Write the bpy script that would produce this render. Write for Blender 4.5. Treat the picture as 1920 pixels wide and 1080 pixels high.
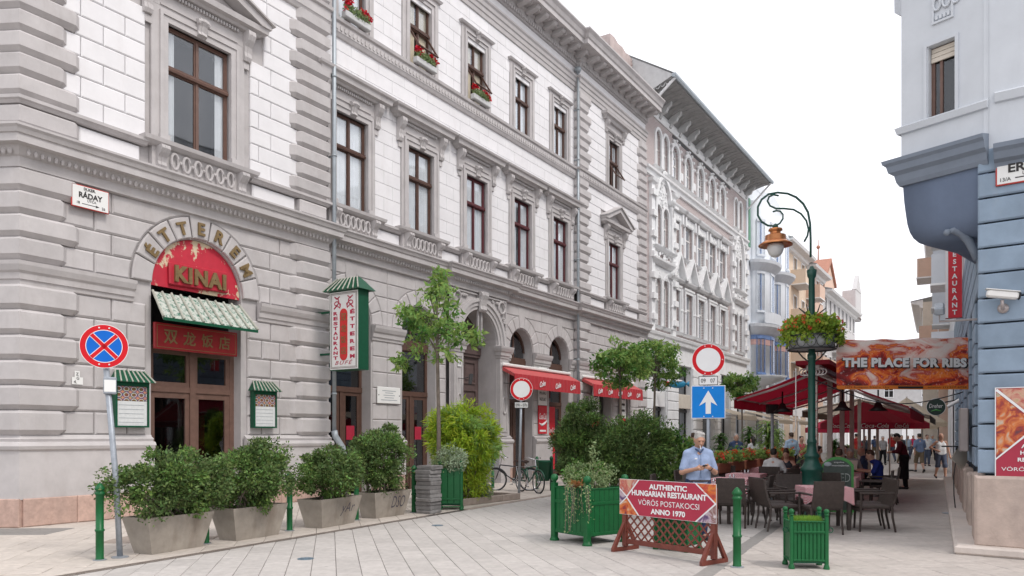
import bpy, math, random
import numpy as np
from mathutils import Matrix, Vector
random.seed(7); RNG = np.random.default_rng(7)
R = math.radians
scene = bpy.context.scene
col = scene.collection
for o in list(bpy.data.objects): bpy.data.objects.remove(o)
# ------------------------------------------------------------------ camera, sky, sun, exposure
FP, CX, HY, HC = 1450.0, 960.0, 818.0, 1.65          # focal length in photo pixels, principal column, horizon row, eye height
cd = bpy.data.cameras.new('camera'); cam = bpy.data.objects.new('camera', cd); col.objects.link(cam)
cam.location = (0, 0, HC); cam.rotation_euler = (R(90), 0, 0)
cd.sensor_width = 36; cd.lens = 36 * FP / 1920; cd.shift_y = (HY - 540) / 1920
cd.clip_start = .1; cd.clip_end = 2000; scene.camera = cam
world = bpy.data.worlds.new('World'); scene.world = world; world.use_nodes = True
wn = world.node_tree; wn.nodes.clear()
SUN_EL, SUN_AZ = 52, 128                             # degrees; azimuth clockwise from +Y
sky = wn.nodes.new('ShaderNodeTexSky'); sky.sky_type = 'NISHITA'; sky.sun_disc = False
sky.sun_elevation = R(SUN_EL); sky.sun_rotation = R(SUN_AZ); sky.dust_density = 6; sky.air_density = 1.0
mx = wn.nodes.new('ShaderNodeMix'); mx.data_type = 'RGBA'; mx.inputs[0].default_value = .86
mx.inputs[7].default_value = (14.2, 14.2, 14.8, 1)     # even white cloud cover
bg = wn.nodes.new('ShaderNodeBackground'); bg.inputs[1].default_value = .1
wo = wn.nodes.new('ShaderNodeOutputWorld')
wn.links.new(sky.outputs[0], mx.inputs[6]); wn.links.new(mx.outputs[2], bg.inputs[0]); wn.links.new(bg.outputs[0], wo.inputs[0])
sd = bpy.data.lights.new('sun', 'SUN'); sd.energy = 1.5; sd.angle = R(12); sd.color = (1, .955, .90)
so = bpy.data.objects.new('sun', sd); col.objects.link(so)
_az, _el = R(SUN_AZ), R(SUN_EL)
_dir = Vector((math.sin(_az) * math.cos(_el), math.cos(_az) * math.cos(_el), math.sin(_el)))
so.rotation_euler = _dir.to_track_quat('Z', 'Y').to_euler(); so.location = (0, -5, 40)
scene.view_settings.view_transform = 'Standard'; scene.view_settings.look = 'None'
scene.view_settings.exposure = .10; scene.view_settings.gamma = 1
scene.render.engine = 'CYCLES'
scene.cycles.max_bounces = 5; scene.cycles.diffuse_bounces = 3; scene.cycles.glossy_bounces = 2; scene.cycles.transparent_max_bounces = 10
# ------------------------------------------------------------------ helpers
def G(px, py):
    "ground point whose foot shows at photo pixel (px, py)"
    Y = HC * FP / (py - HY); return Vector(((px - CX) / FP * Y, Y, 0))
def at(px, py, Y): return Vector(((px - CX) / FP * Y, Y, HC + (HY - py) / FP * Y))
TH = math.atan((1880 - CX) / FP)                      # direction of the left-hand facades
O_A = G(38, 988)                                      # street corner of the left house
def onA(px, d=0):
    "distance along the left building line seen at photo column px (d = metres in front of it)"
    k = (px - CX) / FP; u = (math.sin(TH), math.cos(TH)); ox = O_A.x + u[1] * d; oy = O_A.y - u[0] * d
    return (k * oy - ox) / (u[0] - k * u[1])
class MB:
    def __init__(s): s.v = []; s.f = []
    def add(s, v, f):
        o = len(s.v); s.v += [tuple(p) for p in v]; s.f += [tuple(i + o for i in q) for q in f]; return s
    def box(s, x0, x1, y0, y1, z0, z1):
        return s.add([(x0,y0,z0),(x1,y0,z0),(x1,y1,z0),(x0,y1,z0),(x0,y0,z1),(x1,y0,z1),(x1,y1,z1),(x0,y1,z1)],
                     [(0,3,2,1),(4,5,6,7),(0,1,5,4),(1,2,6,5),(2,3,7,6),(3,0,4,7)])
    def cbox(s, x0, x1, y0, y1, z0, z1, b=.01):
        "box with all vertical and top edges chamfered"
        b = min(b, (x1-x0)*.4, (y1-y0)*.4, (z1-z0)*.4)
        L = []
        for z, i in ((z0, b), (z0 + b, 0), (z1 - b, 0), (z1, b)):
            a0, a1, c0, c1 = x0 + i, x1 - i, y0 + i, y1 - i
            L.append([(a0+b,c0,z),(a1-b,c0,z),(a1,c0+b,z),(a1,c1-b,z),(a1-b,c1,z),(a0+b,c1,z),(a0,c1-b,z),(a0,c0+b,z)])
        v = [p for l in L for p in l]; f = [(7,6,5,4,3,2,1,0), tuple(range(24,32))]
        for k in range(3):
            for j in range(8): f.append((k*8+j, k*8+(j+1)%8, k*8+8+(j+1)%8, k*8+8+j))
        return s.add(v, f)
    def prism(s, poly, y0, y1):
        "polygon in xz pushed along y"
        n = len(poly)
        v = [(x, y0, z) for x, z in poly] + [(x, y1, z) for x, z in poly]
        return s.add(v, [tuple(range(n)), tuple(range(2*n-1, n-1, -1))] + [(i, n+i, n+(i+1)%n, (i+1)%n) for i in range(n)])
    def prof(s, pts, x0, x1, close=True):
        "profile in (y, z) pushed along x"
        n = len(pts); v = [(x0, y, z) for y, z in pts] + [(x1, y, z) for y, z in pts]
        f = [(i, (i+1)%n, n+(i+1)%n, n+i) for i in range(n if close else n-1)]
        if close: f += [tuple(range(n-1, -1, -1)), tuple(range(n, 2*n))]
        return s.add(v, f)
    def slab(s, poly, yf, yb, b):
        "stone with a bevelled face: poly (x, z) counter-clockwise, face at yf, back at yb"
        n = len(poly); ins = inset(poly, b)
        v = [(x, yf, z) for x, z in ins] + [(x, yf + b*.8, z) for x, z in poly] + [(x, yb, z) for x, z in poly]
        f = [tuple(range(n))]
        for k in (0, n):
            f += [(k+i, k+n+i, k+n+(i+1)%n, k+(i+1)%n) for i in range(n)]
        return s.add(v, f)
    def extr(s, poly, z0, z1):
        "footprint in xy pushed up z"
        n = len(poly); v = [(x, y, z0) for x, y in poly] + [(x, y, z1) for x, y in poly]
        return s.add(v, [tuple(range(n-1, -1, -1)), tuple(range(n, 2*n))] + [(i, (i+1)%n, n+(i+1)%n, n+i) for i in range(n)])
    def tube(s, pts, r, n=8, cap=True):
        pts = [Vector(p) for p in pts]; m = len(pts)
        rs = r if isinstance(r, (list, tuple)) else [r] * m
        up = None; v = []
        for i, p in enumerate(pts):
            t = (pts[min(i+1, m-1)] - pts[max(i-1, 0)])
            if t.length < 1e-9: t = Vector((0, 0, 1))
            t.normalize()
            if up is None:
                up = Vector((1, 0, 0)) if abs(t.x) < .8 else Vector((0, 1, 0))
            a = (up - t * up.dot(t))
            if a.length < 1e-6: a = t.orthogonal()
            a.normalize(); up = a; b = t.cross(a)
            for j in range(n):
                w = 2 * math.pi * j / n; v.append(p + (a * math.cos(w) + b * math.sin(w)) * rs[i])
        f = [(k*n+j, k*n+(j+1)%n, k*n+n+(j+1)%n, k*n+n+j) for k in range(m-1) for j in range(n)]
        if cap: f += [tuple(range(n-1, -1, -1)), tuple(range((m-1)*n, m*n))]
        return s.add(v, f)
    def lathe(s, prof, c=(0, 0, 0), n=16):
        v = [(c[0] + r*math.cos(2*math.pi*j/n), c[1] + r*math.sin(2*math.pi*j/n), c[2] + z) for r, z in prof for j in range(n)]
        m = len(prof); f = [(k*n+j, k*n+(j+1)%n, k*n+n+(j+1)%n, k*n+n+j) for k in range(m-1) for j in range(n)]
        f += [tuple(range(n-1, -1, -1)), tuple(range((m-1)*n, m*n))]
        return s.add(v, f)
    def ball(s, c, r, n=10, m=7, sc=(1, 1, 1)):
        p = [(max(1e-4, math.sin(math.pi*i/m)) * r, -math.cos(math.pi*i/m) * r) for i in range(m+1)]
        v0 = len(s.v); s.lathe(p, (0, 0, 0), n)
        for i in range(v0, len(s.v)):
            x, y, z = s.v[i]; s.v[i] = (c[0] + x*sc[0], c[1] + y*sc[1], c[2] + z*sc[2])
        return s
    def xf(s, M, frm=0):
        for i in range(frm, len(s.v)): s.v[i] = tuple(M @ Vector(s.v[i]))
        return s
    def build(s, name, mat, par=None, smooth=False):
        me = bpy.data.meshes.new(name); me.from_pydata(s.v, [], s.f)
        if smooth: me.polygons.foreach_set('use_smooth', [True] * len(me.polygons))
        me.materials.append(MAT(mat)); me.update()
        return link(name, me, par)
def link(name, me, par=None):
    o = bpy.data.objects.new(name, me); col.objects.link(o)
    if par: o.parent = par
    return o
def inset(poly, b):
    n = len(poly); out = []
    for i in range(n):
        p0, p1, p2 = Vector(poly[i-1]), Vector(poly[i]), Vector(poly[(i+1) % n])
        d1 = (p1-p0); d2 = (p2-p1)
        if d1.length < 1e-6 or d2.length < 1e-6: out.append(tuple(p1)); continue
        d1.normalize(); d2.normalize()
        n1 = Vector((-d1.y, d1.x)); n2 = Vector((-d2.y, d2.x)); k = 1 + n1.dot(n2)
        out.append(tuple(p1 + (n1 + n2) * (b / max(k, .35))))
    return out
def empty(name, loc=(0, 0, 0), rz=0, par=None):
    o = bpy.data.objects.new(name, None); o.empty_display_size = .2; col.objects.link(o)
    o.location = loc; o.rotation_euler = (0, 0, rz)
    if par: o.parent = par
    return o
def tag(o, label=None, cat=None, group=None, kind=None):
    if label: o['label'] = label
    if cat: o['category'] = cat
    if group: o['group'] = group
    if kind: o['kind'] = kind
    return o
def copy_tree(o, par=None):
    c = o.copy(); col.objects.link(c); c.parent = par
    for ch in list(o.children): copy_tree(ch, c)
    return c
def npmesh(name, V, Q, mat, par=None, smooth=False, mi=None, mats=None):
    V = np.asarray(V, np.float32); Q = np.asarray(Q, np.int32)
    me = bpy.data.meshes.new(name); k = Q.shape[1]
    me.vertices.add(len(V)); me.vertices.foreach_set('co', V.ravel())
    me.loops.add(Q.size); me.loops.foreach_set('vertex_index', Q.ravel())
    me.polygons.add(len(Q)); me.polygons.foreach_set('loop_start', np.arange(0, Q.size, k, dtype=np.int32))
    if smooth: me.polygons.foreach_set('use_smooth', np.ones(len(Q), bool))
    for m in (mats or [mat]): me.materials.append(MAT(m))
    if mi is not None: me.polygons.foreach_set('material_index', np.asarray(mi, np.int32))
    me.update(calc_edges=True); me.validate()
    return link(name, me, par)
# ------------------------------------------------------------------ materials
MATS = {}
def srgb(*c):
    if len(c) == 1 and isinstance(c[0], str):
        h = c[0]; c = [int(h[i:i+2], 16) for i in (0, 2, 4)]
    return tuple((x/255/12.92 if x/255 <= .04045 else ((x/255+.055)/1.055)**2.4) for x in c)
DEFS = {}
def MAT(n):
    if not isinstance(n, str): return n
    if n not in MATS: MATS[n] = DEFS[n](n)
    return MATS[n]
def N(nt, t, **kw):
    nd = nt.nodes.new(t)
    for k, v in kw.items():
        if k.startswith('i_'):
            key = k[2:]; key = int(key) if key.isdigit() else key.replace('_', ' ')
            nd.inputs[key].default_value = v
        else: setattr(nd, k, v)
    return nd
def base(n):
    m = bpy.data.materials.new(n); m.use_nodes = True; nt = m.node_tree
    return m, nt, nt.nodes['Principled BSDF']
def plain(c, rough=.6, var=.12, scale=6, bump=.0, metal=0, rnd=.0, spec=.5, stain=0, stain_c=(.25, .2, .17), bscale=None, coat=0, spots=0):
    "a surface with fine colour variation, optional soft stains, optional relief"
    def mk(n):
        m, nt, b = base(n); L = nt.links.new
        tc = N(nt, 'ShaderNodeTexCoord'); no = N(nt, 'ShaderNodeTexNoise', i_Scale=scale, i_Detail=6., i_Roughness=.62)
        L(tc.outputs['Object'], no.inputs['Vector'])
        mr = N(nt, 'ShaderNodeMapRange'); mr.inputs[1].default_value = .3; mr.inputs[2].default_value = .7
        mr.inputs[3].default_value = 1 - var; mr.inputs[4].default_value = 1 + var * .6
        L(no.outputs[0], mr.inputs[0])
        vm = N(nt, 'ShaderNodeMix', data_type='RGBA', blend_type='MULTIPLY'); vm.inputs[0].default_value = 1
        vm.inputs[6].default_value = (*c, 1); L(mr.outputs[0], vm.inputs[7]); out = vm.outputs[2]
        if rnd:
            oi = N(nt, 'ShaderNodeObjectInfo'); r2 = N(nt, 'ShaderNodeMapRange'); r2.inputs[3].default_value = 1-rnd; r2.inputs[4].default_value = 1+rnd
            L(oi.outputs['Random'], r2.inputs[0]); v2 = N(nt, 'ShaderNodeMix', data_type='RGBA', blend_type='MULTIPLY'); v2.inputs[0].default_value = 1
            L(out, v2.inputs[6]); L(r2.outputs[0], v2.inputs[7]); out = v2.outputs[2]
        if stain:
            mp = N(nt, 'ShaderNodeMapping'); mp.inputs['Scale'].default_value = (1.3, 1.3, .35); L(tc.outputs['Object'], mp.inputs[0])
            n2 = N(nt, 'ShaderNodeTexNoise', i_Scale=1.7, i_Detail=8., i_Roughness=.7); L(mp.outputs[0], n2.inputs['Vector'])
            r3 = N(nt, 'ShaderNodeMapRange'); r3.inputs[1].default_value = .52; r3.inputs[2].default_value = .78; r3.inputs[4].default_value = stain
            L(n2.outputs[0], r3.inputs[0]); v3 = N(nt, 'ShaderNodeMix', data_type='RGBA'); v3.inputs[7].default_value = (*stain_c, 1)
            L(r3.outputs[0], v3.inputs[0]); L(out, v3.inputs[6]); out = v3.outputs[2]
        if spots:
            vo = N(nt, 'ShaderNodeTexVoronoi', i_Scale=2.3); L(tc.outputs['Object'], vo.inputs['Vector']); nz = N(nt, 'ShaderNodeTexNoise', i_Scale=23.); L(tc.outputs['Object'], nz.inputs['Vector'])
            ad = N(nt, 'ShaderNodeMath', operation='MULTIPLY_ADD', i_1=.06); L(nz.outputs[0], ad.inputs[0]); L(vo.outputs['Distance'], ad.inputs[2]); r4 = N(nt, 'ShaderNodeMapRange'); r4.inputs[1].default_value = .085; r4.inputs[2].default_value = .065; r4.inputs[4].default_value = spots; L(ad.outputs[0], r4.inputs[0])
            v4 = N(nt, 'ShaderNodeMix', data_type='RGBA'); v4.inputs[7].default_value = (.09, .085, .08, 1); L(r4.outputs[0], v4.inputs[0]); L(out, v4.inputs[6]); out = v4.outputs[2]
        L(out, b.inputs['Base Color']); b.inputs['Roughness'].default_value = rough; b.inputs['Metallic'].default_value = metal
        b.inputs['Specular IOR Level'].default_value = spec; b.inputs['Coat Weight'].default_value = coat
        if bump:
            n3 = N(nt, 'ShaderNodeTexNoise', i_Scale=bscale or scale*6, i_Detail=5.); L(tc.outputs['Object'], n3.inputs['Vector'])
            bp = N(nt, 'ShaderNodeBump', i_Strength=bump, i_Distance=.02); L(n3.outputs[0], bp.inputs['Height']); L(bp.outputs[0], b.inputs['Normal'])
        return m
    return mk
def leafmat(c, var=.35, trans=.35, hue=.03):
    def mk(n):
        m, nt, b = base(n); L = nt.links.new; ge = N(nt, 'ShaderNodeNewGeometry'); hs = N(nt, 'ShaderNodeHueSaturation')
        hs.inputs['Color'].default_value = (*c, 1)
        a = N(nt, 'ShaderNodeMapRange'); a.inputs[3].default_value = 1-var; a.inputs[4].default_value = 1+var; L(ge.outputs['Random Per Island'], a.inputs[0]); L(a.outputs[0], hs.inputs['Value'])
        wn_ = N(nt, 'ShaderNodeTexWhiteNoise', noise_dimensions='1D'); L(ge.outputs['Random Per Island'], wn_.inputs['W'])
        h = N(nt, 'ShaderNodeMapRange'); h.inputs[3].default_value = .5-hue; h.inputs[4].default_value = .5+hue; L(wn_.outputs[0], h.inputs[0]); L(h.outputs[0], hs.inputs['Hue'])
        L(hs.outputs[0], b.inputs['Base Color']); b.inputs['Roughness'].default_value = .5; b.inputs['Specular IOR Level'].default_value = .22
        tr = N(nt, 'ShaderNodeBsdfTranslucent'); L(hs.outputs[0], tr.inputs[0]); ms = N(nt, 'ShaderNodeMixShader'); ms.inputs[0].default_value = trans
        L(b.outputs[0], ms.inputs[1]); L(tr.outputs[0], ms.inputs[2]); L(ms.outputs[0], nt.nodes['Material Output'].inputs[0]); return m
    return mk
def glassmat(tint=(.8, .86, .9), opac=.25, dark=(.03, .035, .04)):
    "window glass: mirror-like film over a partly clear pane"
    def mk(n):
        m, nt, b = base(n); L = nt.links.new; nt.nodes.remove(b)
        t = N(nt, 'ShaderNodeBsdfTransparent'); t.inputs[0].default_value = (*tint, 1)
        g = N(nt, 'ShaderNodeBsdfGlossy'); g.inputs[1].default_value = .03; g.inputs[0].default_value = (.9, .93, .97, 1)
        no = N(nt, 'ShaderNodeTexNoise', i_Scale=.9, i_Detail=1.); tc = N(nt, 'ShaderNodeTexCoord'); L(tc.outputs['Object'], no.inputs['Vector'])
        bp = N(nt, 'ShaderNodeBump', i_Strength=.05, i_Distance=.05); L(no.outputs[0], bp.inputs['Height']); L(bp.outputs[0], g.inputs['Normal'])
        lw = N(nt, 'ShaderNodeLayerWeight'); lw.inputs[0].default_value = opac; ms = N(nt, 'ShaderNodeMixShader')
        L(lw.outputs['Facing'], ms.inputs[0]); L(t.outputs[0], ms.inputs[1]); L(g.outputs[0], ms.inputs[2]); L(ms.outputs[0], nt.nodes['Material Output'].inputs[0]); return m
    return mk
D = DEFS
D['stone_grey'] = plain((.500, .474, .470), .85, .12, 2.2, .12, rnd=.05, stain=.48, stain_c=(.36, .32, .305))
D['stone_dark'] = plain((.42, .375, .37), .85, .10, 2.2, .10, stain=.3, stain_c=(.3, .26, .25))
D['stone_white'] = plain((.765, .752, .762), .85, .06, 2.0, .06, rnd=.035, stain=.28, stain_c=(.60, .56, .54))
D['stone_pink'] = plain((.52, .36, .30), .8, .22, 9, .12, rnd=.05, stain=.45, stain_c=(.33, .25, .22))
D['wood_brown'] = plain((.105, .055, .04), .5, .25, 8, .05)
D['wood_sash'] = plain((.15, .085, .065), .5, .2, 8, .05)
D['wood_red'] = plain((.11, .025, .03), .5, .2, 8, .05)
D['wood_door'] = plain((.13, .09, .085), .55, .2, 6, .05)
D['glass'] = glassmat((.95, .96, .97), .13)
D['glass_dark'] = glassmat((.45, .45, .45), .2)
D['curtain'] = plain((.86, .87, .87), .9, .06, 5)
D['curtain_cream'] = plain((.66, .60, .48), .9, .1, 5)
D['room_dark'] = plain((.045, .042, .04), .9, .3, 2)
D['zinc'] = plain((.36, .40, .43), .45, .15, 5, .03, metal=.3)
D['galv'] = plain((.33, .36, .40), .45, .2, 14, .04, metal=.35, stain=.3, stain_c=(.2, .19, .18))
D['lead'] = plain((.36, .37, .38), .6, .2, 4)
D['metal_dark'] = plain((.03, .03, .032), .45, .2, 8)
D['green_paint'] = plain((.010, .112, .034), .38, .16, 7, .03, spec=.3, stain=.35, stain_c=(.006, .06, .022))
D['green_dark'] = plain((.008, .08, .04), .4, .15, 7, .02, spec=.3)
D['lamp_green'] = plain((.012, .075, .055), .38, .22, 6, .03, stain=.3, stain_c=(.05, .09, .08))
D['sign_red'] = plain((.60, .010, .018), .45, .08, 4, spec=.2)
D['sign_white'] = plain((.80, .80, .80), .4, .04, 4)
D['sign_blue'] = plain((.004, .13, .56), .45, .08, 4, spec=.2)
D['sign_blue2'] = plain((.005, .22, .68), .45, .12, 3, spec=.2)
D['black'] = plain((.012, .012, .013), .5, .1, 4)
D['ink'] = plain((.025, .022, .022), .6, .1, 4)
D['gold'] = plain((.27, .185, .085), .42, .25, 9, .03, metal=.45)
D['skin'] = plain((.56, .33, .24), .5, .07, 20)
D['copper'] = plain((.62, .25, .10), .3, .15, 6, metal=.85)
D['white_paint'] = plain((.78, .77, .75), .5, .05, 5)
# ------------------------------------------------------------------ lettering
def text(name, body, mat, par, origin, w=None, h=None, size=1., ext=.004, bold=0., shear=0., rx=90, rz=0., line=1., char=1., roll=0., align='CENTER'):
    "flat or raised lettering, centred on origin, reading along local x, rising along z"
    cu = bpy.data.curves.new(name, 'FONT'); cu.body = body; cu.size = size; cu.extrude = 0; cu.offset = bold * size
    cu.shear = shear; cu.space_line = line; cu.space_character = char; cu.align_x = align; cu.resolution_u = 3
    to = bpy.data.objects.new('t', cu); me = bpy.data.meshes.new_from_object(to)
    bpy.data.objects.remove(to); bpy.data.curves.remove(cu)
    n = len(me.vertices)
    if n == 0: me.name = name; me.materials.append(MAT(mat)); return link(name, me, par)
    co = np.empty(n*3); me.vertices.foreach_get('co', co); co = co.reshape(-1, 3)
    mn, mxx = co.min(0), co.max(0); c = (mn + mxx) / 2; co -= c
    sx = w / max(1e-6, mxx[0]-mn[0]) if w else None; sz = h / max(1e-6, mxx[1]-mn[1]) if h else None
    sx, sz = sx or sz or 1, sz or sx or 1
    co[:, 0] *= sx; co[:, 1] *= sz
    polys = [tuple(p.vertices) for p in me.polygons]; bpy.data.meshes.remove(me)
    V = [(x, -ext, z) for x, z, _ in co]; F = [p for p in polys]
    if ext > .003:
        from collections import Counter
        ec = Counter(); 
        for p in polys:
            for a, b in zip(p, p[1:] + p[:1]): ec[(a, b)] += 1
        V += [(x, 0, z) for x, z, _ in co]
        for (a, b) in list(ec):
            if (b, a) not in ec: F.append((b, a, a + n, b + n))
    m = MB(); m.add(V, F)
    if roll: m.xf(Matrix.Rotation(roll, 4, 'Y'))
    m.xf(Matrix.Translation(Vector(origin)) @ Matrix.Rotation(rz, 4, 'Z'))
    return m.build(name, mat, par)
# ------------------------------------------------------------------ facade toolkit (local x along the wall, y into the house, z up)
def sweep(m, prof, path, closed=True):
    "moulding profile [(d outward, z)] carried along a mitred path in xy (outward = right of travel)"
    P = [Vector(p) for p in path]; n = len(P); nor = []
    for a, b in zip(P, P[1:]):
        d = (b - a).normalized(); nor.append(Vector((d.y, -d.x)))
    rows = []
    for i, p in enumerate(P):
        if i == 0: o = nor[0]
        elif i == n-1: o = nor[-1]
        else:
            o = nor[i-1] + nor[i]; o = o / max(.3, 1 + nor[i-1].dot(nor[i]))
        rows.append([(p.x + o.x*d, p.y + o.y*d, z) for d, z in prof])
    k = len(prof); v = [q for r in rows for q in r]; f = []
    for i in range(n-1):
        for j in range(k if closed else k-1): f.append((i*k+j, (i+1)*k+j, (i+1)*k+(j+1) % k, i*k+(j+1) % k))
    if closed: f += [tuple(range(k)), tuple(range((n-1)*k + k-1, (n-1)*k-1, -1))]
    return m.add(v, f)
def ztop(op, x):
    if not op.get('arch'): return op['d']
    c = (op['a'] + op['b'])/2; r = (op['b'] - op['a'])/2
    return op['d'] + math.sqrt(max(0, r*r - (x-c)**2))
def wall(m, x0, x1, z0, z1, ops, y=0., depth=.35, back=True):
    "wall sheet with rectangular or arched openings and their reveals"
    xs = {x0, x1}
    for o in ops:
        xs |= {o['a'], o['b']}
        if o.get('arch'):
            c = (o['a']+o['b'])/2; r = (o['b']-o['a'])/2
            xs |= {c - r*math.cos(math.pi*i/16) for i in range(17)}
    xs = sorted(x for x in xs if x0 - 1e-6 <= x <= x1 + 1e-6)
    for a, b in zip(xs, xs[1:]):
        if b - a < 1e-5: continue
        mid = (a+b)/2; zl = zr = z0
        for o in sorted([o for o in ops if o['a'] - 1e-6 < mid < o['b'] + 1e-6], key=lambda o: o['c']):
            if o['c'] > max(zl, zr) + 1e-5: m.add([(a,y,zl),(b,y,zr),(b,y,o['c']),(a,y,o['c'])], [(0,1,2,3)])
            zl, zr = ztop(o, a), ztop(o, b)
            dd = o.get('depth', depth)
            m.add([(a,y,zl),(b,y,zr),(b,y+dd,zr),(a,y+dd,zl)], [(0,1,2,3)])
            if o['c'] > z0: m.add([(a,y,o['c']),(b,y,o['c']),(b,y+dd,o['c']),(a,y+dd,o['c'])], [(0,3,2,1)])
        if z1 > min(zl, zr) + 1e-5: m.add([(a,y,zl),(b,y,zr),(b,y,z1),(a,y,z1)], [(0,1,2,3)])
    for o in ops:
        dd = o.get('depth', depth)
        for x in (o['a'], o['b']):
            m.add([(x,y,o['c']),(x,y+dd,o['c']),(x,y+dd,o['d']),(x,y,o['d'])], [(0,1,2,3)])
    return m
class Stones:
    "collects the stones of one house; the 300 largest in view become parts, the rest one part"
    def __init__(s, par, M=None): s.par = par; s.L = []; s.M = M or Matrix()
    def put(s, poly, yf, yb, b, mat, ret=None):
        if len(poly) < 3: return
        m = MB(); m.slab(poly, yf, yb, b)
        if ret is not None: m.xf(ret)
        a = abs(sum(p[0]*q[1]-q[0]*p[1] for p, q in zip(poly, poly[1:]+poly[:1])))/2
        if a < 1e-3: return
        c = s.M @ (sum((Vector(v) for v in m.v), Vector()) / len(m.v))
        px = CX + FP*c.x/max(.1, c.y); py = HY - FP*(c.z-HC)/max(.1, c.y)
        vis = 1 if (-20 < px < 1940 and -15 < py < 1100) else .001
        s.L.append((a/(max(1, c.y)**2)*vis, m, mat))
    def rect(s, x0, x1, z0, z1, yf, yb, b, mat, gap=.006, ret=None):
        if x1 - x0 < .05: return
        s.put([(x0+gap, z0+gap), (x1-gap, z0+gap), (x1-gap, z1-gap), (x0+gap, z1-gap)], yf, yb, b, mat, ret)
    def quoin(s, path, z0, z1, d, b, mat, g=.004):
        "projecting corner stone carried round the corner, weathered top and bottom edges"
        m = MB(); sweep(m, [(-.1, z0+g), (d-b, z0+g), (d, z0+g+b), (d, z1-g-b*.55), (d-b*.7, z1-g), (-.1, z1-g)], path)
        c = s.M @ Vector((path[len(path)//2][0], path[len(path)//2][1], (z0+z1)/2)); L = sum((Vector(q)-Vector(p)).length for p, q in zip(path, path[1:]))
        py = HY - FP*(c.z-HC)/max(.1, c.y); vis = 1 if -15 < py < 1100 else .001
        s.L.append((L*(z1-z0)/c.y**2*vis*.7, m, mat))
    def course(s, xa, xb, z0, z1, cuts, *a, **k):
        xs = [xa] + [c for c in cuts if xa + .12 < c < xb - .12] + [xb]
        for p, q in zip(xs, xs[1:]): s.rect(p, q, z0, z1, *a, **k)
    def emit(s, name, limit=300):
        s.L.sort(key=lambda t: -t[0]); rest = {}
        for i, (_, m, mat) in enumerate(s.L):
            if i < limit and _ > 3e-7: m.build(name, mat, s.par)
            else: rest.setdefault(mat, MB()).add(m.v, m.f)
        for mat, m in rest.items(): tag(m.build(name + '_mass', mat, s.par), kind='stuff')
def arcpts(cx, zs, r, a0, a1, n): return [(cx + r*math.cos(a0+(a1-a0)*i/n), zs + r*math.sin(a0+(a1-a0)*i/n)) for i in range(n+1)]
def voussoirs(S, cx, zs, r0, r1, n, yf, yb, b, mat, key=None, sq=None):
    for i in range(n):
        a0 = math.pi*i/n + .012; a1 = math.pi*(i+1)/n - .012
        ro = key if (key and i == n//2) else r1
        poly = arcpts(cx, zs, r0, a0, a1, 3)[::-1] + arcpts(cx, zs, ro, a0, a1, 3)
        S.put(poly[::-1] if sum(p[0]*q[1]-q[0]*p[1] for p, q in zip(poly, poly[1:]+poly[:1])) < 0 else poly, yf, yb, b, mat)
def flank(S, cx, zs, r, x_end, z0, z1, cuts, yf, yb, b, mat, gap=.006):
    "one course running from x_end up to an arch ring of radius r centred (cx, zs)"
    sg = 1 if x_end > cx else -1
    def edge(z):
        h = z - zs
        return cx + sg*math.sqrt(max(0, r*r-h*h)) if h < r else cx
    zz = [z0 + gap + (z1-z0-2*gap)*i/4 for i in range(5)]
    e = [edge(z) + sg*gap for z in zz]
    inner = max(e) if sg > 0 else min(e)
    cs = sorted([c for c in cuts if (c - inner)*sg > .12 and (x_end - c)*sg > .12], key=lambda c: sg*c)
    first = cs[0] if cs else x_end
    if (first - inner)*sg > -.02 and abs(first - e[0]) > .04:
        pl = [(x, z) for x, z in zip(e, zz)]; o = [(first - sg*gap, zz[-1]), (first - sg*gap, zz[0])]
        poly = pl + o
        if sum(p[0]*q[1]-q[0]*p[1] for p, q in zip(poly, poly[1:]+poly[:1])) < 0: poly = poly[::-1]
        S.put(poly, yf, yb, b, mat)
    xs = cs + [x_end]
    for p, q in zip(xs, xs[1:]): S.rect(min(p, q), max(p, q), z0, z1, yf, yb, b, mat)
def frame(m, x0, x1, z0, z1, w, y0, y1, bottom=True):
    m.box(x0, x0+w, y0, y1, z0, z1); m.box(x1-w, x1, y0, y1, z0, z1); m.box(x0+w, x1-w, y0, y1, z1-w, z1)
    if bottom: m.box(x0+w, x1-w, y0, y1, z0, z0+w)
    return m
def drape(x0, x1, z0, z1, y, amp=.025, waves=9):
    m = MB(); n = waves*4
    pts = [(x0+(x1-x0)*i/n, y + amp*math.sin(i*math.pi/2 + .7*math.sin(i))) for i in range(n+1)]
    return m.add([(x, yy, z0) for x, yy in pts] + [(x, yy, z1) for x, yy in pts], [(i, i+1, n+2+i, n+1+i) for i in range(n)])
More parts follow.
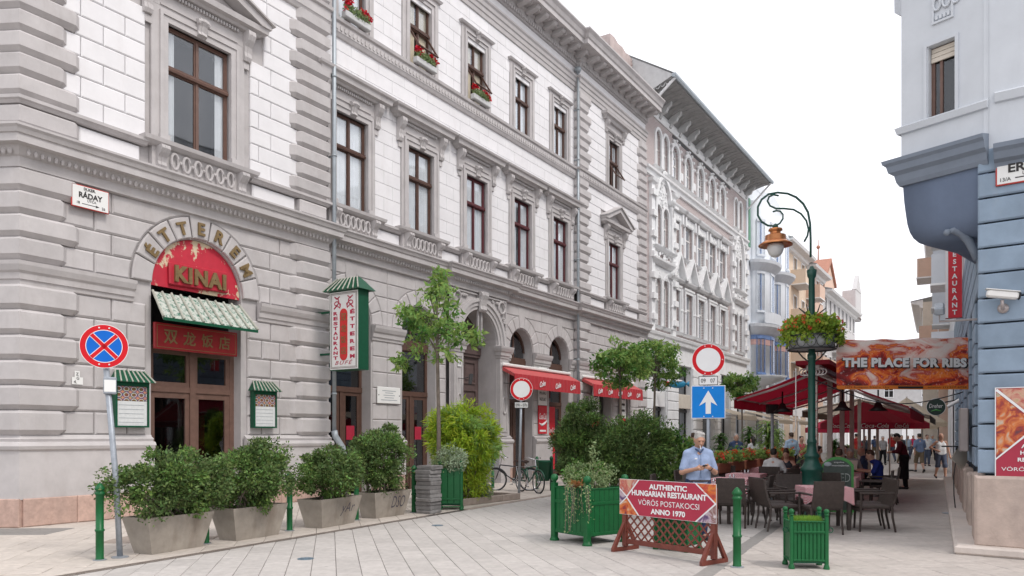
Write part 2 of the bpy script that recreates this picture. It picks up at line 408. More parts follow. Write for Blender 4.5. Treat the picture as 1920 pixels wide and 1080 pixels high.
def glazing(par, x0, x1, z0, z1, y, mat='wood_sash', tr=.36, fw=.05, curtain=.75, hop=False, cmat='curtain', gl='glass'):
    "casement with a mullion and a transom: frame, four panes, curtains, dark room"
    cx = (x0+x1)/2; zt = z0 + (z1-z0)*(1-tr)
    m = MB(); frame(m, x0, x1, z0, z1, fw, y, y+.06)
    m.box(cx-.03, cx+.03, y-.012, y+.05, z0+fw, zt); m.box(cx-.03, cx+.03, y-.012, y+.05, zt+.06, z1-fw)
    m.prof([(y-.06, zt-.05), (y-.075, zt), (y-.045, zt+.03), (y-.05, zt+.06), (y+.085, zt+.06), (y+.085, zt-.05)], x0+.01, x1-.01)
    lo = z0 + fw; 
    for a, b in ((x0+fw, cx-.03), (cx+.03, x1-fw)):
        for c, d in ((lo, zt-.05), (zt+.06, z1-fw)): frame(m, a, b, c, d, .032, y+.012, y+.045)
    m.build('sash', mat, par)
    for a, b in ((x0+fw, cx-.03), (cx+.03, x1-fw)):
        for c, d in ((lo, zt-.05), (zt+.06, z1-fw)):
            if hop and c == lo: continue
            MB().box(a+.03, b-.03, y+.03, y+.036, c+.03, d-.03).build('pane', gl, par)
    if hop:
        mm = MB(); frame(mm, x0+fw, x1-fw, lo+.3, zt-.05, .05, -.02, .03); 
        M = Matrix.Translation((0, y, zt-.05)) @ Matrix.Rotation(R(-32), 4, 'X') @ Matrix.Translation((0, 0, -(zt-.05))); mm.xf(M).build('open_sash', mat, par)
    if curtain:
        w = (x1-x0)*curtain/2
        cm = drape(x0+.02, x0+w, z0+.05, z1-.02, y+.075, .018); c2 = drape(x1-w, x1-.02, z0+.05, z1-.02, y+.075, .018); cm.add(c2.v, c2.f); cm.build('curtain', cmat, par)
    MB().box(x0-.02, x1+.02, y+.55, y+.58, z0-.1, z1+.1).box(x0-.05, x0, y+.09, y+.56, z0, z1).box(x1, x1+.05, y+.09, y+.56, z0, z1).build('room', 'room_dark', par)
def scroll(m, x0, x1, y, z0, z1, out):
    "console bracket: S-shaped side, thick at the top"
    h = z1-z0
    p = [(y, z0), (y-out*.28, z0+.02*h), (y-out*.42, z0+.14*h), (y-out*.34, z0+.3*h), (y-out*.45, z0+.5*h), (y-out*.8, z0+.68*h), (y-out, z0+.84*h), (y-out*.95, z0+.97*h), (y-out*.9, z1), (y, z1)]
    m.prof(p, x0, x1); w = x1-x0
    return m.prof([(a - .012, b) for a, b in p[1:8]] + [(y, p[7][1]), (y, z0+.02*h)], x0+w*.38, x1-w*.38)
def keyscroll(m, cx, y, z0, z1, w=.11):
    h = z1-z0
    p = [(y, z0), (y-.05, z0+.03), (y-.09, z0+.12*h), (y-.06, z0+.3*h), (y-.1, z0+.6*h), (y-.16, z0+.8*h), (y-.15, z1-.02), (y, z1)]
    m.prof(p, cx-w, cx+w); m.prof([(a-.015, b) for a, b in p[1:7]] + [(y, z1-.03), (y, z0+.03)], cx-w*.35, cx+w*.35)
    n = 10
    for s in (-1, 1):
        m.tube([(cx+s*(w-.01), y-.1, z1-.09), (cx+s*(w+.035), y-.1, z1-.09)], [.07, .05], 8)
    return m
def win_first(par, cx, y, hw=.62, top='hood', dark='wood_red', hop=False, curtain=.8, wide=1.):
    "first-floor window with apron balusters, architrave, consoles and hood or gable"
    z0, z1 = 7.95, 10.5; m = MB()
    ow = .92*wide
    # stepped architrave
    frame(m, cx-hw-.13, cx+hw+.13, z0, z1+.13, .13, y-.07, y+.16, False)
    frame(m, cx-hw-.20, cx+hw+.20, z0, z1+.20, .07, y-.10, y+.02, False)
    m.box(cx-ow, cx-hw-.2, y-.045, y+.02, z0, z1+.30); m.box(cx+hw+.2, cx+ow, y-.045, y+.02, z0, z1+.30)
    m.box(cx-hw-.2, cx+hw+.2, y-.045, y+.02, z1+.2, z1+.30)
    for s in (-1, 1):                                   # small plinth blocks of the jambs
        m.box(cx+s*(hw+.1)-.115, cx+s*(hw+.1)+.115, y-.12, y+.02, z0, z0+.12)
    w = m.build('window', 'stone_grey', par)
    glazing(w, cx-hw, cx+hw, z0, z1, y+.09, dark, hop=hop, curtain=curtain)
    k = MB(); keyscroll(k, cx, y-.06, z1+.0, z1+.4); k.build('keystone', 'stone_grey', w)
    h = MB(); zc = z1+.30
    h.box(cx-ow, cx+ow, y-.05, y+.02, zc, zc+.36)       # frieze
    h.box(cx-ow+.2, cx+ow-.2, y-.075, y-.05, zc+.02, zc+.05)
    nd = int((ow*2-.3)/.075)
    for i in range(nd): h.box(cx-ow+.15+i*.075, cx-ow+.15+i*.075+.045, y-.12, y-.05, zc+.26, zc+.33)
    hb = zc+.36
    if top == 'hood':
        sweep(h, [(0, hb-.02), (.16, hb), (.2, hb+.05), (.30, hb+.08), (.32, hb+.2), (.38, hb+.24), (.40, hb+.30), (0, hb+.36)],
              [(cx-ow-.16, y+.02), (cx-ow-.16, y), (cx+ow+.16, y), (cx+ow+.16, y+.02)])
    else:
        e = ow+.20
        sweep(h, [(0, hb-.02), (.16, hb), (.2, hb+.05), (.30, hb+.08), (.32, hb+.2), (0, hb+.22)], [(cx-e, y+.02), (cx-e, y), (cx+e, y), (cx+e, y+.02)])
        pk = hb+.2+.62; xx = e+.36
        h.prism([(cx-e, hb+.2), (cx+e, hb+.2), (cx, pk-.1)], y-.04, y+.02)
        for s in (-1, 1):
            h.prism([(cx+s*xx, hb+.2), (cx+s*xx, hb+.29), (cx, pk+.13), (cx, pk-.07), (cx+s*(xx-.28), hb+.2)], y-.36, y+.0)
            h.prism([(cx+s*(xx+.06), hb+.285), (cx+s*(xx+.06), hb+.325), (cx, pk+.20), (cx, pk+.13)], y-.43, y+.0)
    h.build('hood' if top == 'hood' else 'gable', 'stone_grey', w)
    for s in (-1, 1):
        c = MB(); a = cx + s*(ow-.02); scroll(c, min(a, a+s*.2)-.02, max(a, a+s*.2)-.02, y-.02, zc-.32, hb, .26)
        c.box(min(a, a+s*.16), max(a, a+s*.16), y-.05, y, zc-.48, zc-.33); c.build('console', 'stone_grey', w)
    a = MB(); a.box(cx-ow-.02, cx+ow+.02, y-.10, y+.02, 7.22, 7.82)
    sweep(a, [(0, 7.74), (.1, 7.76), (.2, 7.82), (.22, 7.9), (.12, 7.94), (0, 7.95)], [(cx-ow-.06, y+.02), (cx-ow-.06, y-.06), (cx+ow+.06, y-.06), (cx+ow+.06, y+.02)])
    ap = a.build('apron', 'stone_grey', w)
    for s in (-1, 1):
        c = MB(); scroll(c, cx+s*(ow-.16)-.1, cx+s*(ow-.16)+.1, y-.1, 7.3, 7.76, .24); c.build('bracket', 'stone_grey', w)
    n = 6; b = MB(); span = 2*ow-.66
    for i in range(n):
        x = cx - span/2 + span*(i+.5)/n; q = [(x+.085*math.cos(t)*(1 if abs(math.sin(t)) < .9 else .8), 7.53+.165*math.sin(t)) for t in [2*math.pi*j/14 for j in range(14)]]
        pts = [(u, y-.165, v) for u, v in q]; b.tube(pts + [pts[0], pts[1]], .03, 6, False)
        if i < n-1:
            b.ball((x+span/n/2, y-.16, 7.53), .04, 6, 4)
    b.build('baluster_panel', 'stone_grey', w)
    return w
def win_second(par, cx, y, hw=.53, hop=False, hood=False, z0=13.03, z1=15.15, dark='wood_brown', curtain=.5, cm='curtain'):
    m = MB(); frame(m, cx-hw-.12, cx+hw+.12, z0, z1+.12, .12, y-.05, y+.16, False); frame(m, cx-hw-.19, cx+hw+.19, z0, z1+.19, .07, y-.09, y+.02, False)
    frame(m, cx-.87, cx+.87, z0, z1+.38, .87-hw-.19, y-.04, y+.02, False)
    w = m.build('window', 'stone_grey', par)
    glazing(w, cx-hw, cx+hw, z0, z1, y+.09, dark, tr=.42, hop=hop, curtain=curtain, cmat=cm)
    k = MB(); keyscroll(k, cx, y-.05, z1+.02, z1+.36, .1); k.build('keystone', 'stone_grey', w)
    h = MB(); sweep(h, [(0, z1+.3), (.09, z1+.32), (.13, z1+.38), (0, z1+.41)], [(cx-.87, y+.02), (cx-.87, y-.02), (cx+.87, y-.02), (cx+.87, y+.02)])
    if hood:
        h.box(cx-.95, cx+.95, y-.05, y+.02, z1+.42, z1+.75)
        sweep(h, [(0, z1+.72), (.14, z1+.74), (.2, z1+.86), (.3, z1+.9), (.32, z1+1.0), (0, z1+1.06)], [(cx-1.05, y+.02), (cx-1.05, y-.02), (cx+1.05, y-.02), (cx+1.05, y+.02)])
        for s in (-1, 1): scroll(h, cx+s*.92-.1, cx+s*.92+.1, y-.02, z1+.2, z1+.74, .22)
    h.build('hood', 'stone_grey', w)
    return w
# ------------------------------------------------------------------ the corner town house on the left
LA = 29.1
MA = Matrix.Translation(O_A) @ Matrix.Rotation(R(90)-TH, 4, 'Z')
bA = empty('town_house', O_A, R(90)-TH)
tag(bA, 'long grey and white stuccoed corner town house with arched ground floor and gabled window', 'building')
RET = Matrix(((.466, .884, 0, 0), (-.884, .466, 0, 0), (0, 0, 1, 0), (0, 0, 0, 1)))
def ret_pt(t): return (-.466*t, .884*t)
YC, YP = .18, .04                                       # set-back of the middle range, of the portal bay
PATH_G = [ret_pt(5), (0, 0), (7.47, 0), (7.47, YC), (13.0, YC), (13.0, YP), (16.35, YP), (16.35, YC), (21.95, YC), (21.95, 0), (LA, 0)]
PATH_U = [ret_pt(5), (0, 0), (7.47, 0), (7.47, YC), (21.95, YC), (21.95, 0), (LA, 0)]
ARC = [8.65, 11.66, 17.68, 20.62]; HWA = .82; ZS = 4.86
DOOR = dict(a=2.6, b=4.88, c=0, d=ZS+.02, arch=True, depth=.45)
PORT = dict(a=13.57, b=15.77, c=0, d=ZS, arch=True, depth=.9)
P2D = [dict(a=24.0, b=25.3, c=0, d=4.0, depth=.4), dict(a=26.4, b=27.2, c=0, d=4.0, depth=.4)]
w = MB()
f1 = lambda c, h: dict(a=c-h, b=c+h, c=7.95, d=10.5, depth=.3)
f2 = lambda c, h: dict(a=c-h, b=c+h, c=13.03, d=15.15, depth=.3)
W1 = 3.74; W7 = 25.5; WC = [8.65, 11.66, 14.67, 17.68, 20.62]
wall(w, 0, 7.5, 0, 18.0, [DOOR, f1(W1, .80), f2(W1, .6)], .07)
wall(w, 7.45, 13.02, 0, 18.0, [dict(a=c-HWA, b=c+HWA, c=0, d=ZS, arch=True, depth=.5) for c in ARC[:2]] + [f1(c, .62) for c in WC[:2]] + [f2(c, .53) for c in WC[:2]], YC+.03)
wall(w, 13.0, 16.37, 0, 7.1, [PORT], YP+.02); wall(w, 13.0, 16.37, 7.1, 18.0, [f1(14.67, .62), f2(14.67, .53)], YC+.03)
wall(w, 16.35, 22.0, 0, 18.0, [dict(a=c-HWA, b=c+HWA, c=0, d=ZS, arch=True, depth=.5) for c in ARC[2:]] + [f1(c, .62) for c in WC[3:]] + [f2(c, .53) for c in WC[3:]], YC+.03)
wall(w, 21.95, LA, 0, 18.0, P2D + [f1(W7, .62), f2(W7, .55)], .07)
w2 = MB(); wall(w2, -5, .0, 0, 18.0, [], .07); w2.xf(RET); w.add(w2.v, w2.f)
w.add([(-5*.466, 5*.884, 0), (-5*.466, 5*.884, 18), (LA, 12, 18), (LA, 12, 0)], [(0, 1, 2, 3)])
w.add([(LA, .07, 0), (LA, 12, 0), (LA, 12, 18), (LA, .07, 18)], [(0, 1, 2, 3)])
w.build('wall', 'stone_grey', bA)
S = Stones(bA, MA)
RG = [1.67 + i*(4.42-1.67)/6 for i in range(7)]; RH = [4.86 + i*(6.54-4.86)/4 for i in range(5)]
grows = list(zip(RG, RG[1:])) + list(zip(RH, RH[1:]))
QY, QB = -.12, .095
def quoins_left(rows, mat, k0=0):
    for i, (a, b) in enumerate(rows):
        L = .99 if (i+k0) % 2 else .75
        S.quoin([ret_pt(L+.3), (0, 0), (L-QB, 0), (L, QB)], a, b, -QY, QB, mat)
        S.course(-5, -L-.3, a, b, [-2.1 - .4*(i % 2), -3.3-.4*(i % 2)], 0, .08, .035, mat, ret=RET)
quoins_left(grows, 'stone_grey')
for i, (a, b) in enumerate(grows):
    o = i % 2; L = .99 if o else .75; xr = 6.36 if o else 6.57
    if a < 4.5:
        S.course(L, 2.46, a, b, [1.72] if o else [1.37, 2.05], 0, .08, .038, 'stone_grey')
        S.course(5.03, xr, a, b, [5.72] if o else [5.45, 6.0], 0, .08, .038, 'stone_grey')
    else:
        flank(S, W1, ZS, 1.64, L, a, b, [1.72] if o else [1.37], 0, .08, .038, 'stone_grey')
        flank(S, W1, ZS, 1.64, xr, a, b, [6.0] if o else [5.7], 0, .08, .038, 'stone_grey')
    S.quoin([(xr, QB), (xr+QB, 0), (7.46, 0), (7.46, YC-.01)], a, b, -QY, QB, 'stone_grey')
voussoirs(S, W1, ZS+.02, 1.16, 1.61, 9, -.02, .08, .022, 'stone_grey', 1.68)
RF = [7.84 + i*.3935 for i in range(13)]; frows = list(zip(RF, RF[1:]))
quoins_left(frows, 'stone_grey', 1)
for i, (a, b) in enumerate(frows):
    o = (i+1) % 2; L = .99 if o else .75; xr = 6.36 if o else 6.57
    lim = (2.44, 5.1) if b < 10.9 else ((2.0, 5.5) if b < 11.9 else None)
    if lim:
        S.course(L, lim[0], a, b, [1.55] if o else [1.1, 2.0], .0, .08, .022, 'stone_white'); S.course(lim[1], xr, a, b, [5.72] if o else [5.35], .0, .08, .022, 'stone_white')
    else: S.course(L, xr, a, b, [1.7+.6*o, 3.1+.5*o, 4.5, 5.6], .0, .08, .022, 'stone_white')
    S.quoin([(xr, QB), (xr+QB, 0), (7.46, 0), (7.46, YC-.01)], a, b, -QY, QB, 'stone_grey')
    S.quoin([(21.97, YC-.01), (21.97, 0), ((22.95 if o else 22.7)-QB, 0), (22.95 if o else 22.7, QB)], a, b, -QY, QB, 'stone_grey'); S.quoin([(28.35 if o else 28.15, QB), ((28.35 if o else 28.15)+QB, 0), (LA, 0)], a, b, -QY, QB, 'stone_grey')
    l2 = (24.55, 26.45) if b < 11.0 else ((24.1, 26.9) if b < 11.8 else None)
    if l2:
        S.course(22.95 if o else 22.7, l2[0], a, b, [23.8] if o else [], 0, .08, .018, 'stone_white'); S.course(l2[1], 28.35 if o else 28.15, a, b, [] if o else [27.3], 0, .08, .018, 'stone_white')
    else: S.course(22.95 if o else 22.7, 28.35 if o else 28.15, a, b, [24.4, 25.9+.5*o, 27.3], 0, .08, .018, 'stone_white')
R2 = [13.0 + i*.4 for i in range(9)]; rows2 = list(zip(R2, R2[1:]))
for i, (a, b) in enumerate(rows2):
    o = i % 2
    S.course(0, 2.85, a, b, [.9, 1.9], 0, .08, .02, 'stone_white'); S.course(4.65, 6.5, a, b, [5.5], 0, .08, .02, 'stone_white'); S.quoin([(6.5, QB), (6.5+QB, 0), (7.46, 0), (7.46, YC-.01)], a, b, -QY, QB, 'stone_grey')
    S.quoin([(21.97, YC-.01), (21.97, 0), ((22.95 if o else 22.7)-QB, 0), (22.95 if o else 22.7, QB)], a, b, -QY, QB, 'stone_grey'); S.quoin([(28.35 if o else 28.15, QB), ((28.35 if o else 28.15)+QB, 0), (LA, 0)], a, b, -QY, QB, 'stone_grey')
    l2 = (24.6, 26.4)
    S.course(22.95 if o else 22.7, l2[0], a, b, [23.8] if o else [], 0, .08, .018, 'stone_white'); S.course(l2[1], 28.35 if o else 28.15, a, b, [] if o else [27.3], 0, .08, .018, 'stone_white')
def middle(rows, hw, ztop_, yj, jn):
    for i, (a, b) in enumerate(rows):
        o = i % 2
        if b < ztop_:
            ed = [7.49] + [e for c in WC for e in (c-hw, c+hw)] + [21.93]
            for p, q in zip(ed[::2], ed[1::2]):
                S.course(p, q, a, b, [p + (q-p)*(.36 if o else .68)] if q-p > .8 else [], yj, yj+.05, jn, 'stone_white', gap=.003)
        else: S.course(7.49, 21.93, a, b, [8.1+.55*o + k*1.13 for k in range(12)], yj, yj+.05, jn, 'stone_white', gap=.003)
middle(frows, .93, 10.9, YC-.005, .009); middle(rows2, .88, 15.4, YC-.005, .009)
for i, (a, b) in enumerate(grows):                       # ground floor of the middle range and of the far pavilion
    o = i % 2
    for k, c in enumerate(ARC):
        lo = {0: 7.49, 1: 10.155, 2: 16.37, 3: 19.15}[k]; hi = {0: 10.155, 1: 12.98, 2: 19.15, 3: 21.93}[k]
        if a < 4.5:
            S.course(lo, c-HWA-.05, a, b, [], YC, YC+.05, .026, 'stone_grey')
            S.course(c+HWA+.05, hi, a, b, [c+HWA+.05+.35] if (k == 1 and o) else [], YC, YC+.05, .026, 'stone_grey')
        else:
            flank(S, c, ZS, 1.3, lo, a, b, [], YC, YC+.05, .024, 'stone_grey'); flank(S, c, ZS, 1.3, hi, a, b, [], YC, YC+.05, .024, 'stone_grey')
    S.quoin([(21.97, YC-.01), (21.97, 0), ((22.9 if o else 22.65)-QB, 0), (22.9 if o else 22.65, QB)], a, b, -QY, QB, 'stone_grey'); S.quoin([(28.3, QB), (28.3+QB, 0), (LA, 0)], a, b, -QY, QB, 'stone_grey')
    if a > 4.1: S.course(22.9 if o else 22.65, 28.3, a, b, [23.6+.3*o, 24.5+.3*o, 25.5, 26.4+.3*o, 27.4], 0, .08, .03, 'stone_grey')
    else:
        S.course(22.9 if o else 22.65, 23.9, a, b, [], 0, .08, .03, 'stone_grey'); S.rect(25.4, 26.3, a, b, 0, .08, .03, 'stone_grey'); S.course(27.3, 28.3, a, b, [], 0, .08, .03, 'stone_grey')
for c in ARC: voussoirs(S, c, ZS, HWA+.03, 1.28, 9, YC-.012, YC+.05, .02, 'stone_grey', 1.64)
# plinth of pinkish stone slabs
def plinth(x0, x1, cuts, yf, ret=None):
    S.course(x0, x1, 0, .52, cuts, yf, .25, .018, 'stone_pink', gap=.003, ret=ret)
plinth(-.02, 2.56, [.95, 2.0], -.16); plinth(4.92, 7.6, [5.9], -.16); plinth(-5, .09, [-1.6, -3], -.16, RET)
for k, c in enumerate(ARC):
    lo = [7.6, 10.155, 16.3, 19.15][k]; hi = [10.155, 12.95, 19.15, 21.85][k]
    plinth(lo, c-HWA-.02, [], YC-.13); plinth(c+HWA+.02, hi, [], YC-.13)
plinth(21.85, 23.95, [22.9], -.16); plinth(25.35, 26.35, [], -.16); plinth(27.25, LA, [], -.16)
S.emit('stone_block')
# plain plinth zone, moulded base, impost band along each solid stretch
BASE = [(0, .5), (.13, .5), (.13, 1.38), (.17, 1.41), (.19, 1.47), (.16, 1.53), (.08, 1.55), (.10, 1.6), (.03, 1.64), (.0, 1.68)]
IMP = [(0, 4.40), (.03, 4.42), (.04, 4.5), (.07, 4.51), (.08, 4.62), (.12, 4.66), (.16, 4.76), (.17, 4.83), (.03, 4.86), (0, 4.87)]
solid = [[ret_pt(5), (0, 0), (2.56, 0)], [(4.92, 0), (7.47, 0), (7.47, YC), (ARC[0]-HWA, YC)], [(ARC[0]+HWA, YC), (ARC[1]-HWA, YC)],
         [(ARC[1]+HWA, YC), (13.0, YC)], [(16.35, YC), (ARC[2]-HWA, YC)], [(ARC[2]+HWA, YC), (ARC[3]-HWA, YC)], [(ARC[3]+HWA, YC), (21.95, YC), (21.95, 0), (23.95, 0)],
         [(25.35, 0), (26.35, 0)], [(27.25, 0), (LA, 0)]]
for p in solid: sweep(MB(), BASE, p).build('base_course', 'stone_grey', bA)
imp_paths = [[ret_pt(5), (0, 0), (2.16, 0)], [(5.3, 0), (7.47, 0), (7.47, YC), (ARC[0]-HWA, YC)]] + solid[2:6] + [[(ARC[3]+HWA, YC), (21.95, YC), (21.95, 0), (LA, 0)]]
for p in imp_paths: sweep(MB(), IMP, p).build('impost_band', 'stone_grey', bA)
cor = MB(); sweep(cor, [(0, 6.52), (.09, 6.54), (.09, 6.72), (.12, 6.74), (.20, 6.86), (.22, 6.88), (.36, 6.90), (.36, 7.04), (.39, 7.05), (.42, 7.12), (.46, 7.16), (.46, 7.2), (.05, 7.27), (0, 7.27)], PATH_G)
cor.build('ground_floor_cornice', 'stone_grey', bA)
egg = MB()
for p, q in zip(PATH_G, PATH_G[1:]):
    a, b = Vector(p), Vector(q); L = (b-a).length
    if L < .5: continue
    d = (b-a)/L; nn = Vector((d.y, -d.x)); n = int(L/.12)
    for i in range(n):
        c = a + d*(i+.5)*L/n + nn*.175; egg.ball((c.x, c.y, 6.795), .05, 5, 4, (.9, .9, 1.35))
tag(egg.build('egg_moulding', 'stone_grey', bA), kind='stuff')
SILL = [(0, 7.68), (.08, 7.69), (.12, 7.74), (.16, 7.76), (.16, 7.82), (.04, 7.86), (0, 7.86)]
def sill_run(path): sweep(MB(), SILL, path).build('sill_course', 'stone_grey', bA)
def stretch(x0, x1, y): sill_run([(x0, y), (x1, y)])
sill_run([ret_pt(5), (0, 0), (2.42, 0)]); sill_run([(5.06, 0), (7.47, 0), (7.47, YC), (7.66, YC)])
for a, b in zip(WC, WC[1:]): stretch(a+1.0, b-1.0, YC)
sill_run([(21.62, YC), (21.95, YC), (21.95, 0), (24.5, 0)]); stretch(26.5, LA, 0)
# pedestal zone: pale panels between the aprons
for a, b, y in [(1.05, 2.3, 0), (5.15, 6.45, 0), (23.0, 24.4, 0), (26.6, 28.1, 0)] + [(p+1.0, q-1.0, YC) for p, q in zip(WC, WC[1:])]:
    MB().slab([(a, 7.32), (b, 7.32), (b, 7.65), (a, 7.65)], y-.02, y+.06, .03).build('pedestal_panel', 'stone_white', bA)
for a, b in [(6.55, 7.47), (21.97, 22.9), (28.2, LA)]: MB().slab([(a, 7.30), (b, 7.30), (b, 7.66), (a, 7.66)], QY, .08, .05).build('pedestal_block', 'stone_grey', bA)
sweep(MB(), [(-.1, 7.30), (.07, 7.30), (.12, 7.36), (.12, 7.62), (.08, 7.66), (-.1, 7.66)], [ret_pt(1.2), (0, 0), (.9, 0), (.96, .06)]).build('pedestal_block', 'stone_grey', bA)
st = MB(); sweep(st, [(0, 12.48), (.06, 12.5), (.1, 12.58), (.12, 12.6), (.12, 12.84), (.18, 12.87), (.2, 12.95), (.02, 13.01), (0, 13.01)], PATH_U)
st.build('string_course', 'stone_grey', bA)
wv = MB()                                                # running ornament on the string course
for a, b, y in [(7.6, 21.9, YC), (22.1, LA, 0)]:
    n = int((b-a)/.16)
    for i in range(n):
        x = a + (i+.5)*(b-a)/n; wv.prism([(x-.06, 12.66), (x, 12.63), (x+.06, 12.72), (x+.03, 12.8), (x-.05, 12.76)], y-.145, y-.11)
tag(wv.build('string_ornament', 'stone_grey', bA), kind='stuff')
fr = MB(); sweep(fr, [(0, 16.18), (.05, 16.2), (.06, 16.35), (.09, 16.37), (.1, 16.52), (.14, 16.55), (.15, 16.68), (.2, 16.74), (.2, 16.8), (0, 16.82)], PATH_U)
fr.build('architrave', 'stone_grey', bA)
fz = MB(); sweep(fz, [(0, 16.8), (.03, 16.8), (.03, 17.3), (0, 17.3)], PATH_U); fz.build('frieze', 'stone_white', bA)
ec = MB(); sweep(ec, [(0, 17.2), (.10, 17.22), (.14, 17.3), (.14, 17.36), (.2, 17.4), (.22, 17.5), (.30, 17.56), (.30, 17.62), (.88, 17.64), (.88, 17.82), (.93, 17.86), (.99, 18.0), (1.08, 18.1), (1.08, 18.16), (.2, 18.3), (0, 18.3)], PATH_U)
ec.build('eaves_cornice', 'stone_grey', bA)
dn = MB()
for a, b, y in [(7.5, 21.9, YC), (22.0, LA, 0), (0, 7.4, 0)]:
    n = int((b-a)/.15)
    for i in range(n):
        x = a + i*(b-a)/n; dn.box(x, x+.085, y-.2, y-.1, 17.26, 17.38)
    n = round((b-a)/.66)
    for i in range(n):
        x = a + (i+.5)*(b-a)/n; mo = MB()
        mo.prof([(y-.25, 17.42), (y-.5, 17.46), (y-.72, 17.52), (y-.78, 17.58), (y-.76, 17.645), (y-.25, 17.645)], x-.11, x+.11)
        for q in range(4): mo.ball((x+.33+.05*math.cos(q*math.pi/2), y-.6+.05*math.sin(q*math.pi/2), 17.62), .05, 6, 4)
        mo.build('modillion', 'stone_grey', bA)
tag(dn.build('dentil_row', 'stone_grey', bA), kind='stuff')
rf = MB(); rf.add([(-3, -.6, 18.2), (LA, -.9, 18.2), (LA, 5, 21.0), (-3, 5, 21.0), (-3, 12, 18), (LA, 12, 18)], [(0, 1, 2, 3), (3, 2, 5, 4)]); rf.build('roof', 'lead', bA)
win_first(bA, W1, .04, .80, 'gable', 'wood_sash', curtain=.35, wide=1.28)
for c, h in zip(WC, (0, 0, 0, 0, 0)): win_first(bA, c, YC+.0, .62, 'hood', 'wood_red' if c > 14 else 'wood_brown', curtain={8.65: .97, 11.66: .9, 14.67: .97, 17.68: .72, 20.62: .88}[c])
win_first(bA, W7, .04, .62, 'gable', 'wood_red', curtain=.9)
for c, hp in zip(WC, (0, 1, 1, 0, 0)): win_second(bA, c, YC, hop=hp, curtain=.8, cm='curtain_cream' if hp else 'curtain')
win_second(bA, W7, .04, .55, hop=True, hood=True, curtain=.4)
win_second(bA, W1, .04, .6)
# arched ground-floor doors and shop windows
def shopfront(c, y, hw, kind):
    m = MB(); z = ZS
    frame(m, c-hw, c+hw, 0, z-.5, .09, y, y+.08, False); m.box(c-hw, c+hw, y-.05, y+.1, z-.55, z-.3); m.box(c-hw, c+hw, y-.02, y+.08, 2.9, 3.05)
    m.box(c-.06, c+.06, y-.01, y+.08, 0, 2.9)
    for s in (-1, 1): frame(m, c+s*hw/2-hw/2+.08, c+s*hw/2+hw/2-.08, .1, 2.9, .1, y+.01, y+.06)
    ring = arcpts(c, z, hw, 0, math.pi, 16); rin = arcpts(c, z, hw-.09, 0, math.pi, 16)
    for i in range(16): m.prism([ring[i], ring[i+1], rin[i+1], rin[i]], y, y+.08)
    m.box(c-hw, c+hw, y-.02, y+.08, z-.3, z-.22); m.box(c-.04, c+.04, y, y+.07, z-.22, z+hw-.05)
    d = m.build('shop_door', 'wood_brown', bA)
    MB().box(c-hw+.05, c+hw-.05, y+.035, y+.042, .2, z-.5).build('pane', 'glass_dark', d)
    MB().prism(arcpts(c, z-.2, hw-.04, 0, math.pi, 16), y+.035, y+.042).build('fanlight', 'glass_dark', d)
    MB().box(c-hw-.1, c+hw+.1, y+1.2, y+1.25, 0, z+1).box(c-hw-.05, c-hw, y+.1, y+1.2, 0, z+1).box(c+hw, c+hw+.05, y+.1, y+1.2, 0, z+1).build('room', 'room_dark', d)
for c in ARC: shopfront(c, YC+.38, HWA, 0)
D['menu_red'] = plain((.42, .02, .05), .5, .2, 14)
for c in ARC[:2]: MB().box(c+.18, c+.5, YC+.36, YC+.365, 1.55, 1.95).build('door_sticker', 'menu_red', bA)
# portal bay: pilasters, archivolt, spandrels, panelled doors
pt = MB(); yp = YP
for s in (-1, 1):
    x = 14.67 + s*1.36; pt.box(x-.25, x+.25, yp-.14, yp+.04, 1.66, 4.40)
    pt.box(x-.3, x+.3, yp-.2, yp+.04, 0, 1.4)
    sweep(pt, [(d, z) for d, z in BASE], [(x-.25, yp+.04), (x-.25, yp-.06), (x+.25, yp-.06), (x+.25, yp+.04)])
    sweep(pt, IMP, [(x-.25, yp+.04), (x-.25, yp-.14), (x+.25, yp-.14), (x+.25, yp+.04)])
    frame(pt, x-.17, x+.17, 1.8, 4.3, .035, yp-.165, yp-.13)
    pts = [(x+.14*math.cos(t), yp-.16, 2.75+.3*math.sin(t)) for t in [2*math.pi*i/16 for i in range(18)]]; pt.tube(pts, .03, 6, False)
    pt.ball((x, yp-.13, 2.75), .1, 8, 6, (1, .4, 2.2))
    pts = [(14.67+s*1.33+.2*math.cos(t), yp-.06, 6.22+.2*math.sin(t)) for t in [2*math.pi*i/16 for i in range(18)]]; pt.tube(pts, .04, 6, False)
    for q in range(10):
        t = random.random(); pt.ball((14.67+s*(.75+.5*t), yp-.02, 6.38-.05*random.random()+.0*t), .05, 6, 4); pt.ball((14.67+s*(1.5+.08*random.random()), yp-.02, 5.3+.7*t), .05, 6, 4)
    frame(pt, 14.67+s*.86-.79, 14.67+s*.86+.79, 4.9, 6.5, .05, yp-.05, yp+.02, False)
for r0, r1, yo in ((1.12, 1.24, .06), (1.24, 1.38, .10), (1.38, 1.5, .15)):
    a = arcpts(14.67, ZS, r0, 0, math.pi, 24); b = arcpts(14.67, ZS, r1, 0, math.pi, 24)
    for i in range(24): pt.prism([a[i], b[i], b[i+1], a[i+1]], yp-yo, yp+.02)
k = MB(); keyscroll(pt, 14.67, yp-.12, ZS+1.02, ZS+1.72, .19)
pt.build('portal', 'stone_grey', bA)
pd = MB(); y = YP+.8; pd.box(13.5, 15.85, y, y+.1, 0, 6.1)
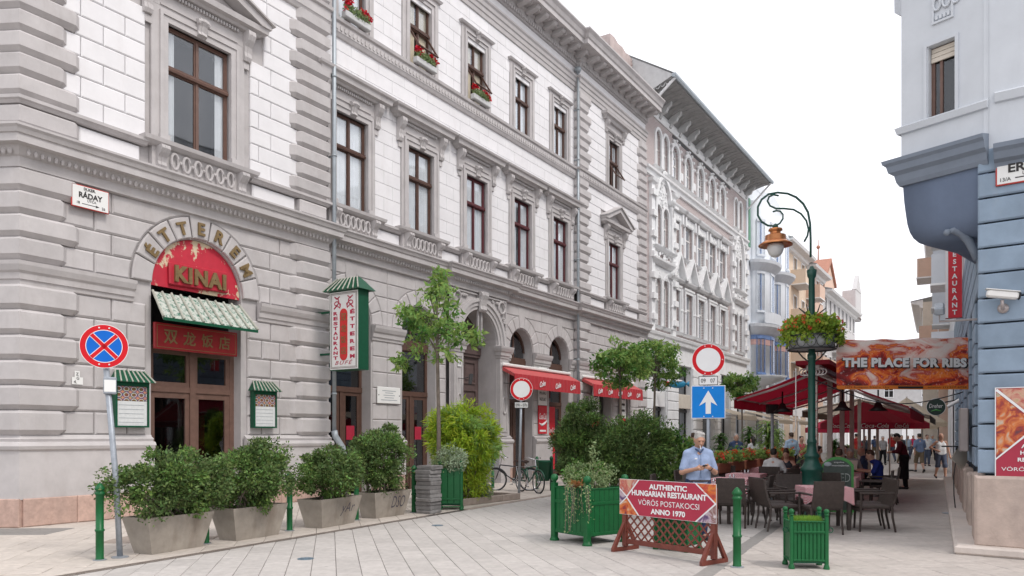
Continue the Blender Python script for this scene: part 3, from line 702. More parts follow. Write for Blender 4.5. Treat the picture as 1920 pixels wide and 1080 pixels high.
for s in (-1, 1):
    x = 14.67+s*.5
    for a, b in ((.3, 1.1), (1.25, 2.6), (3.5, 4.3)): frame(pd, x-.36, x+.36, a, b, .06, y-.04, y+.01)
    pd.prism([(x-.26, 3.65), (x+.26, 3.65), (x+.26, 4.15), (x-.26, 4.15)], y-.03, y)
    pts = [(x+.24*math.cos(t), y-.02, 2.15+.3*math.sin(t)) for t in [2*math.pi*i/14 for i in range(16)]]; pd.tube(pts, .04, 6, False)
    pd.ball((x, y-.02, 2.15), .1, 8, 6)
    frame(pd, x-.4, x+.4, 1.7, 3.3, .05, y-.05, y+.01)
pd.box(13.5, 15.85, y-.12, y+.02, 4.55, 4.8); pd.box(13.5, 15.85, y-.08, y+.02, 4.45, 4.55); pd.box(14.63, 14.71, y-.06, y, 0, 4.5)
pd.build('portal_door', 'wood_door', bA)
# downpipes
def downpipe(x, y, z0, z1):
    m = MB(); m.tube([(x, y-.1, z0), (x, y-.1, z1)], .055, 10)
    z = z0+1
    while z < z1: m.tube([(x, y-.1, z), (x, y-.1, z+.05)], .07, 10); m.box(x-.02, x+.02, y-.1, y+.1, z, z+.04); z += 2.1
    m.lathe([(.06, 0), (.13, .12), (.14, .22), (.05, .25)], (x, y-.1, z1-.05), 10)
    m.tube([(x, y-.1, z0+.05), (x+.02, y-.12, z0-.1), (x+.16, y-.24, z0-.4), (x+.18, y-.26, z0-.55), (x+.18, y-.26, 0)], .085, 10)
    return m.build('downpipe', 'zinc', bA, True)
downpipe(7.67, YC-.24, 1.75, 16.9); downpipe(21.83, YC-.12, 1.75, 16.95)
# the restaurant door under the tympanum
dm = MB(); y = .32
frame(dm, 2.6, 4.88, 0, 3.62, .12, y, y+.1, False); dm.box(2.72, 4.76, y-.02, y+.09, 2.62, 2.74)
for a, b in ((2.72, 3.72), (3.8, 4.76)):
    frame(dm, a, b, .12, 2.62, .13, y+.01, y+.08); frame(dm, a, b, 2.74, 3.55, .1, y+.01, y+.08)
dm.box(3.69, 3.83, y-.03, y+.09, 0, 3.6); dm.tube([(3.66, y-.06, 1.05), (3.66, y-.06, 1.45)], .018, 6)
dd = dm.build('restaurant_door', 'wood_sash', bA)
for a, b in ((2.84, 3.6), (3.92, 4.64)):
    for c, d in ((.25, 2.5), (2.84, 3.45)): MB().box(a, b, y+.04, y+.046, c, d).build('pane', 'glass_dark', dd)
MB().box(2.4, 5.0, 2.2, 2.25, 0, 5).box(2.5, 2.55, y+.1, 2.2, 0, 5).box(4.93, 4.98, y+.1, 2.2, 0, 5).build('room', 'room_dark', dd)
MB().box(4.0, 4.5, .9, .93, .2, 2.1).build('room_panel', 'menu_red', dd)
# ------------------------------------------------------------------ the brick house next door
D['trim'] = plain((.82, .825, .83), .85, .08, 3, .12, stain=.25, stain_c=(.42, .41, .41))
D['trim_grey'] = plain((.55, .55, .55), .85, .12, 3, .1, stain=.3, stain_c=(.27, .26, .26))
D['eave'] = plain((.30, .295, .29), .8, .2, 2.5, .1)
D['shop_dark'] = plain((.03, .028, .03), .4, .2, 3)
D['cream'] = plain((.62, .56, .48), .8, .1, 3)
def brickmat(n):
    m, nt, b = base(n); L = nt.links.new; tc = N(nt, 'ShaderNodeTexCoord'); mp = N(nt, 'ShaderNodeMapping'); mp.inputs['Rotation'].default_value = (R(90), 0, 0)
    br = N(nt, 'ShaderNodeTexBrick', i_Scale=3.2); br.inputs['Color1'].default_value = (.36, .25, .235, 1); br.inputs['Color2'].default_value = (.43, .33, .315, 1); br.inputs['Mortar'].default_value = (.56, .54, .54, 1)
    br.inputs['Mortar Size'].default_value = .05; br.inputs['Brick Width'].default_value = .8; br.inputs['Row Height'].default_value = .24
    L(tc.outputs['Object'], mp.inputs[0]); L(mp.outputs[0], br.inputs['Vector']); L(br.outputs[0], b.inputs['Base Color']); b.inputs['Roughness'].default_value = .85
    bp = N(nt, 'ShaderNodeBump', i_Strength=.5, i_Distance=.02); L(br.outputs['Fac'], bp.inputs['Height']); bp.invert = True; L(bp.outputs[0], b.inputs['Normal']); return m
D['brick'] = brickmat
uA = Vector((math.sin(TH), math.cos(TH), 0))
def house(name, s0, label, cat='building', rot=0, dy=0):
    nrm = Vector((math.cos(TH), -math.sin(TH), 0))
    o = empty(name, O_A + uA*s0 + nrm*dy, R(90)-TH+rot); tag(o, label, cat); return o
S0 = LA + .02; LB = 18.2
bB = house('brick_house', S0, 'brick house with white carved trim, steep window gables and deep bracketed eaves', dy=-.05)
sB = lambda px: onA(px) - S0
mid = [sB((a+b)/2) for a, b in ((1261, 1274), (1284.5, 1299), (1308, 1321), (1330, 1342), (1349, 1361))]
bays = [2.35, 16.2]; hwB = .62
ops = []
for c in mid: ops += [dict(a=c-hwB, b=c+hwB, c=7.4, d=9.7), dict(a=c-hwB, b=c+hwB, c=11.6, d=13.5), dict(a=c-.5, b=c+.5, c=15.6, d=17.0, arch=True)]
for c in bays:
    for s in (-1, 1):
        x = c + s*.52; ops += [dict(a=x-.4, b=x+.4, c=7.4, d=9.6, arch=True), dict(a=x-.4, b=x+.4, c=11.6, d=13.3, arch=True), dict(a=x-.36, b=x+.36, c=15.6, d=17.2, arch=True)]
bw = MB(); wall(bw, 0, LB, 6.9, 18.6, ops, 0, .25); bw.add([(LB, 0, 0), (LB, 10, 0), (LB, 10, 18.6), (LB, 0, 18.6)], [(0, 1, 2, 3)]); bw.add([(0, 0, 6), (0, 10, 6), (0, 10, 22), (0, 0, 18.6)], [(0, 1, 2, 3)])
bw.build('wall', 'brick', bB)
def simple_glass(par, x0, x1, z0, z1, y, arch=False, mat='white_paint', gl='glass', room=True):
    m = MB(); frame(m, x0, x1, z0, z1, .07, y, y+.06); c = (x0+x1)/2; m.box(c-.035, c+.035, y, y+.05, z0, z1); m.box(x0, x1, y-.02, y+.05, z0+(z1-z0)*.62, z0+(z1-z0)*.62+.08)
    if arch:
        rr = (x1-x0)/2; a = arcpts(c, z1, rr, 0, math.pi, 10); b = arcpts(c, z1, rr-.08, 0, math.pi, 10)
        for i in range(10): m.prism([a[i], a[i+1], b[i+1], b[i]], y, y+.06)
    m.build('sash', mat, par)
    for a, b in ((x0+.05, c-.02), (c+.02, x1-.05)): MB().box(a, b, y+.03, y+.035, z0+.05, z1+(((x1-x0)/2*.8) if arch else 0)).build('pane', gl, par)
    if room: MB().box(x0-.1, x1+.1, y+.25, y+.27, z0-.1, z1+.7).build('curtain', 'curtain', par)
def swin(par, c, hw, z0, z1, y, arch=False, trim='trim', tw=.18, fn=None, sash='white_paint', gl='glass'):
    m = MB(); frame(m, c-hw-tw, c+hw+tw, z0, z1 + (0 if arch else tw), tw, y-.08, y+.03, False) if not arch else None
    if arch:
        m.box(c-hw-tw, c-hw, y-.08, y+.03, z0, z1); m.box(c+hw, c+hw+tw, y-.08, y+.03, z0, z1)
        a = arcpts(c, z1, hw+tw, 0, math.pi, 12); b = arcpts(c, z1, hw, 0, math.pi, 12)
        for i in range(12): m.prism([a[i], a[i+1], b[i+1], b[i]], y-.08, y+.03)
    sweep(m, [(0, z0-.16), (.14, z0-.1), (.2, z0-.02), (0, z0)], [(c-hw-tw-.04, y+.02), (c-hw-tw-.04, y), (c+hw+tw+.04, y), (c+hw+tw+.04, y+.02)])
    if fn: fn(m)
    w = m.build('window', trim, par); simple_glass(w, c-hw, c+hw, z0, z1, y+.14, arch, sash, gl); return w
def lumps(m, x0, x1, z0, z1, y, n, r=.06):
    for _ in range(n): m.ball((random.uniform(x0, x1), y, random.uniform(z0, z1)), r*random.uniform(.6, 1.2), 5, 4, (1, .6, 1))
for c in mid:
    def g1(m, c=c):
        lumps(m, c-.75, c+.75, 9.75, 10.1, -.06, 16); m.box(c-.85, c+.85, -.12, 0, 9.86, 9.98)
        sweep(m, [(0, 10.1), (.2, 10.12), (.28, 10.22), (.3, 10.28), (0, 10.3)], [(c-.95, .02), (c-.95, 0), (c+.95, 0), (c+.95, .02)])
        m.prism([(c-.9, 10.28), (c+.9, 10.28), (c, 11.45)], -.06, .02)
        for s in (-1, 1): m.prism([(c+s*1.0, 10.28), (c+s*1.0, 10.4), (c, 11.7), (c, 11.5), (c+s*.84, 10.28)], -.38, 0)
        lumps(m, c-.3, c+.3, 10.45, 10.9, -.1, 6)
        for s in (-1, 1): m.tube([(c+s*.78, -.12, 7.4), (c+s*.78, -.12, 9.8)], [.07, .06], 6); m.ball((c+s*.78, -.12, 8.6), .11, 6, 4)
    swin(bB, c, hwB, 7.4, 9.7, 0, fn=g1)
    def g2(m, c=c):
        m.box(c-.85, c+.85, -.1, 0, 13.55, 13.9); lumps(m, c-.8, c+.8, 13.5, 13.95, -.1, 18)
        sweep(m, [(0, 13.95), (.25, 13.98), (.34, 14.12), (.36, 14.2), (0, 14.26)], [(c-.88, .02), (c-.88, 0), (c+.88, 0), (c+.88, .02)]); lumps(m, c-.6, c+.6, 11.05, 11.4, -.08, 10)
        for s in (-1, 1): m.box(c+s*.8-.09, c+s*.8+.09, -.2, 0, 13.4, 13.95)
    swin(bB, c, hwB, 11.6, 13.5, 0, fn=g2)
    def g3(m, c=c):
        for t in range(7): m.ball((c+.78*math.cos(t*math.pi/6), -.08, 17.0+.78*math.sin(t*math.pi/6)), .1, 5, 4)
        lumps(m, c-.4, c+.4, 15.0, 15.3, -.06, 6)
    swin(bB, c, .5, 15.6, 17.0, 0, True, fn=g3, tw=.2)
wb = MB()
for a, b in zip(mid, mid[1:]): MB().box(a+.82, b-.82, -.03, .02, 12.35, 12.75).build('stone_band', 'trim', bB); MB().slab([(a+.86, 15.9), (b-.86, 15.9), (b-.86, 16.35), (a+.86, 16.35)], -.04, .02, .02).build('stone_band', 'trim', bB)
for c in bays:
    for s in (-1, 1):
        x = c+s*.52
        swin(bB, x, .4, 7.4, 9.6, 0, True, tw=.11); swin(bB, x, .4, 11.6, 13.3, 0, True, tw=.11); swin(bB, x, .36, 15.6, 17.2, 0, True, tw=.15)
    m = MB()
    for s in (-1, 1):                                     # pier strips with projecting diamond stones
        x = c+s*1.5; m.box(x-.22, x+.22, -.16, .02, 6.9, 14.6)
        for z in [7.6+1.05*i for i in range(7)]: m.prism([(x-.28, z), (x+.28, z), (x+.24, z+.3), (x-.24, z+.3)], -.3, -.1)
        sweep(m, [(0, 14.5), (.12, 14.6), (.16, 14.75), (0, 14.8)], [(x-.22, .02), (x-.22, -.16), (x+.22, -.16), (x+.22, .02)])
    m.build('pier', 'trim', bB)
    m = MB(); n = 12                                      # big pointed arch over the second floor
    for s in (-1, 1):
        o = [(c+s*(1.25*math.cos(t*1.2)), 13.2+2.1*math.sin(t*1.25)) for t in [i/n*1.25 for i in range(n+1)]]; ii = [(c+(x-c)*.82, 13.2+(z-13.2)*.9) for x, z in o]
        for i in range(n): m.prism([o[i], o[i+1], ii[i+1], ii[i]], -.2, .02)
        m.box(c+s*1.15-.12, c+s*1.15+.12, -.2, .02, 11.5, 13.25)
    m.prism([(c-.95, 13.7), (c+.95, 13.7), (c+.3, 15), (c, 15.15), (c-.3, 15)], -.05, .02); lumps(m, c-.6, c+.6, 13.8, 14.9, -.08, 40); m.ball((c, -.15, 15.4), .18, 6, 5)
    m.build('pointed_arch', 'trim', bB)
    m = MB(); sweep(m, [(0, 10.5), (.2, 10.55), (.34, 10.7), (.36, 10.8), (0, 10.85)], [(c-1.3, .02), (c-1.3, 0), (c+1.3, 0), (c+1.3, .02)]); lumps(m, c-1, c+1, 10.85, 11.3, -.1, 30, .09); lumps(m, c-1.2, c+1.2, 10.1, 10.4, -.05, 20); m.box(c-1.25, c+1.25, -.06, .02, 9.9, 10.5)
    m.build('bay_cornice', 'trim', bB)
    m = MB(); sweep(m, [(0, 11.2), (.2, 11.3), (.3, 11.42), (0, 11.5)], [(c-1.3, .02), (c-1.3, 0), (c+1.3, 0), (c+1.3, .02)]); m.build('bay_sill', 'trim', bB)
def run(name, prof, mat, x0=0, x1=None, par=None):
    m = MB(); sweep(m, prof, [(x0, 0), (LB if x1 is None else x1, 0)]); return m.build(name, mat, par or bB)
run('string_course', [(0, 14.9), (.1, 14.92), (.14, 15.1), (.24, 15.16), (.26, 15.26), (0, 15.32)], 'trim'); run('frieze_band', [(0, 18.05), (.06, 18.05), (.1, 18.2), (.14, 18.3), (0, 18.35)], 'trim')
run('tile_band', [(0, 17.86), (.04, 17.86), (.04, 18.0), (0, 18.0)], 'shop_dark', 3.9, 14.4)
run('sill_band', [(0, 6.6), (.2, 6.62), (.24, 6.78), (.3, 6.86), (.34, 7.0), (.1, 7.1), (0, 7.1)], 'trim')
run('attic_wall', [(0, 18.3), (.03, 18.3), (.03, 19.0), (0, 19.0)], 'trim')
cove = [(.05, 18.55), (.25, 18.72), (.55, 18.85), (1.0, 18.98), (1.5, 19.05), (1.62, 19.06), (1.62, 19.2), (.05, 19.25)]
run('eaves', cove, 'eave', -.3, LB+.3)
run('gutter', [(1.6, 19.1), (1.74, 19.06), (1.8, 19.16), (1.8, 19.26), (1.6, 19.26)], 'zinc', -.4, LB+.4)
nb = 13
for i in range(nb):
    x = .4 + i*(LB-.8)/(nb-1)
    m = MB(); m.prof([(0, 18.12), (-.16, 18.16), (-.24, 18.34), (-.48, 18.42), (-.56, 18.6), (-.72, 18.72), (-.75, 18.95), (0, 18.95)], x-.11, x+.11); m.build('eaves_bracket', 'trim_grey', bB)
m = MB()
for i in range(nb*3): 
    x = .2 + i*(LB-.4)/(nb*3-1); m.tube([(x, -.3, 18.78), (x, -.7, 18.93), (x, -1.2, 19.05), (x, -1.58, 19.1)], [.12, .1, .08, .05], 6)
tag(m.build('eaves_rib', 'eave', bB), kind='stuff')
m = MB(); m.tube([(-.2, -1.7, 19.1), (-.05, -.1, 17.9)], .07, 8); m.tube([(-.15, -1.66, 19.1), (-.2, -1.7, 19.1)], .06, 6); m.tube([(-.15, -1.65, 19.1), (-.15, 0, 19.0)], .035, 6)
for i in range(5): 
    t = [(-.15, -.25-.26*i+.1*math.cos(a), 18.8+.1*math.sin(a)+.05*i) for a in [j*math.pi/5 for j in range(11)]]; m.tube(t, .025, 5)
m.build('eaves_strut', 'trim', bB); MB().tube([(LB+.1, -1.7, 19.1), (LB+.05, -.1, 17.5)], .07, 8).build('eaves_strut', 'trim', bB)
m = MB(); m.add([(-.4, -1.75, 19.25), (LB+.4, -1.75, 19.25), (LB+.4, 3, 22.2), (-.4, 3, 22.2)], [(0, 1, 2, 3)]); m.build('roof', 'lead', bB)
m = MB(); m.add([(-.35, -1.7, 19.2), (-.35, 3, 22.1), (-.35, 3, 18.5), (-.35, 0, 18.5)], [(0, 1, 2, 3)]); m.build('roof_side', 'trim_grey', bB)
# party wall chimney stack behind the first house
m = MB(); m.prism([(-2.9, 17), (-.45, 17), (-.45, 20.5), (-.8, 20.56), (-1.1, 20.5), (-1.5, 20.62), (-2.0, 20.58), (-2.4, 20.7), (-2.9, 20.68)], .5, 1.1)
for i in range(10): m.box(-.5, -.38 - .04*(i % 2), .46, 1.0, 18.7+.18*i, 18.85+.18*i)
D['old_render'] = plain((.46, .38, .36), .9, .2, 3, .3, stain=.6, stain_c=(.3, .22, .18))
m.build('chimney_wall', 'old_render', bB)
# shop floor
m = MB(); wall(m, 0, LB, 0, 6.7, [dict(a=.9, b=2.9, c=0, d=5.6, depth=.5), dict(a=4.6, b=6.9, c=0, d=5.6, depth=.5), dict(a=8.6, b=10.8, c=0, d=5.6, depth=.5), dict(a=12.2, b=14.2, c=0, d=5.6, depth=.5), dict(a=15.6, b=17.4, c=0, d=5.6, depth=.5)], -.04)
m.build('shop_wall', 'trim', bB)
for a, b in ((0, .9), (2.9, 4.6), (6.9, 8.6), (10.8, 12.2), (14.2, 15.6), (17.4, LB)):
    for i in range(10): MB().slab([(a+.05, .55+.5*i), (b-.05, .55+.5*i), (b-.05, 1.02+.5*i), (a+.05, 1.02+.5*i)], -.14, 0, .03).build('stone_block', 'trim', bB)
for i, (a, b) in enumerate(((.9, 2.9), (4.6, 6.9), (8.6, 10.8), (12.2, 14.2), (15.6, 17.4))):
    m = MB(); frame(m, a, b, 0, 5.6, .12, .3, .4); m.box(a, b, .25, .42, 3.0, 3.15); m.box((a+b)/2-.05, (a+b)/2+.05, .28, .4, 0, 3.0)
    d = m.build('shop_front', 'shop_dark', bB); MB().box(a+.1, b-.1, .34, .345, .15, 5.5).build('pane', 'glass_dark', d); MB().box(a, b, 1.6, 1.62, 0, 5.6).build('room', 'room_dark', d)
    if i < 2:
        MB().cbox(a+.02, b-.02, .02, .2, 3.2, 4.0, .02).build('shop_sign', 'cream' if i else 'sign_white', bB)
# ------------------------------------------------------------------ pale art nouveau house with bowed bays
D['nouveau'] = plain((.70, .735, .78), .85, .06, 2, .05, stain=.1, stain_c=(.45, .47, .5))
D['nouveau_blue'] = plain((.16, .26, .50), .4, .25, 6)
D['nouveau_pink'] = plain((.58, .36, .33), .6, .2, 9)
D['mosaic_green'] = plain((.12, .33, .2), .4, .3, 9)
SC = onA(1400); LC = onA(1466) - SC
bC = house('bow_fronted_house', SC, 'pale blue white art nouveau house with bowed bays and curved balconies')
m = MB(); m.box(0, LC, 0, 8, 0, 19.6); m.prism([(0, 19.5), (LC*.5, 19.5), (LC*.48, 20.2), (LC*.3, 21.2), (LC*.12, 20.9), (0, 20.3)], 0, .5); m.prism([(LC*.5, 19.5), (LC, 19.5), (LC, 19.7), (LC*.9, 20.2), (LC*.7, 20.5), (LC*.52, 20.1)], 0, .5)
m.build('wall', 'nouveau', bC)
def bow(c, r, z0, z1, dpt):
    def pt(t, e=0): return (c - (r+e)*math.cos(t), -(dpt+e)*math.sin(t))
    return pt
for c, r, zb in ((LC*.30, LC*.2, 5.6), (LC*.75, LC*.18, 5.2)):
    dp = 1.0
    P = lambda t, e=0: (c-(r+e)*math.cos(t), -(dp+e)*math.sin(t))
    TT = [math.pi*i/16 for i in range(17)]
    m = MB(); pts = [P(t) for t in TT]
    sweep(m, [(0, zb+.3), (0, 18.4), (-.3, 18.4), (-.3, zb+.3)], pts); m.lathe([(.02, zb-1.2), (.2, zb-.8), (.5, zb-.3), (r*.8, zb+.1), (r, zb+.4)], (c, 0, 0), 16)
    by = m.build('bow', 'nouveau', bC, True)
    for zf, h, k in ((6.2, 2.4, 0), (10.6, 2.6, 1), (14.6, 2.3, 2)):
        for t0 in (math.pi*.2, math.pi*.5, math.pi*.8):
            a, b = t0-.22, t0+.22; seg = [P(a+(b-a)*i/3, .03) for i in range(4)]; inn = [P(a+(b-a)*i/3, .015) for i in range(4)]
            f = MB(); sweep(f, [(0, zf-.1), (.06, zf-.1), (.06, zf+h+.1), (0, zf+h+.1)], [P(a-.04, 0), P(a, .0)]); sweep(f, [(0, zf-.1), (.06, zf-.1), (.06, zf+h+.1), (0, zf+h+.1)], [P(b, 0), P(b+.04, 0)])
            sweep(f, [(0, zf+h), (.09, zf+h), (.09, zf+h+.18), (0, zf+h+.18)], [P(a-.04), P(t0), P(b+.04)]); sweep(f, [(0, zf-.2), (.14, zf-.16), (.14, zf-.04), (0, zf)], [P(a-.04), P(t0), P(b+.04)])
            w = f.build('window', 'nouveau' if k else 'nouveau_blue', bC)
            g = MB(); sweep(g, [(.02, zf), (.025, zf), (.025, zf+h), (.02, zf+h)], seg); g.build('pane', 'glass', w)
            q = MB(); sweep(q, [(.02, zf), (.05, zf), (.05, zf+h), (.02, zf+h)], [P(t0-.02, .02), P(t0+.02, .02)]); q.build('mullion', 'nouveau_blue', w)
    for zf in (8.9, 13.4):
        m = MB(); sweep(m, [(0, zf), (.12, zf+.1), (.5, zf+.5), (.55, zf+.7), (0, zf+.8)], pts); m.build('balcony_slab', 'nouveau', bC, False)
        if zf < 10:
            m = MB(); sweep(m, [(.42, zf+.75), (.5, zf+.75), (.5, zf+1.5), (.42, zf+1.5)], pts[3:14]); m.build('balcony_rail', 'nouveau', bC); m = MB(); sweep(m, [(.02, zf-.35), (.05, zf-.35), (.05, zf-.05), (.02, zf-.05)], pts); m.build('tile_band', 'nouveau_blue', bC)
            m = MB(); sweep(m, [(.012, zf-.75), (.03, zf-.75), (.03, zf-.36), (.012, zf-.36)], pts); m.build('pink_band', 'nouveau_pink', bC)
for x in (LC*.06, LC*.52, LC*.97): MB().prism([(x-.2, 15), (x+.2, 15), (x+.16, 18.4), (x-.16, 18.4)], -.06, .0).build('mosaic_strip', 'mosaic_green', bC)
for i in range(8): MB().slab([(.1, .6+.62*i), (LC-.1, .6+.62*i), (LC-.1, 1.2+.62*i), (.1, 1.2+.62*i)], -.06, 0, .02).build('stone_course', 'nouveau', bC)
for x in (LC*.3, LC*.75):
    m = MB(); m.prism([(x-.8, 0), (x+.8, 0), (x+.8, 3.4)] + arcpts(x, 3.4, .8, .2, math.pi-.2, 8) + [(x-.8, 3.4)], -.09, -.065); m.build('arched_door', 'shop_dark', bC)
# ------------------------------------------------------------------ farther houses on the left
D['peach'] = plain((.66, .47, .37), .85, .08, 2, .05, stain=.2, stain_c=(.5, .36, .3))
D['peach_pale'] = plain((.72, .58, .45), .85, .08, 2)
D['far_stone'] = plain((.56, .55, .55), .85, .1, 2)
D['roof_red'] = plain((.42, .2, .14), .8, .15, 3)
def far_house(name, s0, s1, H, wallm, label, floors, nwin, balc=(), roof='lead', rh=2., bd=1.2, gr=None, flip=False, origin=None, rz=None, trim='trim'):
    L = s1-s0
    if origin is None: o = house(name, s0, label)
    else: o = empty(name, origin, rz); tag(o, label, 'building')
    if gr: o['group'] = gr
    fh = (H-4.5)/floors; ops = []
    for f in range(floors):
        for k in range(nwin): c = L*(k+.5)/nwin; ops.append(dict(a=c-.55, b=c+.55, c=5.2+fh*f, d=5.2+fh*f+fh*.58, depth=.25))
    m = MB(); wall(m, 0, L, 0, H, ops, 0); m.add([(0, 0, 0), (0, 9, 0), (0, 9, H), (0, 0, H)], [(0, 1, 2, 3)]); m.add([(L, 0, 0), (L, 9, 0), (L, 9, H), (L, 0, H)], [(0, 1, 2, 3)]); m.build('wall', wallm, o)
    for q in ops:
        w = MB(); frame(w, q['a']-.1, q['b']+.1, q['c']-.1, q['d']+.12, .1, -.06, .05); c = (q['a']+q['b'])/2; w.box(c-.04, c+.04, .1, .16, q['c'], q['d']); w.box(q['a'], q['b'], .1, .16, q['c']+.9, q['c']+.98); wo_ = w.build('window', trim, o)
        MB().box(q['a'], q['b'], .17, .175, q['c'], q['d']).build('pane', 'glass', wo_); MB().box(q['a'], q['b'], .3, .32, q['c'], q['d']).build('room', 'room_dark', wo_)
    for f, k, wd in balc:
        c = L*(k+.5)/nwin; z = 5.2+fh*f-.35
        b = MB(); b.box(c-wd, c+wd, -bd, 0, z-.18, z); b.box(c-wd, c+wd, -bd, .1-bd, z, z+1); b.box(c-wd, c-wd+.1, .1-bd, 0, z, z+1); b.box(c+wd-.1, c+wd, .1-bd, 0, z, z+1); b.build('balcony', wallm, o); MB().box(c-wd-.03, c+wd+.03, -bd-.04, .0, z-.26, z-.18).build('balcony_edge', trim, o)
    m = MB(); sweep(m, [(0, H-.5), (.2, H-.4), (.3, H-.2), (.8, H-.1), (.9, H+.1), (0, H+.2)], [(0, 0), (L, 0)]); m.build('eaves_cornice', trim, o)
    m = MB(); m.add([(-.1, -.9, H+.1), (L+.1, -.9, H+.1), (L+.1, 4, H+rh), (-.1, 4, H+rh)], [(0, 1, 2, 3)]); m.add([(-.1, -.9, H+.1), (-.1, 4, H+rh), (-.1, 4, H)], [(0, 1, 2)]); m.build('roof', roof, o)
    m = MB(); wall(m, 0, L, 0.01, 4.2, [dict(a=L*(k+.15)/nwin, b=L*(k+.85)/nwin, c=.01, d=3.4) for k in range(nwin)], -.05); m.build('shop_front', trim, o)
    for k in range(nwin): MB().box(L*(k+.15)/nwin, L*(k+.85)/nwin, .2, .22, 0, 3.4).build('shop_window', 'shop_dark', o)
    return o
SD = onA(1466)+.05; SE = onA(1512); SF_ = onA(1543); SG = onA(1603)
far_house('apartment_house', SD, SE, 17.6, 'peach_pale', 'cream apartment house with stacked solid balconies beyond the bow fronted house', 4, 3, [(1, 1, 1.5), (2, 1, 1.5), (3, 1, 1.5)])
far_house('apartment_house', SE+.05, SF_, 17.2, 'peach', 'peach pink apartment house with planted balconies, between cream house and grey mansard house', 4, 4, [(1, 1, 1.7), (2, 1, 1.7), (3, 0, 1.2), (2, 3, 1.2), (1, 3, 1.4)])
hE = far_house('mansard_house', SF_+.05, SG, 16.2, 'far_stone', 'grey stone house with red roofed corner gable far down the left side', 4, 8, [(2, 2, 1.4)], 'lead', 1.4)
m = MB(); m.prism([(.3, 16), (5.5, 16), (5.5, 17.5), (2.9, 19.4), (.3, 17.5)], -.1, 5); m.build('gable_tower', 'peach', hE); m = MB(); m.prism([(0, 17.3), (2.9, 19.5), (5.8, 17.3), (5.8, 17.6), (2.9, 19.9), (0, 17.6)], -.3, 5.2); m.tube([(2.9, 1, 19.5), (2.9, 1, 22)], [.09, .03], 6); m.ball((2.9, 1, 21.2), .2, 8, 6); m.build('gable_roof', 'roof_red', hE)
m = MB(); m.add([(6, -.3, 16.2), (24, -.3, 16.2), (24, 4, 19.4), (6, 4, 19.4)], [(0, 1, 2, 3)]); m.build('red_roof', 'roof_red', hE); m = MB(); m.cbox(20, 24, -.1, 1.5, 16, 19.5, .1); m.prism([(20, 19.5), (24, 19.5), (22, 21.5)], -.1, .4); m.build('dormer', 'far_stone', hE)
far_house('far_house', SG+.1, SG+7, 9.0, 'far_stone', 'small distant pale house at the far end of the left row', 2, 3, [], 'lead', 1)
# ------------------------------------------------------------------ blue corner house on the right, oriel over the corner
D['blue_wall'] = plain((.26, .335, .425), .8, .16, 2.2, .12, rnd=.08, stain=.55, stain_c=(.33, .36, .39), spec=.25)
D['joint_dark'] = plain((.035, .045, .06), .9, .2, 4)
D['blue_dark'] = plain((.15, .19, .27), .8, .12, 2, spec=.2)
D['pale_wall'] = plain((.60, .63, .67), .85, .06, 2, .08, stain=.30, stain_c=(.47, .49, .52))
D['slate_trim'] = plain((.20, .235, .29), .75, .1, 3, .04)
D['plinth_stone'] = plain((.50, .40, .345), .85, .18, 5, .25, stain=.5, stain_c=(.36, .29, .26))
D['step_stone'] = plain((.60, .53, .48), .8, .12, 4, .15, stain=.4, stain_c=(.4, .36, .33))
OF = G(1847, 1038); AF = R(28.8)
# Ráday side: facing the wall, left is away from us: local x runs from far to near, so the corner is at x = 0 and x < 0 recedes
rzF = math.atan2(-math.cos(AF), -math.sin(AF))
bF = empty('blue_corner_house', OF, rzF); tag(bF, 'blue rusticated corner house with pinkish stone plinth and pale oriel on the right', 'building')
MF = Matrix.Translation(OF) @ Matrix.Rotation(rzF, 4, 'Z')
wd = Vector((.797, -.605, 0)); tmp = Matrix.Rotation(-rzF, 3, 'Z') @ wd          # Erkel side direction in local axes
ex = tmp.normalized(); ey = Vector((-ex.y, ex.x, 0))
ERK = Matrix(((ex.x, ey.x, 0, 0), (ex.y, ey.y, 0, 0), (0, 0, 1, 0), (0, 0, 0, 1)))
m = MB(); LF = 21
piers = [(-1.25-2.6*i, 1.1) for i in range(8)]
fops = [dict(a=-1.25-2.6*i-1.35, b=-1.25-2.6*i-.05, c=(0.0 if i == 0 else .9), d=3.9, depth=.35) for i in range(8)]
fup = [dict(a=-3-2.6*i, b=-1.8-2.6*i, c=6.6+3.6*f, d=8.8+3.6*f, depth=.25) for i in range(7) for f in range(2)]
wall(m, -LF, 0, 0, 14.5, fops + fup, .04); e = MB(); wall(e, 0, 6, 0, 14.5, [], .04); e.xf(ERK); m.add(e.v, e.f); m.build('wall', 'joint_dark', bF)
for q in fops:
    w = MB(); frame(w, q['a'], q['b'], q['c'], q['d'], .09, .12, .3); w.box((q['a']+q['b'])/2-.04, (q['a']+q['b'])/2+.04, .14, .28, q['c'], q['d']); ww = w.build('shop_window', 'wood_brown', bF); MB().box(q['a'], q['b'], .2, .205, q['c'], q['d']).build('pane', 'glass_dark', ww); MB().box(q['a'], q['b'], .9, .92, q['c'], q['d']).build('room', 'room_dark', ww)
for q in fup:
    w = MB(); frame(w, q['a']-.1, q['b']+.1, q['c'], q['d']+.1, .1, -.05, .1); ww = w.build('window', 'pale_wall', bF); MB().box(q['a'], q['b'], .15, .155, q['c'], q['d']).build('pane', 'glass', ww); MB().box(q['a'], q['b'], .3, .32, q['c'], q['d']).build('room', 'room_dark', ww)
SB = Stones(bF, MF); pitch = .352; zr0 = 1.12
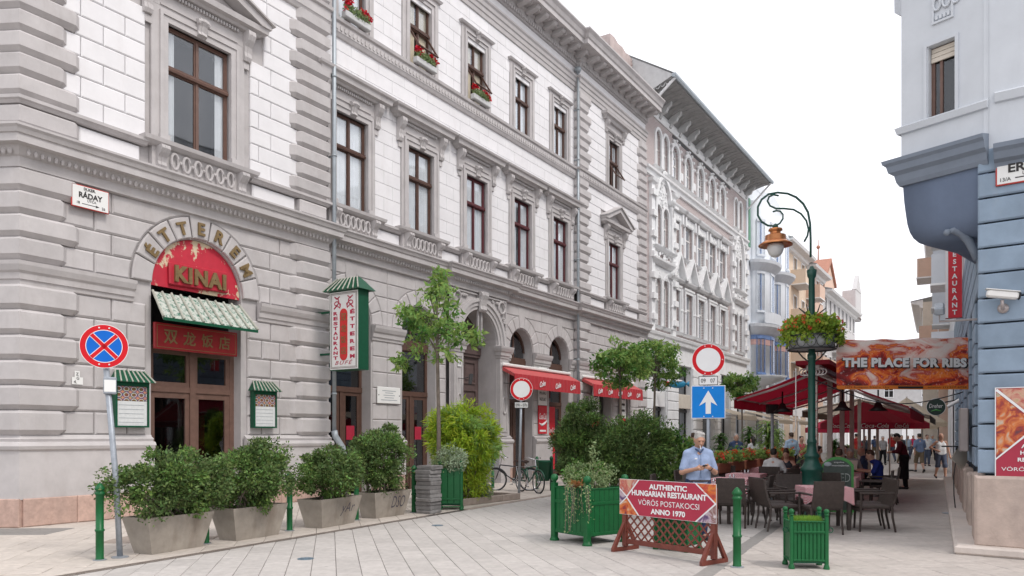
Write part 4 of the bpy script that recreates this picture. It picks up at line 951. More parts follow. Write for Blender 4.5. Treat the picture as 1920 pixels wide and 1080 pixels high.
for i in range(13):
    a, b = zr0 + pitch*i, zr0 + pitch*(i+1)
    SB.course(-.10, 6, a, b, [.5+.0*i, 1.6, 2.7, 3.8] if i % 2 else [1.1, 2.2, 3.3], -.03, .06, .02, 'blue_wall', gap=.013, ret=ERK)
    for x0, x1 in [(-1.28, .0)] + [(-1.25-2.6*k-2.55, -1.25-2.6*k-1.4) for k in range(7)]:
        if a < 3.9: SB.rect(x0, x1, a, b, -.03, .06, .02, 'blue_wall', .013)
    if a >= 3.9: SB.course(-LF, -.0, a, b, [-1.2*k-.6*(i % 2) for k in range(18)][::-1], -.03, .06, .02, 'blue_wall', gap=.013)
SB.emit('stone_block')
def slabm(x0, x1, z0, z1, yf, yb, ret=None, mat='plinth_stone', b=.04, nm='plinth_stone'):
    q = MB().slab([(x0, z0), (x1, z0), (x1, z1), (x0, z1)], yf, yb, b)
    if ret is not None: q.xf(ret)
    return q.build(nm, mat, bF)
slabm(-.12, 2.2, .10, 1.1, -.12, .1, ERK); slabm(2.21, 6, .10, 1.1, -.12, .1, ERK); slabm(-1.22, .06, .10, 1.1, -.12, .1)
for k in range(7): slabm(-1.25-2.6*k-2.6, -1.25-2.6*k-1.38, .10, 1.0, -.12, .1)
m = MB(); sweep(m, [(0, 0), (.30, 0), (.33, .03), (.33, .10), (.29, .125), (0, .125)], [(-LF, -.05), (0, -.05), (ERK @ Vector((6, -.05, 0)))[:2]]); m.build('step', 'step_stone', bF)
# cornice over the blue floor; pale floors above; oriel
ZB = 5.72
m = MB(); e6 = (ERK @ Vector((6, 0, 0)))[:2]; e05 = (ERK @ Vector((.12, 0, 0)))[:2]
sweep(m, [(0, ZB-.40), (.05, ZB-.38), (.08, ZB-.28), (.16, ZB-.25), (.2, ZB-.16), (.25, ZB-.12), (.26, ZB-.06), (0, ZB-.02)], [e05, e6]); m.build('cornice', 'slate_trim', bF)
m = MB(); sweep(m, [(0, ZB-.06), (.02, ZB-.06), (.02, 14.4), (0, 14.4)], [(-LF, 0), (0, 0), e6]); m.build('upper_wall', 'pale_wall', bF)
m = MB(); sweep(m, [(0, ZB+.56), (.06, ZB+.58), (.09, ZB+.69), (.02, ZB+.73), (0, ZB+.73)], [e05, e6]); m.build('sill_course', 'pale_wall', bF)
inv = MF.inverted()
def loc(px, py, Y): v = inv @ at(px, py, Y); return v
J = inv @ Vector((OF.x + .1, OF.y - .06, 0)); 
wP = Vector((OF.x+.02, OF.y-.05, 0)); dO = Vector((-.60, .80, 0))
pR = inv @ wP; pL = inv @ (wP + dO*1.22); pB = inv @ (wP + dO*1.22 + Vector((.83, .55, 0))*2.6)
OP = [tuple(pB[:2]), tuple(pL[:2]), tuple(pR[:2])]                    # plan of the oriel: far side, front-left corner, joins the wall
# front face of oriel with a window opening, as a wall in its own axes
fo = (Vector(OP[2]) - Vector(OP[1])); LFo = fo.length; fo.normalize()
ORI = Matrix(((fo.x, -fo.y, 0, OP[1][0]), (fo.y, fo.x, 0, OP[1][1]), (0, 0, 1, 0), (0, 0, 0, 1)))
m = MB(); WX0, WX1, WZ0, WZ1 = .40, .78, 6.34, 7.42
wall(m, 0, LFo, ZB+.02, 14.4, [dict(a=WX0, b=WX1, c=WZ0, d=WZ1, depth=.16)], 0); m.xf(ORI); m.add([(OP[0][0], OP[0][1], ZB), (OP[1][0], OP[1][1], ZB), (OP[1][0], OP[1][1], 14.4), (OP[0][0], OP[0][1], 14.4)], [(0, 1, 2, 3)])
ob = m.build('oriel', 'pale_wall', bF)
w = MB(); frame(w, WX0-.06, WX1+.045, WZ0-.02, WZ1+.05, .045, -.025, .02); w.xf(ORI); w.build('window_frame', 'pale_wall', ob)
w = MB(); frame(w, WX0+.0, WX1, WZ0, WZ1, .05, .1, .15); w.box(WX0+.12, WX0+.16, .1, .15, WZ0, WZ1); w.xf(ORI); w.build('sash', 'wood_sash', ob)
MB().box(WX0, WX1, .12, .124, WZ0, WZ1).xf(ORI).build('pane', 'glass', ob); MB().box(WX0-.1, WX1+.1, .3, .31, WZ0-.1, WZ1+.1).xf(ORI).build('room', 'room_dark', ob)
for k in range(3): MB().box(WX0+.01, WX1-.01, .08-.004*k, .1, WZ1-.08-.07*k, WZ1-.02-.07*k).xf(ORI).build('blind_slat', 'cream', ob)
m = MB(); sweep(m, [(0, ZB+.52), (.045, ZB+.53), (.07, ZB+.62), (.0, ZB+.66)], OP); m.build('oriel_sill_course', 'pale_wall', ob)
m = MB(); sweep(m, [(-.3, ZB-.26), (.02, ZB-.26), (.05, ZB-.2), (.07, ZB-.1), (.13, ZB-.05), (.15, ZB+.04), (.19, ZB+.08), (.2, ZB+.13), (.0, ZB+.17), (-.3, ZB+.17)], OP); m.build('oriel_cornice', 'slate_trim', ob)
m = MB(); frame(m, WX0+.06, WX1-.02, 7.72, 8.25, .03, -.03, .01)
for k in range(3): m.tube([(WX0+.13+.13*k + .05*math.cos(t), -.02, 8.0+.09*math.sin(t)) for t in [j*math.pi/5 for j in range(11)]], .018, 5)
for k in range(4): m.box(WX0+.11+.055*k, WX0+.145+.055*k, -.03, 0, 7.77, 7.83)
m.xf(ORI).build('relief_panel', 'pale_wall', ob)
m = MB(); q1 = Vector(OP[0]).lerp(Vector(OP[1]), .2); q2 = Vector(OP[0]).lerp(Vector(OP[1]), .7); sweep(m, [(0, 7.75), (.2, 7.85), (.22, 8.0), (.42, 8.1), (.44, 8.5), (.56, 8.6), (.58, 9.6), (0, 9.7)], [tuple(q1), tuple(q2)]); m.build('side_bracket', 'pale_wall', ob)
# curved underside of the oriel
m = MB(); A0, A1, A2 = Vector(OP[0]), Vector(OP[1]), Vector(OP[2]); cen = (inv @ (wP + Vector((.55, 1.05, 0))))
rows = []
for k in range(9):
    s_ = (.98, .965, .945, .925, .895, .85, .78, .68, .5)[k]; z = ZB-.24 - (0, .25, .44, .60, .72, .81, .88, .92, .94)[k]
    rows.append([(cen.x+(p.x-cen.x)*(s_ if i else 1)*1., cen.y+(p.y-cen.y)*s_, z) for i, p in enumerate((A0, A0.lerp(A1, .5), A1, A1.lerp(A2, .5), A2))])
v = [q for r in rows for q in r]; f = [(a*5+b, a*5+b+1, a*5+b+6, a*5+b+5) for a in range(8) for b in range(4)]; f.append((40, 41, 42, 43, 44)); m.add(v, f)
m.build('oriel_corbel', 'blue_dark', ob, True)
m = MB(); q0 = inv @ at(1790, 470, 11.6); pts = [inv @ at(x, y, 11.35) for x, y in ((1776, 436), (1787, 432), (1803, 438), (1817, 452), (1826, 470), (1831, 488))]; m.tube(pts, [.025, .05, .06, .065, .06, .04], 8); m.ball(pts[0], .05, 8, 6); m.build('bracket', 'slate_trim', ob, True)
# next houses on the right
def right_pt(t, off=0): return OF + Vector((math.sin(AF), math.cos(AF), 0))*t + Vector((-math.cos(AF), math.sin(AF), 0))*off
far_house('row_house', 0, 16, 17, 'pale_wall', 'pale blue house with stacked balconies beyond the blue corner house', 4, 5, [(f, k, .9) for f in (0, 1, 2, 3) for k in (0, 2, 4)], 'lead', 2, .8, origin=right_pt(38, .0), rz=rzF, trim='trim')
far_house('row_house', 0, 18, 15, 'peach', 'brownish house with cornice farther down the right side', 3, 6, [(1, 2, 1.2), (2, 4, 1.2)], 'lead', 2, origin=right_pt(57, .5), rz=rzF)
far_house('row_house', 0, 20, 12.5, 'cream', 'low cream house with flat cornice, last one visible on the right', 3, 6, [], 'lead', 1, origin=right_pt(78, 1.6), rz=rzF)
far_house('row_house', 0, 34, 11, 'far_stone', 'distant grey house closing the street view', 3, 7, [], 'lead', 1, origin=Vector((44, 118, 0)), rz=R(-25))
# ------------------------------------------------------------------ ground: one sheet, paved areas laid in it
D['earth'] = plain((.30, .28, .26), .9, .15, .8, .1)
D['joint'] = plain((.19, .17, .15), .95, .2, 8)
def tilemat(c, rnd, scale=9):
    return plain(c, .78, .14, scale, .14, rnd=rnd, stain=.55, stain_c=tuple(x*.66 for x in c), spec=.3, spots=.35)
D['tile_grey'] = tilemat((.475, .445, .42), .07)
D['tile_beige'] = tilemat((.54, .485, .435), .06)
D['tile_warm'] = tilemat((.48, .435, .40), .07)
D['tile_dark'] = tilemat((.28, .265, .25), .10)
D['kerb_stone'] = plain((.34, .28, .24), .85, .2, 7, .15, stain=.35, stain_c=(.2, .16, .14))
D['iron'] = plain((.10, .10, .105), .55, .3, 12, .1, metal=.4)
D['cover_blue'] = plain((.16, .22, .27), .5, .3, 10, .1, metal=.3)
g = MB().add([(-300, -60, -.06), (300, -60, -.06), (300, 600, -.06), (-300, 600, -.06)], [(0, 1, 2, 3)]).build('ground', 'earth'); tag(g, kind='structure')
SL = .5174
def l1(Y): return -5.06 + SL*(Y-9.65)               # drain between footway and carriageway
def l2(Y): return 2.83 + .508*(Y-10.27)             # dark channel on the right
def clip(poly, a, b, c):
    "keep a*x + b*y <= c"
    out = []
    for i, p in enumerate(poly):
        q = poly[(i+1) % len(poly)]; dp = a*p[0]+b*p[1]-c; dq = a*q[0]+b*q[1]-c
        if dp <= 0: out.append(p)
        if dp*dq < 0: t = dp/(dp-dq); out.append((p[0]+(q[0]-p[0])*t, p[1]+(q[1]-p[1])*t))
    return out
def pave(name, region, halfplanes, ang, w, l, mat, off=.5, limit=300, gap=.0032, ymax=60, tl='paving_stone', bev=.004, jit=.0025):
    "individual slabs laid in a rotated bond, clipped to the region"
    st_ = tag(MB().add([(x, y, -.02) for x, y in region], [tuple(range(len(region)))]).build(name, 'joint'), kind='structure')
    ca, sa = math.cos(ang), math.sin(ang); L = []
    xs = [p[0]*ca + p[1]*sa for p in region]; ys = [-p[0]*sa + p[1]*ca for p in region]
    i = 0; u = min(xs)
    while u < max(xs):
        v = min(ys) - l*off*(i % 2) - RNG.random()*0.02
        while v < max(ys):
            q = [(u+gap, v+gap), (u+w-gap, v+gap), (u+w-gap, v+l-gap), (u+gap, v+l-gap)]
            q = [(a*ca - b*sa, a*sa + b*ca) for a, b in q]
            for h in halfplanes:
                q = clip(q, *h)
                if len(q) < 3: break
            if len(q) >= 3:
                A = abs(sum(a[0]*b[1]-b[0]*a[1] for a, b in zip(q, q[1:]+q[:1])))/2
                if A > .004:
                    c = (sum(p[0] for p in q)/len(q), sum(p[1] for p in q)/len(q))
                    if c[1] > 8.3 and abs(c[0]/c[1]) < .7: L.append((A/c[1]**3, q, c))
            v += l
        u += w; i += 1
    L.sort(key=lambda t: -t[0]); rest = MB()
    for k, (_, q, c) in enumerate(L):
        if sum((a[0]*b[1]-b[0]*a[1]) for a, b in zip(q, q[1:]+q[:1])) < 0: q = q[::-1]
        dz = float(RNG.uniform(-jit, jit)) - .001; ins = inset(q, bev); n = len(q); m = MB() if k < limit else rest
        m.add([(x, y, dz) for x, y in ins] + [(x, y, dz-.004) for x, y in q] + [(x, y, -.02) for x, y in q], [tuple(range(n))] + [(a+i, a+n+i, a+n+(i+1) % n, a+(i+1) % n) for a in (0, n) for i in range(n)])
        if k < limit: m.build(tl, mat, st_)
    if rest.v: tag(rest.build(tl + '_mass', mat, st_), kind='stuff')
    return st_
def HP(x0, y0, x1, y1):
    "half plane on the left of the line from p0 to p1"
    a, b = (y1-y0), -(x1-x0); return (a, b, a*x0 + b*y0)
YN, YFAR = 8.0, 46
pave('carriageway', [(l1(YN)+.1, YN), (l2(YN)-.1, YN), (l2(YFAR)-.1, YFAR), (l1(YFAR)+.1, YFAR)],
     [HP(l1(40)+.11, 40, l1(5)+.11, 5), HP(l2(5)-.11, 5, l2(40)-.11, 40), (0, -1, -YN), (0, 1, YFAR)], R(13.2), .30, .62, 'tile_grey')
uxA, uyA = math.sin(TH), math.cos(TH)
def facx(Y, d): return O_A.x + uyA*d + (Y - (O_A.y - uxA*d))*uxA/uyA
pave('left_footway', [(-14, YN), (l1(YN)-.08, YN), (l1(YFAR)-.08, YFAR), (facx(YFAR, -.1), YFAR), (O_A.x-.3, O_A.y+.1), (-14, 15.5)],
     [HP(l1(5)-.09, 5, l1(60)-.09, 60), HP(facx(60, -.1), 60, facx(5, -.1), 5) if 0 else (0, -1, -YN), (0, 1, YFAR)], R(14), .40, .40, 'tile_beige', off=0.)
pave('right_footway', [(l2(YN)+.1, YN), (12, YN), (7.5, 10.3), (6.9, 10.7), (6.9+.55*(YFAR-10.7), YFAR), (l2(YFAR)+.1, YFAR)],
     [HP(l2(60)+.11, 60, l2(5)+.11, 5), (0, -1, -YN), (0, 1, YFAR)], R(4), .5, .24, 'tile_warm', off=.5)
for fn, nm in ((lambda Y: l1(Y), 'slot_drain'),):     # grated channel along the left edge
    a, b = Vector((l1(YN), YN, 0)), Vector((l1(17.4), 17.4, 0)); d = (b-a).normalized(); n_ = Vector((d.y, -d.x, 0))
    o = MB(); o.add([a-n_*.075-Vector((0, 0, .012)), b-n_*.075-Vector((0, 0, .012)), b+n_*.075-Vector((0, 0, .012)), a+n_*.075-Vector((0, 0, .012))], [(0, 1, 2, 3)]); k = o.build(nm, 'ink'); tag(k, kind='structure')
    r = MB(); t = 0; Lg = (b-a).length
    for s in (-1, 1):
        p, q = a + n_*s*.068, b + n_*s*.068; r.add([p-n_*.010, q-n_*.010, q+n_*.010, p+n_*.010], [(0, 1, 2, 3)])
    while t < min(Lg, 9):
        p = a + d*t; q = p + d*.016; r.add([p-n_*.06, q-n_*.06, q+n_*.06, p+n_*.06], [(0, 1, 2, 3)]); t += .036
    tag(r.build('grating_bar', 'kerb_stone', k), kind='stuff')
def strip(name, mat, pts, w, z0=-.015, z1=.0, L=.9, piece='channel_stone'):
    k = None
    k = tag(MB().add([(p[0]+s*w/2, p[1], -.025) for s in (-1, 1) for p in (pts if s < 0 else pts[::-1])], [tuple(range(2*len(pts)))]).build(name, 'joint'), kind='structure')
    for (x0, y0), (x1, y1) in zip(pts, pts[1:]):
        a, b = Vector((x0, y0)), Vector((x1, y1)); D_ = (b-a).length; n = max(1, int(D_/L)); d = (b-a).normalized()
        for i in range(n):
            m = MB(); m.cbox(-D_/n/2+.004, D_/n/2-.004, -w/2, w/2, z0, z1, .008); c = a.lerp(b, (i+.5)/n)
            o = m.build(piece, mat, k); o.location = (c.x, c.y, 0); o.rotation_euler = (0, 0, math.atan2(d.y, d.x))
    return k
strip('right_channel', 'tile_dark', [(l2(YN), YN), (l2(32), 32)], .22)
strip('left_kerb', 'kerb_stone', [(l1(17.4), 17.4), (l1(40), 40)], .16, -.02, .012)
def iron_cover(nm, p, r, label, mat='cover_blue', sq=False):
    m = MB()
    if sq: m.cbox(-r*1.4, r*1.4, -r*.8, r*.8, -.01, .004, .004)
    else: m.lathe([(r, -.01), (r, .003), (r*.86, .004), (r*.84, .0015), (r*.5, .0015), (r*.48, .004), (.001, .004)], (0, 0, 0), 20)
    for i in range(6): m.box(-r*.6+i*r*.22, -r*.6+i*r*.22+r*.08, -r*.5, r*.5, .004, .0065)
    o = m.build(nm, mat); o.location = p; tag(o, label, 'cover'); return o
iron_cover('water_cover', G(573, 1047.5), .11, 'small round iron cover in the grey paving, nearest the camera')
iron_cover('water_cover', G(820, 985), .11, 'small round iron cover in the grey paving near the raised bed')
o = iron_cover('access_hatch', G(300, 1012), .55, 'rectangular dark cover plate in the footway behind the first concrete planter', 'kerb_stone', True); o.rotation_euler = (0, 0, R(-4))
o = iron_cover('access_hatch', G(20, 997), .6, 'rectangular ribbed grating in the footway at the house corner', 'tile_dark', True); o.rotation_euler = (0, 0, R(3))
o = iron_cover('drain_grate', G(1652, 930), .3, 'small rectangular drain grate in the right footway beside the dining tables', 'iron', True); o.rotation_euler = (0, 0, R(60))
# ------------------------------------------------------------------ things fixed to the left house
RZA = R(90)-TH
def onwall(name, x, y, z, label, cat, group=None):
    return tag(empty(name, MA @ Vector((x, y, z)), RZA), label, cat, group)
def cut(o): return o
D['enamel'] = plain((.80, .80, .78), .35, .03, 5); D['enamel_red'] = plain((.5, .05, .04), .4, .1, 5)
t = onwall('street_name_plate', 1.22, -.12, 6.27, 'white enamel street name plate with red rim on the grey corner house', 'street sign')
MB().cbox(-.37, .37, 0, .03, -.22, .22, .01).build('rim', 'enamel_red', t); MB().box(-.35, .35, -.004, .0, -.2, .2).build('plate', 'enamel', t)
text('lettering', 'IX.KER.', 'ink', t, (-.02, -.006, .155), h=.055, bold=.02); text('lettering', 'RÁDAY', 'ink', t, (0, -.006, .045), w=.46, h=.135, bold=.03)
text('lettering', 'UTCA', 'ink', t, (.02, -.006, -.06), h=.045); text('lettering', '18', 'ink', t, (-.24, -.006, -.125), h=.05); text('lettering', '26', 'ink', t, (.25, -.006, -.145), h=.05)
MB().box(-.17, .1, -.007, -.005, -.14, -.128).prism([(.1, -.16), (.17, -.135), (.1, -.11)], -.007, -.005).build('arrow', 'ink', t)
# letters on the voussoirs
t = onwall('arch_lettering', W1, -.03, ZS, 'raised bronze letters set round the arch over the red tympanum', 'lettering')
for i, ch in enumerate('ÉTTEREM'):
    a = math.pi*(1 - (i+1.5)/9); r = 1.39
    text('letter', ch, 'gold', t, (r*math.cos(a), 0, r*math.sin(a)), h=.34 if ch == 'É' else .28, ext=.035, bold=.03, roll=math.pi/2-a)
def peel(n):
    m, nt, b = base(n); L = nt.links.new; tc = N(nt, 'ShaderNodeTexCoord'); no = N(nt, 'ShaderNodeTexNoise', i_Scale=2.1, i_Detail=9., i_Roughness=.68); mp = N(nt, 'ShaderNodeMapping'); mp.inputs['Location'].default_value = (.35, 0, .1)
    L(tc.outputs['Object'], mp.inputs[0]); L(mp.outputs[0], no.inputs['Vector'])
    cr = N(nt, 'ShaderNodeValToRGB'); cr.color_ramp.elements[0].position = .535; cr.color_ramp.elements[0].color = (.50, .022, .045, 1); cr.color_ramp.elements[1].position = .56; cr.color_ramp.elements[1].color = (.62, .52, .36, 1)
    L(no.outputs[0], cr.inputs[0]); n2 = N(nt, 'ShaderNodeTexNoise', i_Scale=5., i_Detail=4.); L(tc.outputs['Object'], n2.inputs['Vector']); mr = N(nt, 'ShaderNodeMapRange'); mr.inputs[3].default_value = .8; mr.inputs[4].default_value = 1.25; L(n2.outputs[0], mr.inputs[0])
    mx_ = N(nt, 'ShaderNodeMix', data_type='RGBA', blend_type='MULTIPLY'); mx_.inputs[0].default_value = 1; L(cr.outputs[0], mx_.inputs[6]); L(mr.outputs[0], mx_.inputs[7]); L(mx_.outputs[2], b.inputs['Base Color']); b.inputs['Roughness'].default_value = .5; return m
D['red_peeling'] = peel
D['red_board'] = plain((.30, .014, .018), .4, .2, 5, stain=.2, stain_c=(.15, .01, .01))
D['red_plate'] = plain((.46, .02, .04), .45, .15, 5)
t = onwall('tympanum_sign', W1, .12, ZS, 'red half-round sign with peeling paint and raised letters Kinai over door', 'sign')
MB().prism([(-1.13, .0)] + [(1.13, 0)] + arcpts(0, .02, 1.13, 0, math.pi, 28)[1:-1], 0, .05).build('panel', 'red_peeling', t)
M_ = Matrix.Rotation(R(-1.2), 4, 'Y')
MB().cbox(-.72, .78, -.08, .0, .08, .56, .02).xf(M_).build('name_board', 'red_plate', t); text('lettering', 'KINAI', 'gold', t, (.03, -.081, .32), w=1.3, h=.36, ext=.05, bold=.045, char=1.15)
# little tiled roof
def canopymat(n):
    m, nt, b = base(n); L = nt.links.new; tc = N(nt, 'ShaderNodeTexCoord'); no = N(nt, 'ShaderNodeTexNoise', i_Scale=14., i_Detail=8., i_Roughness=.7); L(tc.outputs['Object'], no.inputs['Vector'])
    cr = N(nt, 'ShaderNodeValToRGB'); e = cr.color_ramp.elements; e[0].position = .40; e[0].color = (.04, .15, .10, 1); e[1].position = .52; e[1].color = (.50, .52, .47, 1); L(no.outputs[0], cr.inputs[0]); L(cr.outputs[0], b.inputs['Base Color']); b.inputs['Roughness'].default_value = .6; return m
D['flaking_green'] = canopymat
def tiled_roof(par, x0, x1, yo, z0, z1, n, over=.12, mat='flaking_green', rib='green_dark', hip=True):
    "sloping roof: top edge on the wall at z1, eaves out at yo (negative) and z0, ribbed"
    h = over if hip else 0
    m = MB(); m.add([(x0-h, yo, z0), (x1+h, yo, z0), (x1, 0, z1), (x0, 0, z1), (x0-h, yo, z0-.04), (x1+h, yo, z0-.04), (x1, 0, z1-.05), (x0, 0, z1-.05)], [(0, 1, 2, 3), (4, 7, 6, 5), (0, 4, 5, 1), (1, 5, 6, 2), (0, 3, 7, 4)]); m.build('roof', mat, par)
    for i in range(n+1):
        f = i/n; m = MB(); m.tube([(x0-h+(x1-x0+2*h)*f, yo-.02, z0+.015), (x0+(x1-x0)*f, 0, z1+.02)], .026, 6); m.build('roof_rib', rib, par)
    MB().box(x0-h, x1+h, yo-.03, yo+.0, z0-.06, z0-.0).build('eaves_board', 'green_dark', par)
D['rib_pale'] = plain((.42, .42, .36), .6, .3, 12)
t = onwall('door_canopy', W1, -.02, 4.1, 'green ribbed metal canopy with flaking paint above the restaurant door', 'canopy')
tiled_roof(t, -1.16, 1.02, -.52, .0, .60, 10, .10, rib='rib_pale')
t = onwall('door_sign', W1-.08, -.05, 3.5, 'dark red board with four golden Chinese characters under the green canopy', 'sign')
MB().cbox(-1.05, 1.03, 0, .07, 0, .56, .01).build('board', 'red_board', t); fr_ = MB(); frame(fr_, -1.0, .98, .04, .52, .012, -.004, .002); fr_.build('border', 'gold', t)
for i, ch in enumerate('双龙饭店'): text('letter', ch, 'gold', t, (-.68+i*.45, -.001, .28), h=.3, ext=.012, bold=.015)
def dishes(n):
    m, nt, b = base(n); L = nt.links.new; tc = N(nt, 'ShaderNodeTexCoord'); sp = N(nt, 'ShaderNodeSeparateXYZ'); L(tc.outputs['Object'], sp.inputs[0])
    def mth(op, a, bb):
        q = N(nt, 'ShaderNodeMath', operation=op)
        for i, z in enumerate((a, bb)):
            if isinstance(z, (int, float)): q.inputs[i].default_value = z
            elif z is not None: L(z, q.inputs[i])
        return q.outputs[0]
    ux = mth('MULTIPLY', sp.outputs[0], 6.25); uz = mth('MULTIPLY', sp.outputs[2], 8.33); fx = mth('SUBTRACT', mth('FRACT', ux, None), .5); fz_ = mth('SUBTRACT', mth('FRACT', uz, None), .5)
    rr = mth('SQRT', mth('ADD', mth('MULTIPLY', fx, fx), mth('MULTIPLY', fz_, fz_)), None)
    cr = N(nt, 'ShaderNodeValToRGB'); cr.color_ramp.interpolation = 'CONSTANT'; e = cr.color_ramp.elements; e[0].color = (.18, .09, .04, 1); e[1].position = .27; e[1].color = (.5, .46, .42, 1); q = e.new(.4); q.color = (.12, .09, .16, 1); q = e.new(.52); q.color = (.5, .26, .16, 1); L(rr, cr.inputs[0])
    no = N(nt, 'ShaderNodeTexNoise', i_Scale=30.); L(tc.outputs['Object'], no.inputs['Vector']); mm = N(nt, 'ShaderNodeMix', data_type='RGBA', blend_type='OVERLAY'); mm.inputs[0].default_value = .7; L(cr.outputs[0], mm.inputs[6]); L(no.outputs[1], mm.inputs[7]); L(mm.outputs[2], b.inputs['Base Color']); b.inputs['Roughness'].default_value = .35; return m
D['dish_photos'] = dishes
D['menu_paper'] = plain((.66, .68, .68), .5, .08, 22)
def menu_case(x, z, w, h, label):
    t = onwall('menu_case', x, -.02, z, label, 'menu case', 'glazed menu cases beside the restaurant door')
    m = MB(); m.box(0, w, -.14, -.0, 0, .03); m.box(0, .04, -.14, 0, .03, h); m.box(w-.03, w, -.14, 0, .03, h); m.box(.04, w-.03, -.14, 0, h-.08, h); m.build('case', 'green_dark', t)
    MB().box(.045, w-.035, -.11, -.1, .035, h*.58).build('menu_sheet', 'menu_paper', t); MB().box(.045, w-.035, -.112, -.1, h*.585, h-.085).build('dish_photos', 'dish_photos', t)
    for k in range(5): MB().box(.08, w-.1, -.113, -.111, .1+k*h*.095, .1+k*h*.095+.008).build('menu_line', 'zinc', t)
    e = empty('case_roof', (0, 0, h), 0, t)
    m = MB(); m.add([(-.07, -.24, 0), (w+.07, -.24, 0), (w+.07, 0.0, .0), (-.07, 0, 0), (.05, -.03, .24), (w-.05, -.03, .24)], [(0, 1, 5, 4), (1, 2, 5), (3, 0, 4), (0, 3, 2, 1)]); m.build('roof', 'green_dark', t).location = (0, 0, h); bpy.data.objects.remove(e)
    for k in range(8):
        f = k/7; MB().tube([(-.07+(w+.14)*f, -.25, h+.005), (.05+(w-.1)*f, -.035, h+.25)], .016, 6).build('roof_rib', 'rib_pale', t)
menu_case(1.70, 1.83, .72, .92, 'green menu case with striped roof left of the restaurant door')
menu_case(5.08, 1.85, .68, .88, 'green menu case with striped roof right of the restaurant door')
t = onwall('number_tag', 1.02, -.02, 2.75, 'small white enamel survey tag on the corner house wall', 'plate')
MB().box(-.11, .1, -.012, 0, -.1, .04).box(-.06, .04, -.012, 0, .04, .16).build('plate', 'enamel', t); text('lettering', 'Z', 'ink', t, (-.01, -.014, .1), h=.055); text('lettering', 'G', 'ink', t, (-.0, -.014, .02), h=.055); text('lettering', '4.', 'ink', t, (-.05, -.014, -.05), h=.06)
# projecting light box
t = onwall('projecting_sign', 7.1, -.58, 3.32, 'tall white and green projecting restaurant sign with tiled roof beside the downpipe', 'sign')
t.rotation_euler = (0, 0, RZA - R(90))                        # local x points out from the wall, local y back along the street
MB().box(0, 1.0, 0, .36, 0, 2.0).build('box', 'green_dark', t); MB().box(.02, .98, -.012, 0, .02, 1.98).build('panel', 'enamel', t)
f_ = MB(); frame(f_, .05, .95, .05, 1.95, .012, -.016, -.012); frame(f_, .08, .92, .08, 1.92, .008, -.016, -.012); f_.build('border', 'wood_brown', t)
D['print_red'] = plain((.45, .02, .07), .5, .15, 5); D['lacquer'] = plain((.62, .03, .03), .4, .1, 5)
rp = MB(); rp.box(.37, .63, -.02, -.012, .37, 1.42); rp.prism(arcpts(.5, 1.42, .13, 0, math.pi, 8), -.02, -.012); rp.prism(arcpts(.5, .37, .13, math.pi, 2*math.pi, 8), -.02, -.012); rp.build('red_cartouche', 'lacquer', t)
for i, ch in enumerate('双龙饭店'): text('letter', ch, 'gold', t, (.5, -.021, 1.33-.28*i), h=.19, ext=.004, bold=.01)
for i, ch in enumerate('RESTAURANT'): text('letter', ch, 'print_red', t, (.22, -.013, 1.44-.125*i), w=.15, h=.088, ext=.004, bold=.045)
for i, ch in enumerate('ÉTTEREM'): text('letter', ch, 'print_red', t, (.80, -.013, 1.46-.187*i), w=.16, h=.12 if i == 0 else .1, ext=.004, bold=.045)
text('lettering', 'BÜFÉ', 'print_red', t, (.5, -.013, .2), w=.6, h=.12, ext=.004, shear=.35, char=1.3)
for cx_ in (.27, .73):                                             # curling ornament at the head
    m = MB(); s = 1 if cx_ < .5 else -1
    m.tube([(cx_+s*.11*math.cos(a)*(1-a/14), -.014, 1.72+.02*a-.1+.1*math.sin(a)*(1-a/14)) for a in [i*.45 for i in range(20)]], .014, 5); m.tube([(cx_-s*.1, -.014, 1.56), (cx_, -.014, 1.64), (cx_+s*.1, -.014, 1.57), (cx_+s*.12, -.014, 1.68)], .018, 5); m.tube([(cx_-s*.08, -.014, 1.86), (cx_, -.014, 1.8), (cx_+s*.09, -.014, 1.86)], .016, 5)
    m.build('ornament', 'print_red', t)
m = MB(); m.add([(-.12, -.14, 2.0), (1.12, -.14, 2.0), (1.12, .5, 2.0), (-.12, .5, 2.0), (.16, .12, 2.34), (.84, .12, 2.34), (.84, .24, 2.34), (.16, .24, 2.34)], [(0, 1, 5, 4), (1, 2, 6, 5), (2, 3, 7, 6), (3, 0, 4, 7), (4, 5, 6, 7), (0, 3, 2, 1)]); m.build('roof', 'green_dark', t)
for k in range(8): f = k/7; MB().tube([(-.12+1.24*f, -.15, 2.01), (.16+.68*f, .11, 2.35)], .018, 6).build('roof_rib', 'rib_pale', t)
for z in (.42, 1.5): MB().box(-.58, 0, .1, .16, z, z+.05).box(-.6, -.55, .04, .22, z-.06, z+.11).build('bracket', 'green_dark', t)
t = onwall('memorial_plaque', 10.16, YC-.03, 2.85, 'small white marble plaque on the pier between the arched doors', 'plaque')
MB().cbox(-.5, .5, -.03, 0, -.24, .24, .01).build('slab', 'enamel', t); text('lettering', 'ITT MŰKÖDÖTT\nAZ ELSŐ\n1896 - 1950', 'zinc', t, (0, -.032, .0), w=.55, h=.22) if 0 else None
for i, (w_, z) in enumerate(((.6, .12), (.35, .06), (.5, -.01), (.4, -.08), (.7, -.15))): MB().box(-w_/2, w_/2, -.0325, -.0305, z, z+.018).build('worn_line', 'zinc', t)
for dx in (-.45, .45): MB().ball((dx, -.03, 0), .018, 6, 4).build('bolt', 'ink', t)
t = onwall('house_number', 13.31, YP-.16, 4.05, 'white house number plate 18 on the left portal pilaster', 'plate')
MB().box(-.1, .1, -.012, 0, -.12, .12).build('plate', 'enamel', t); text('lettering', '18', 'ink', t, (0, -.014, -.01), h=.1)
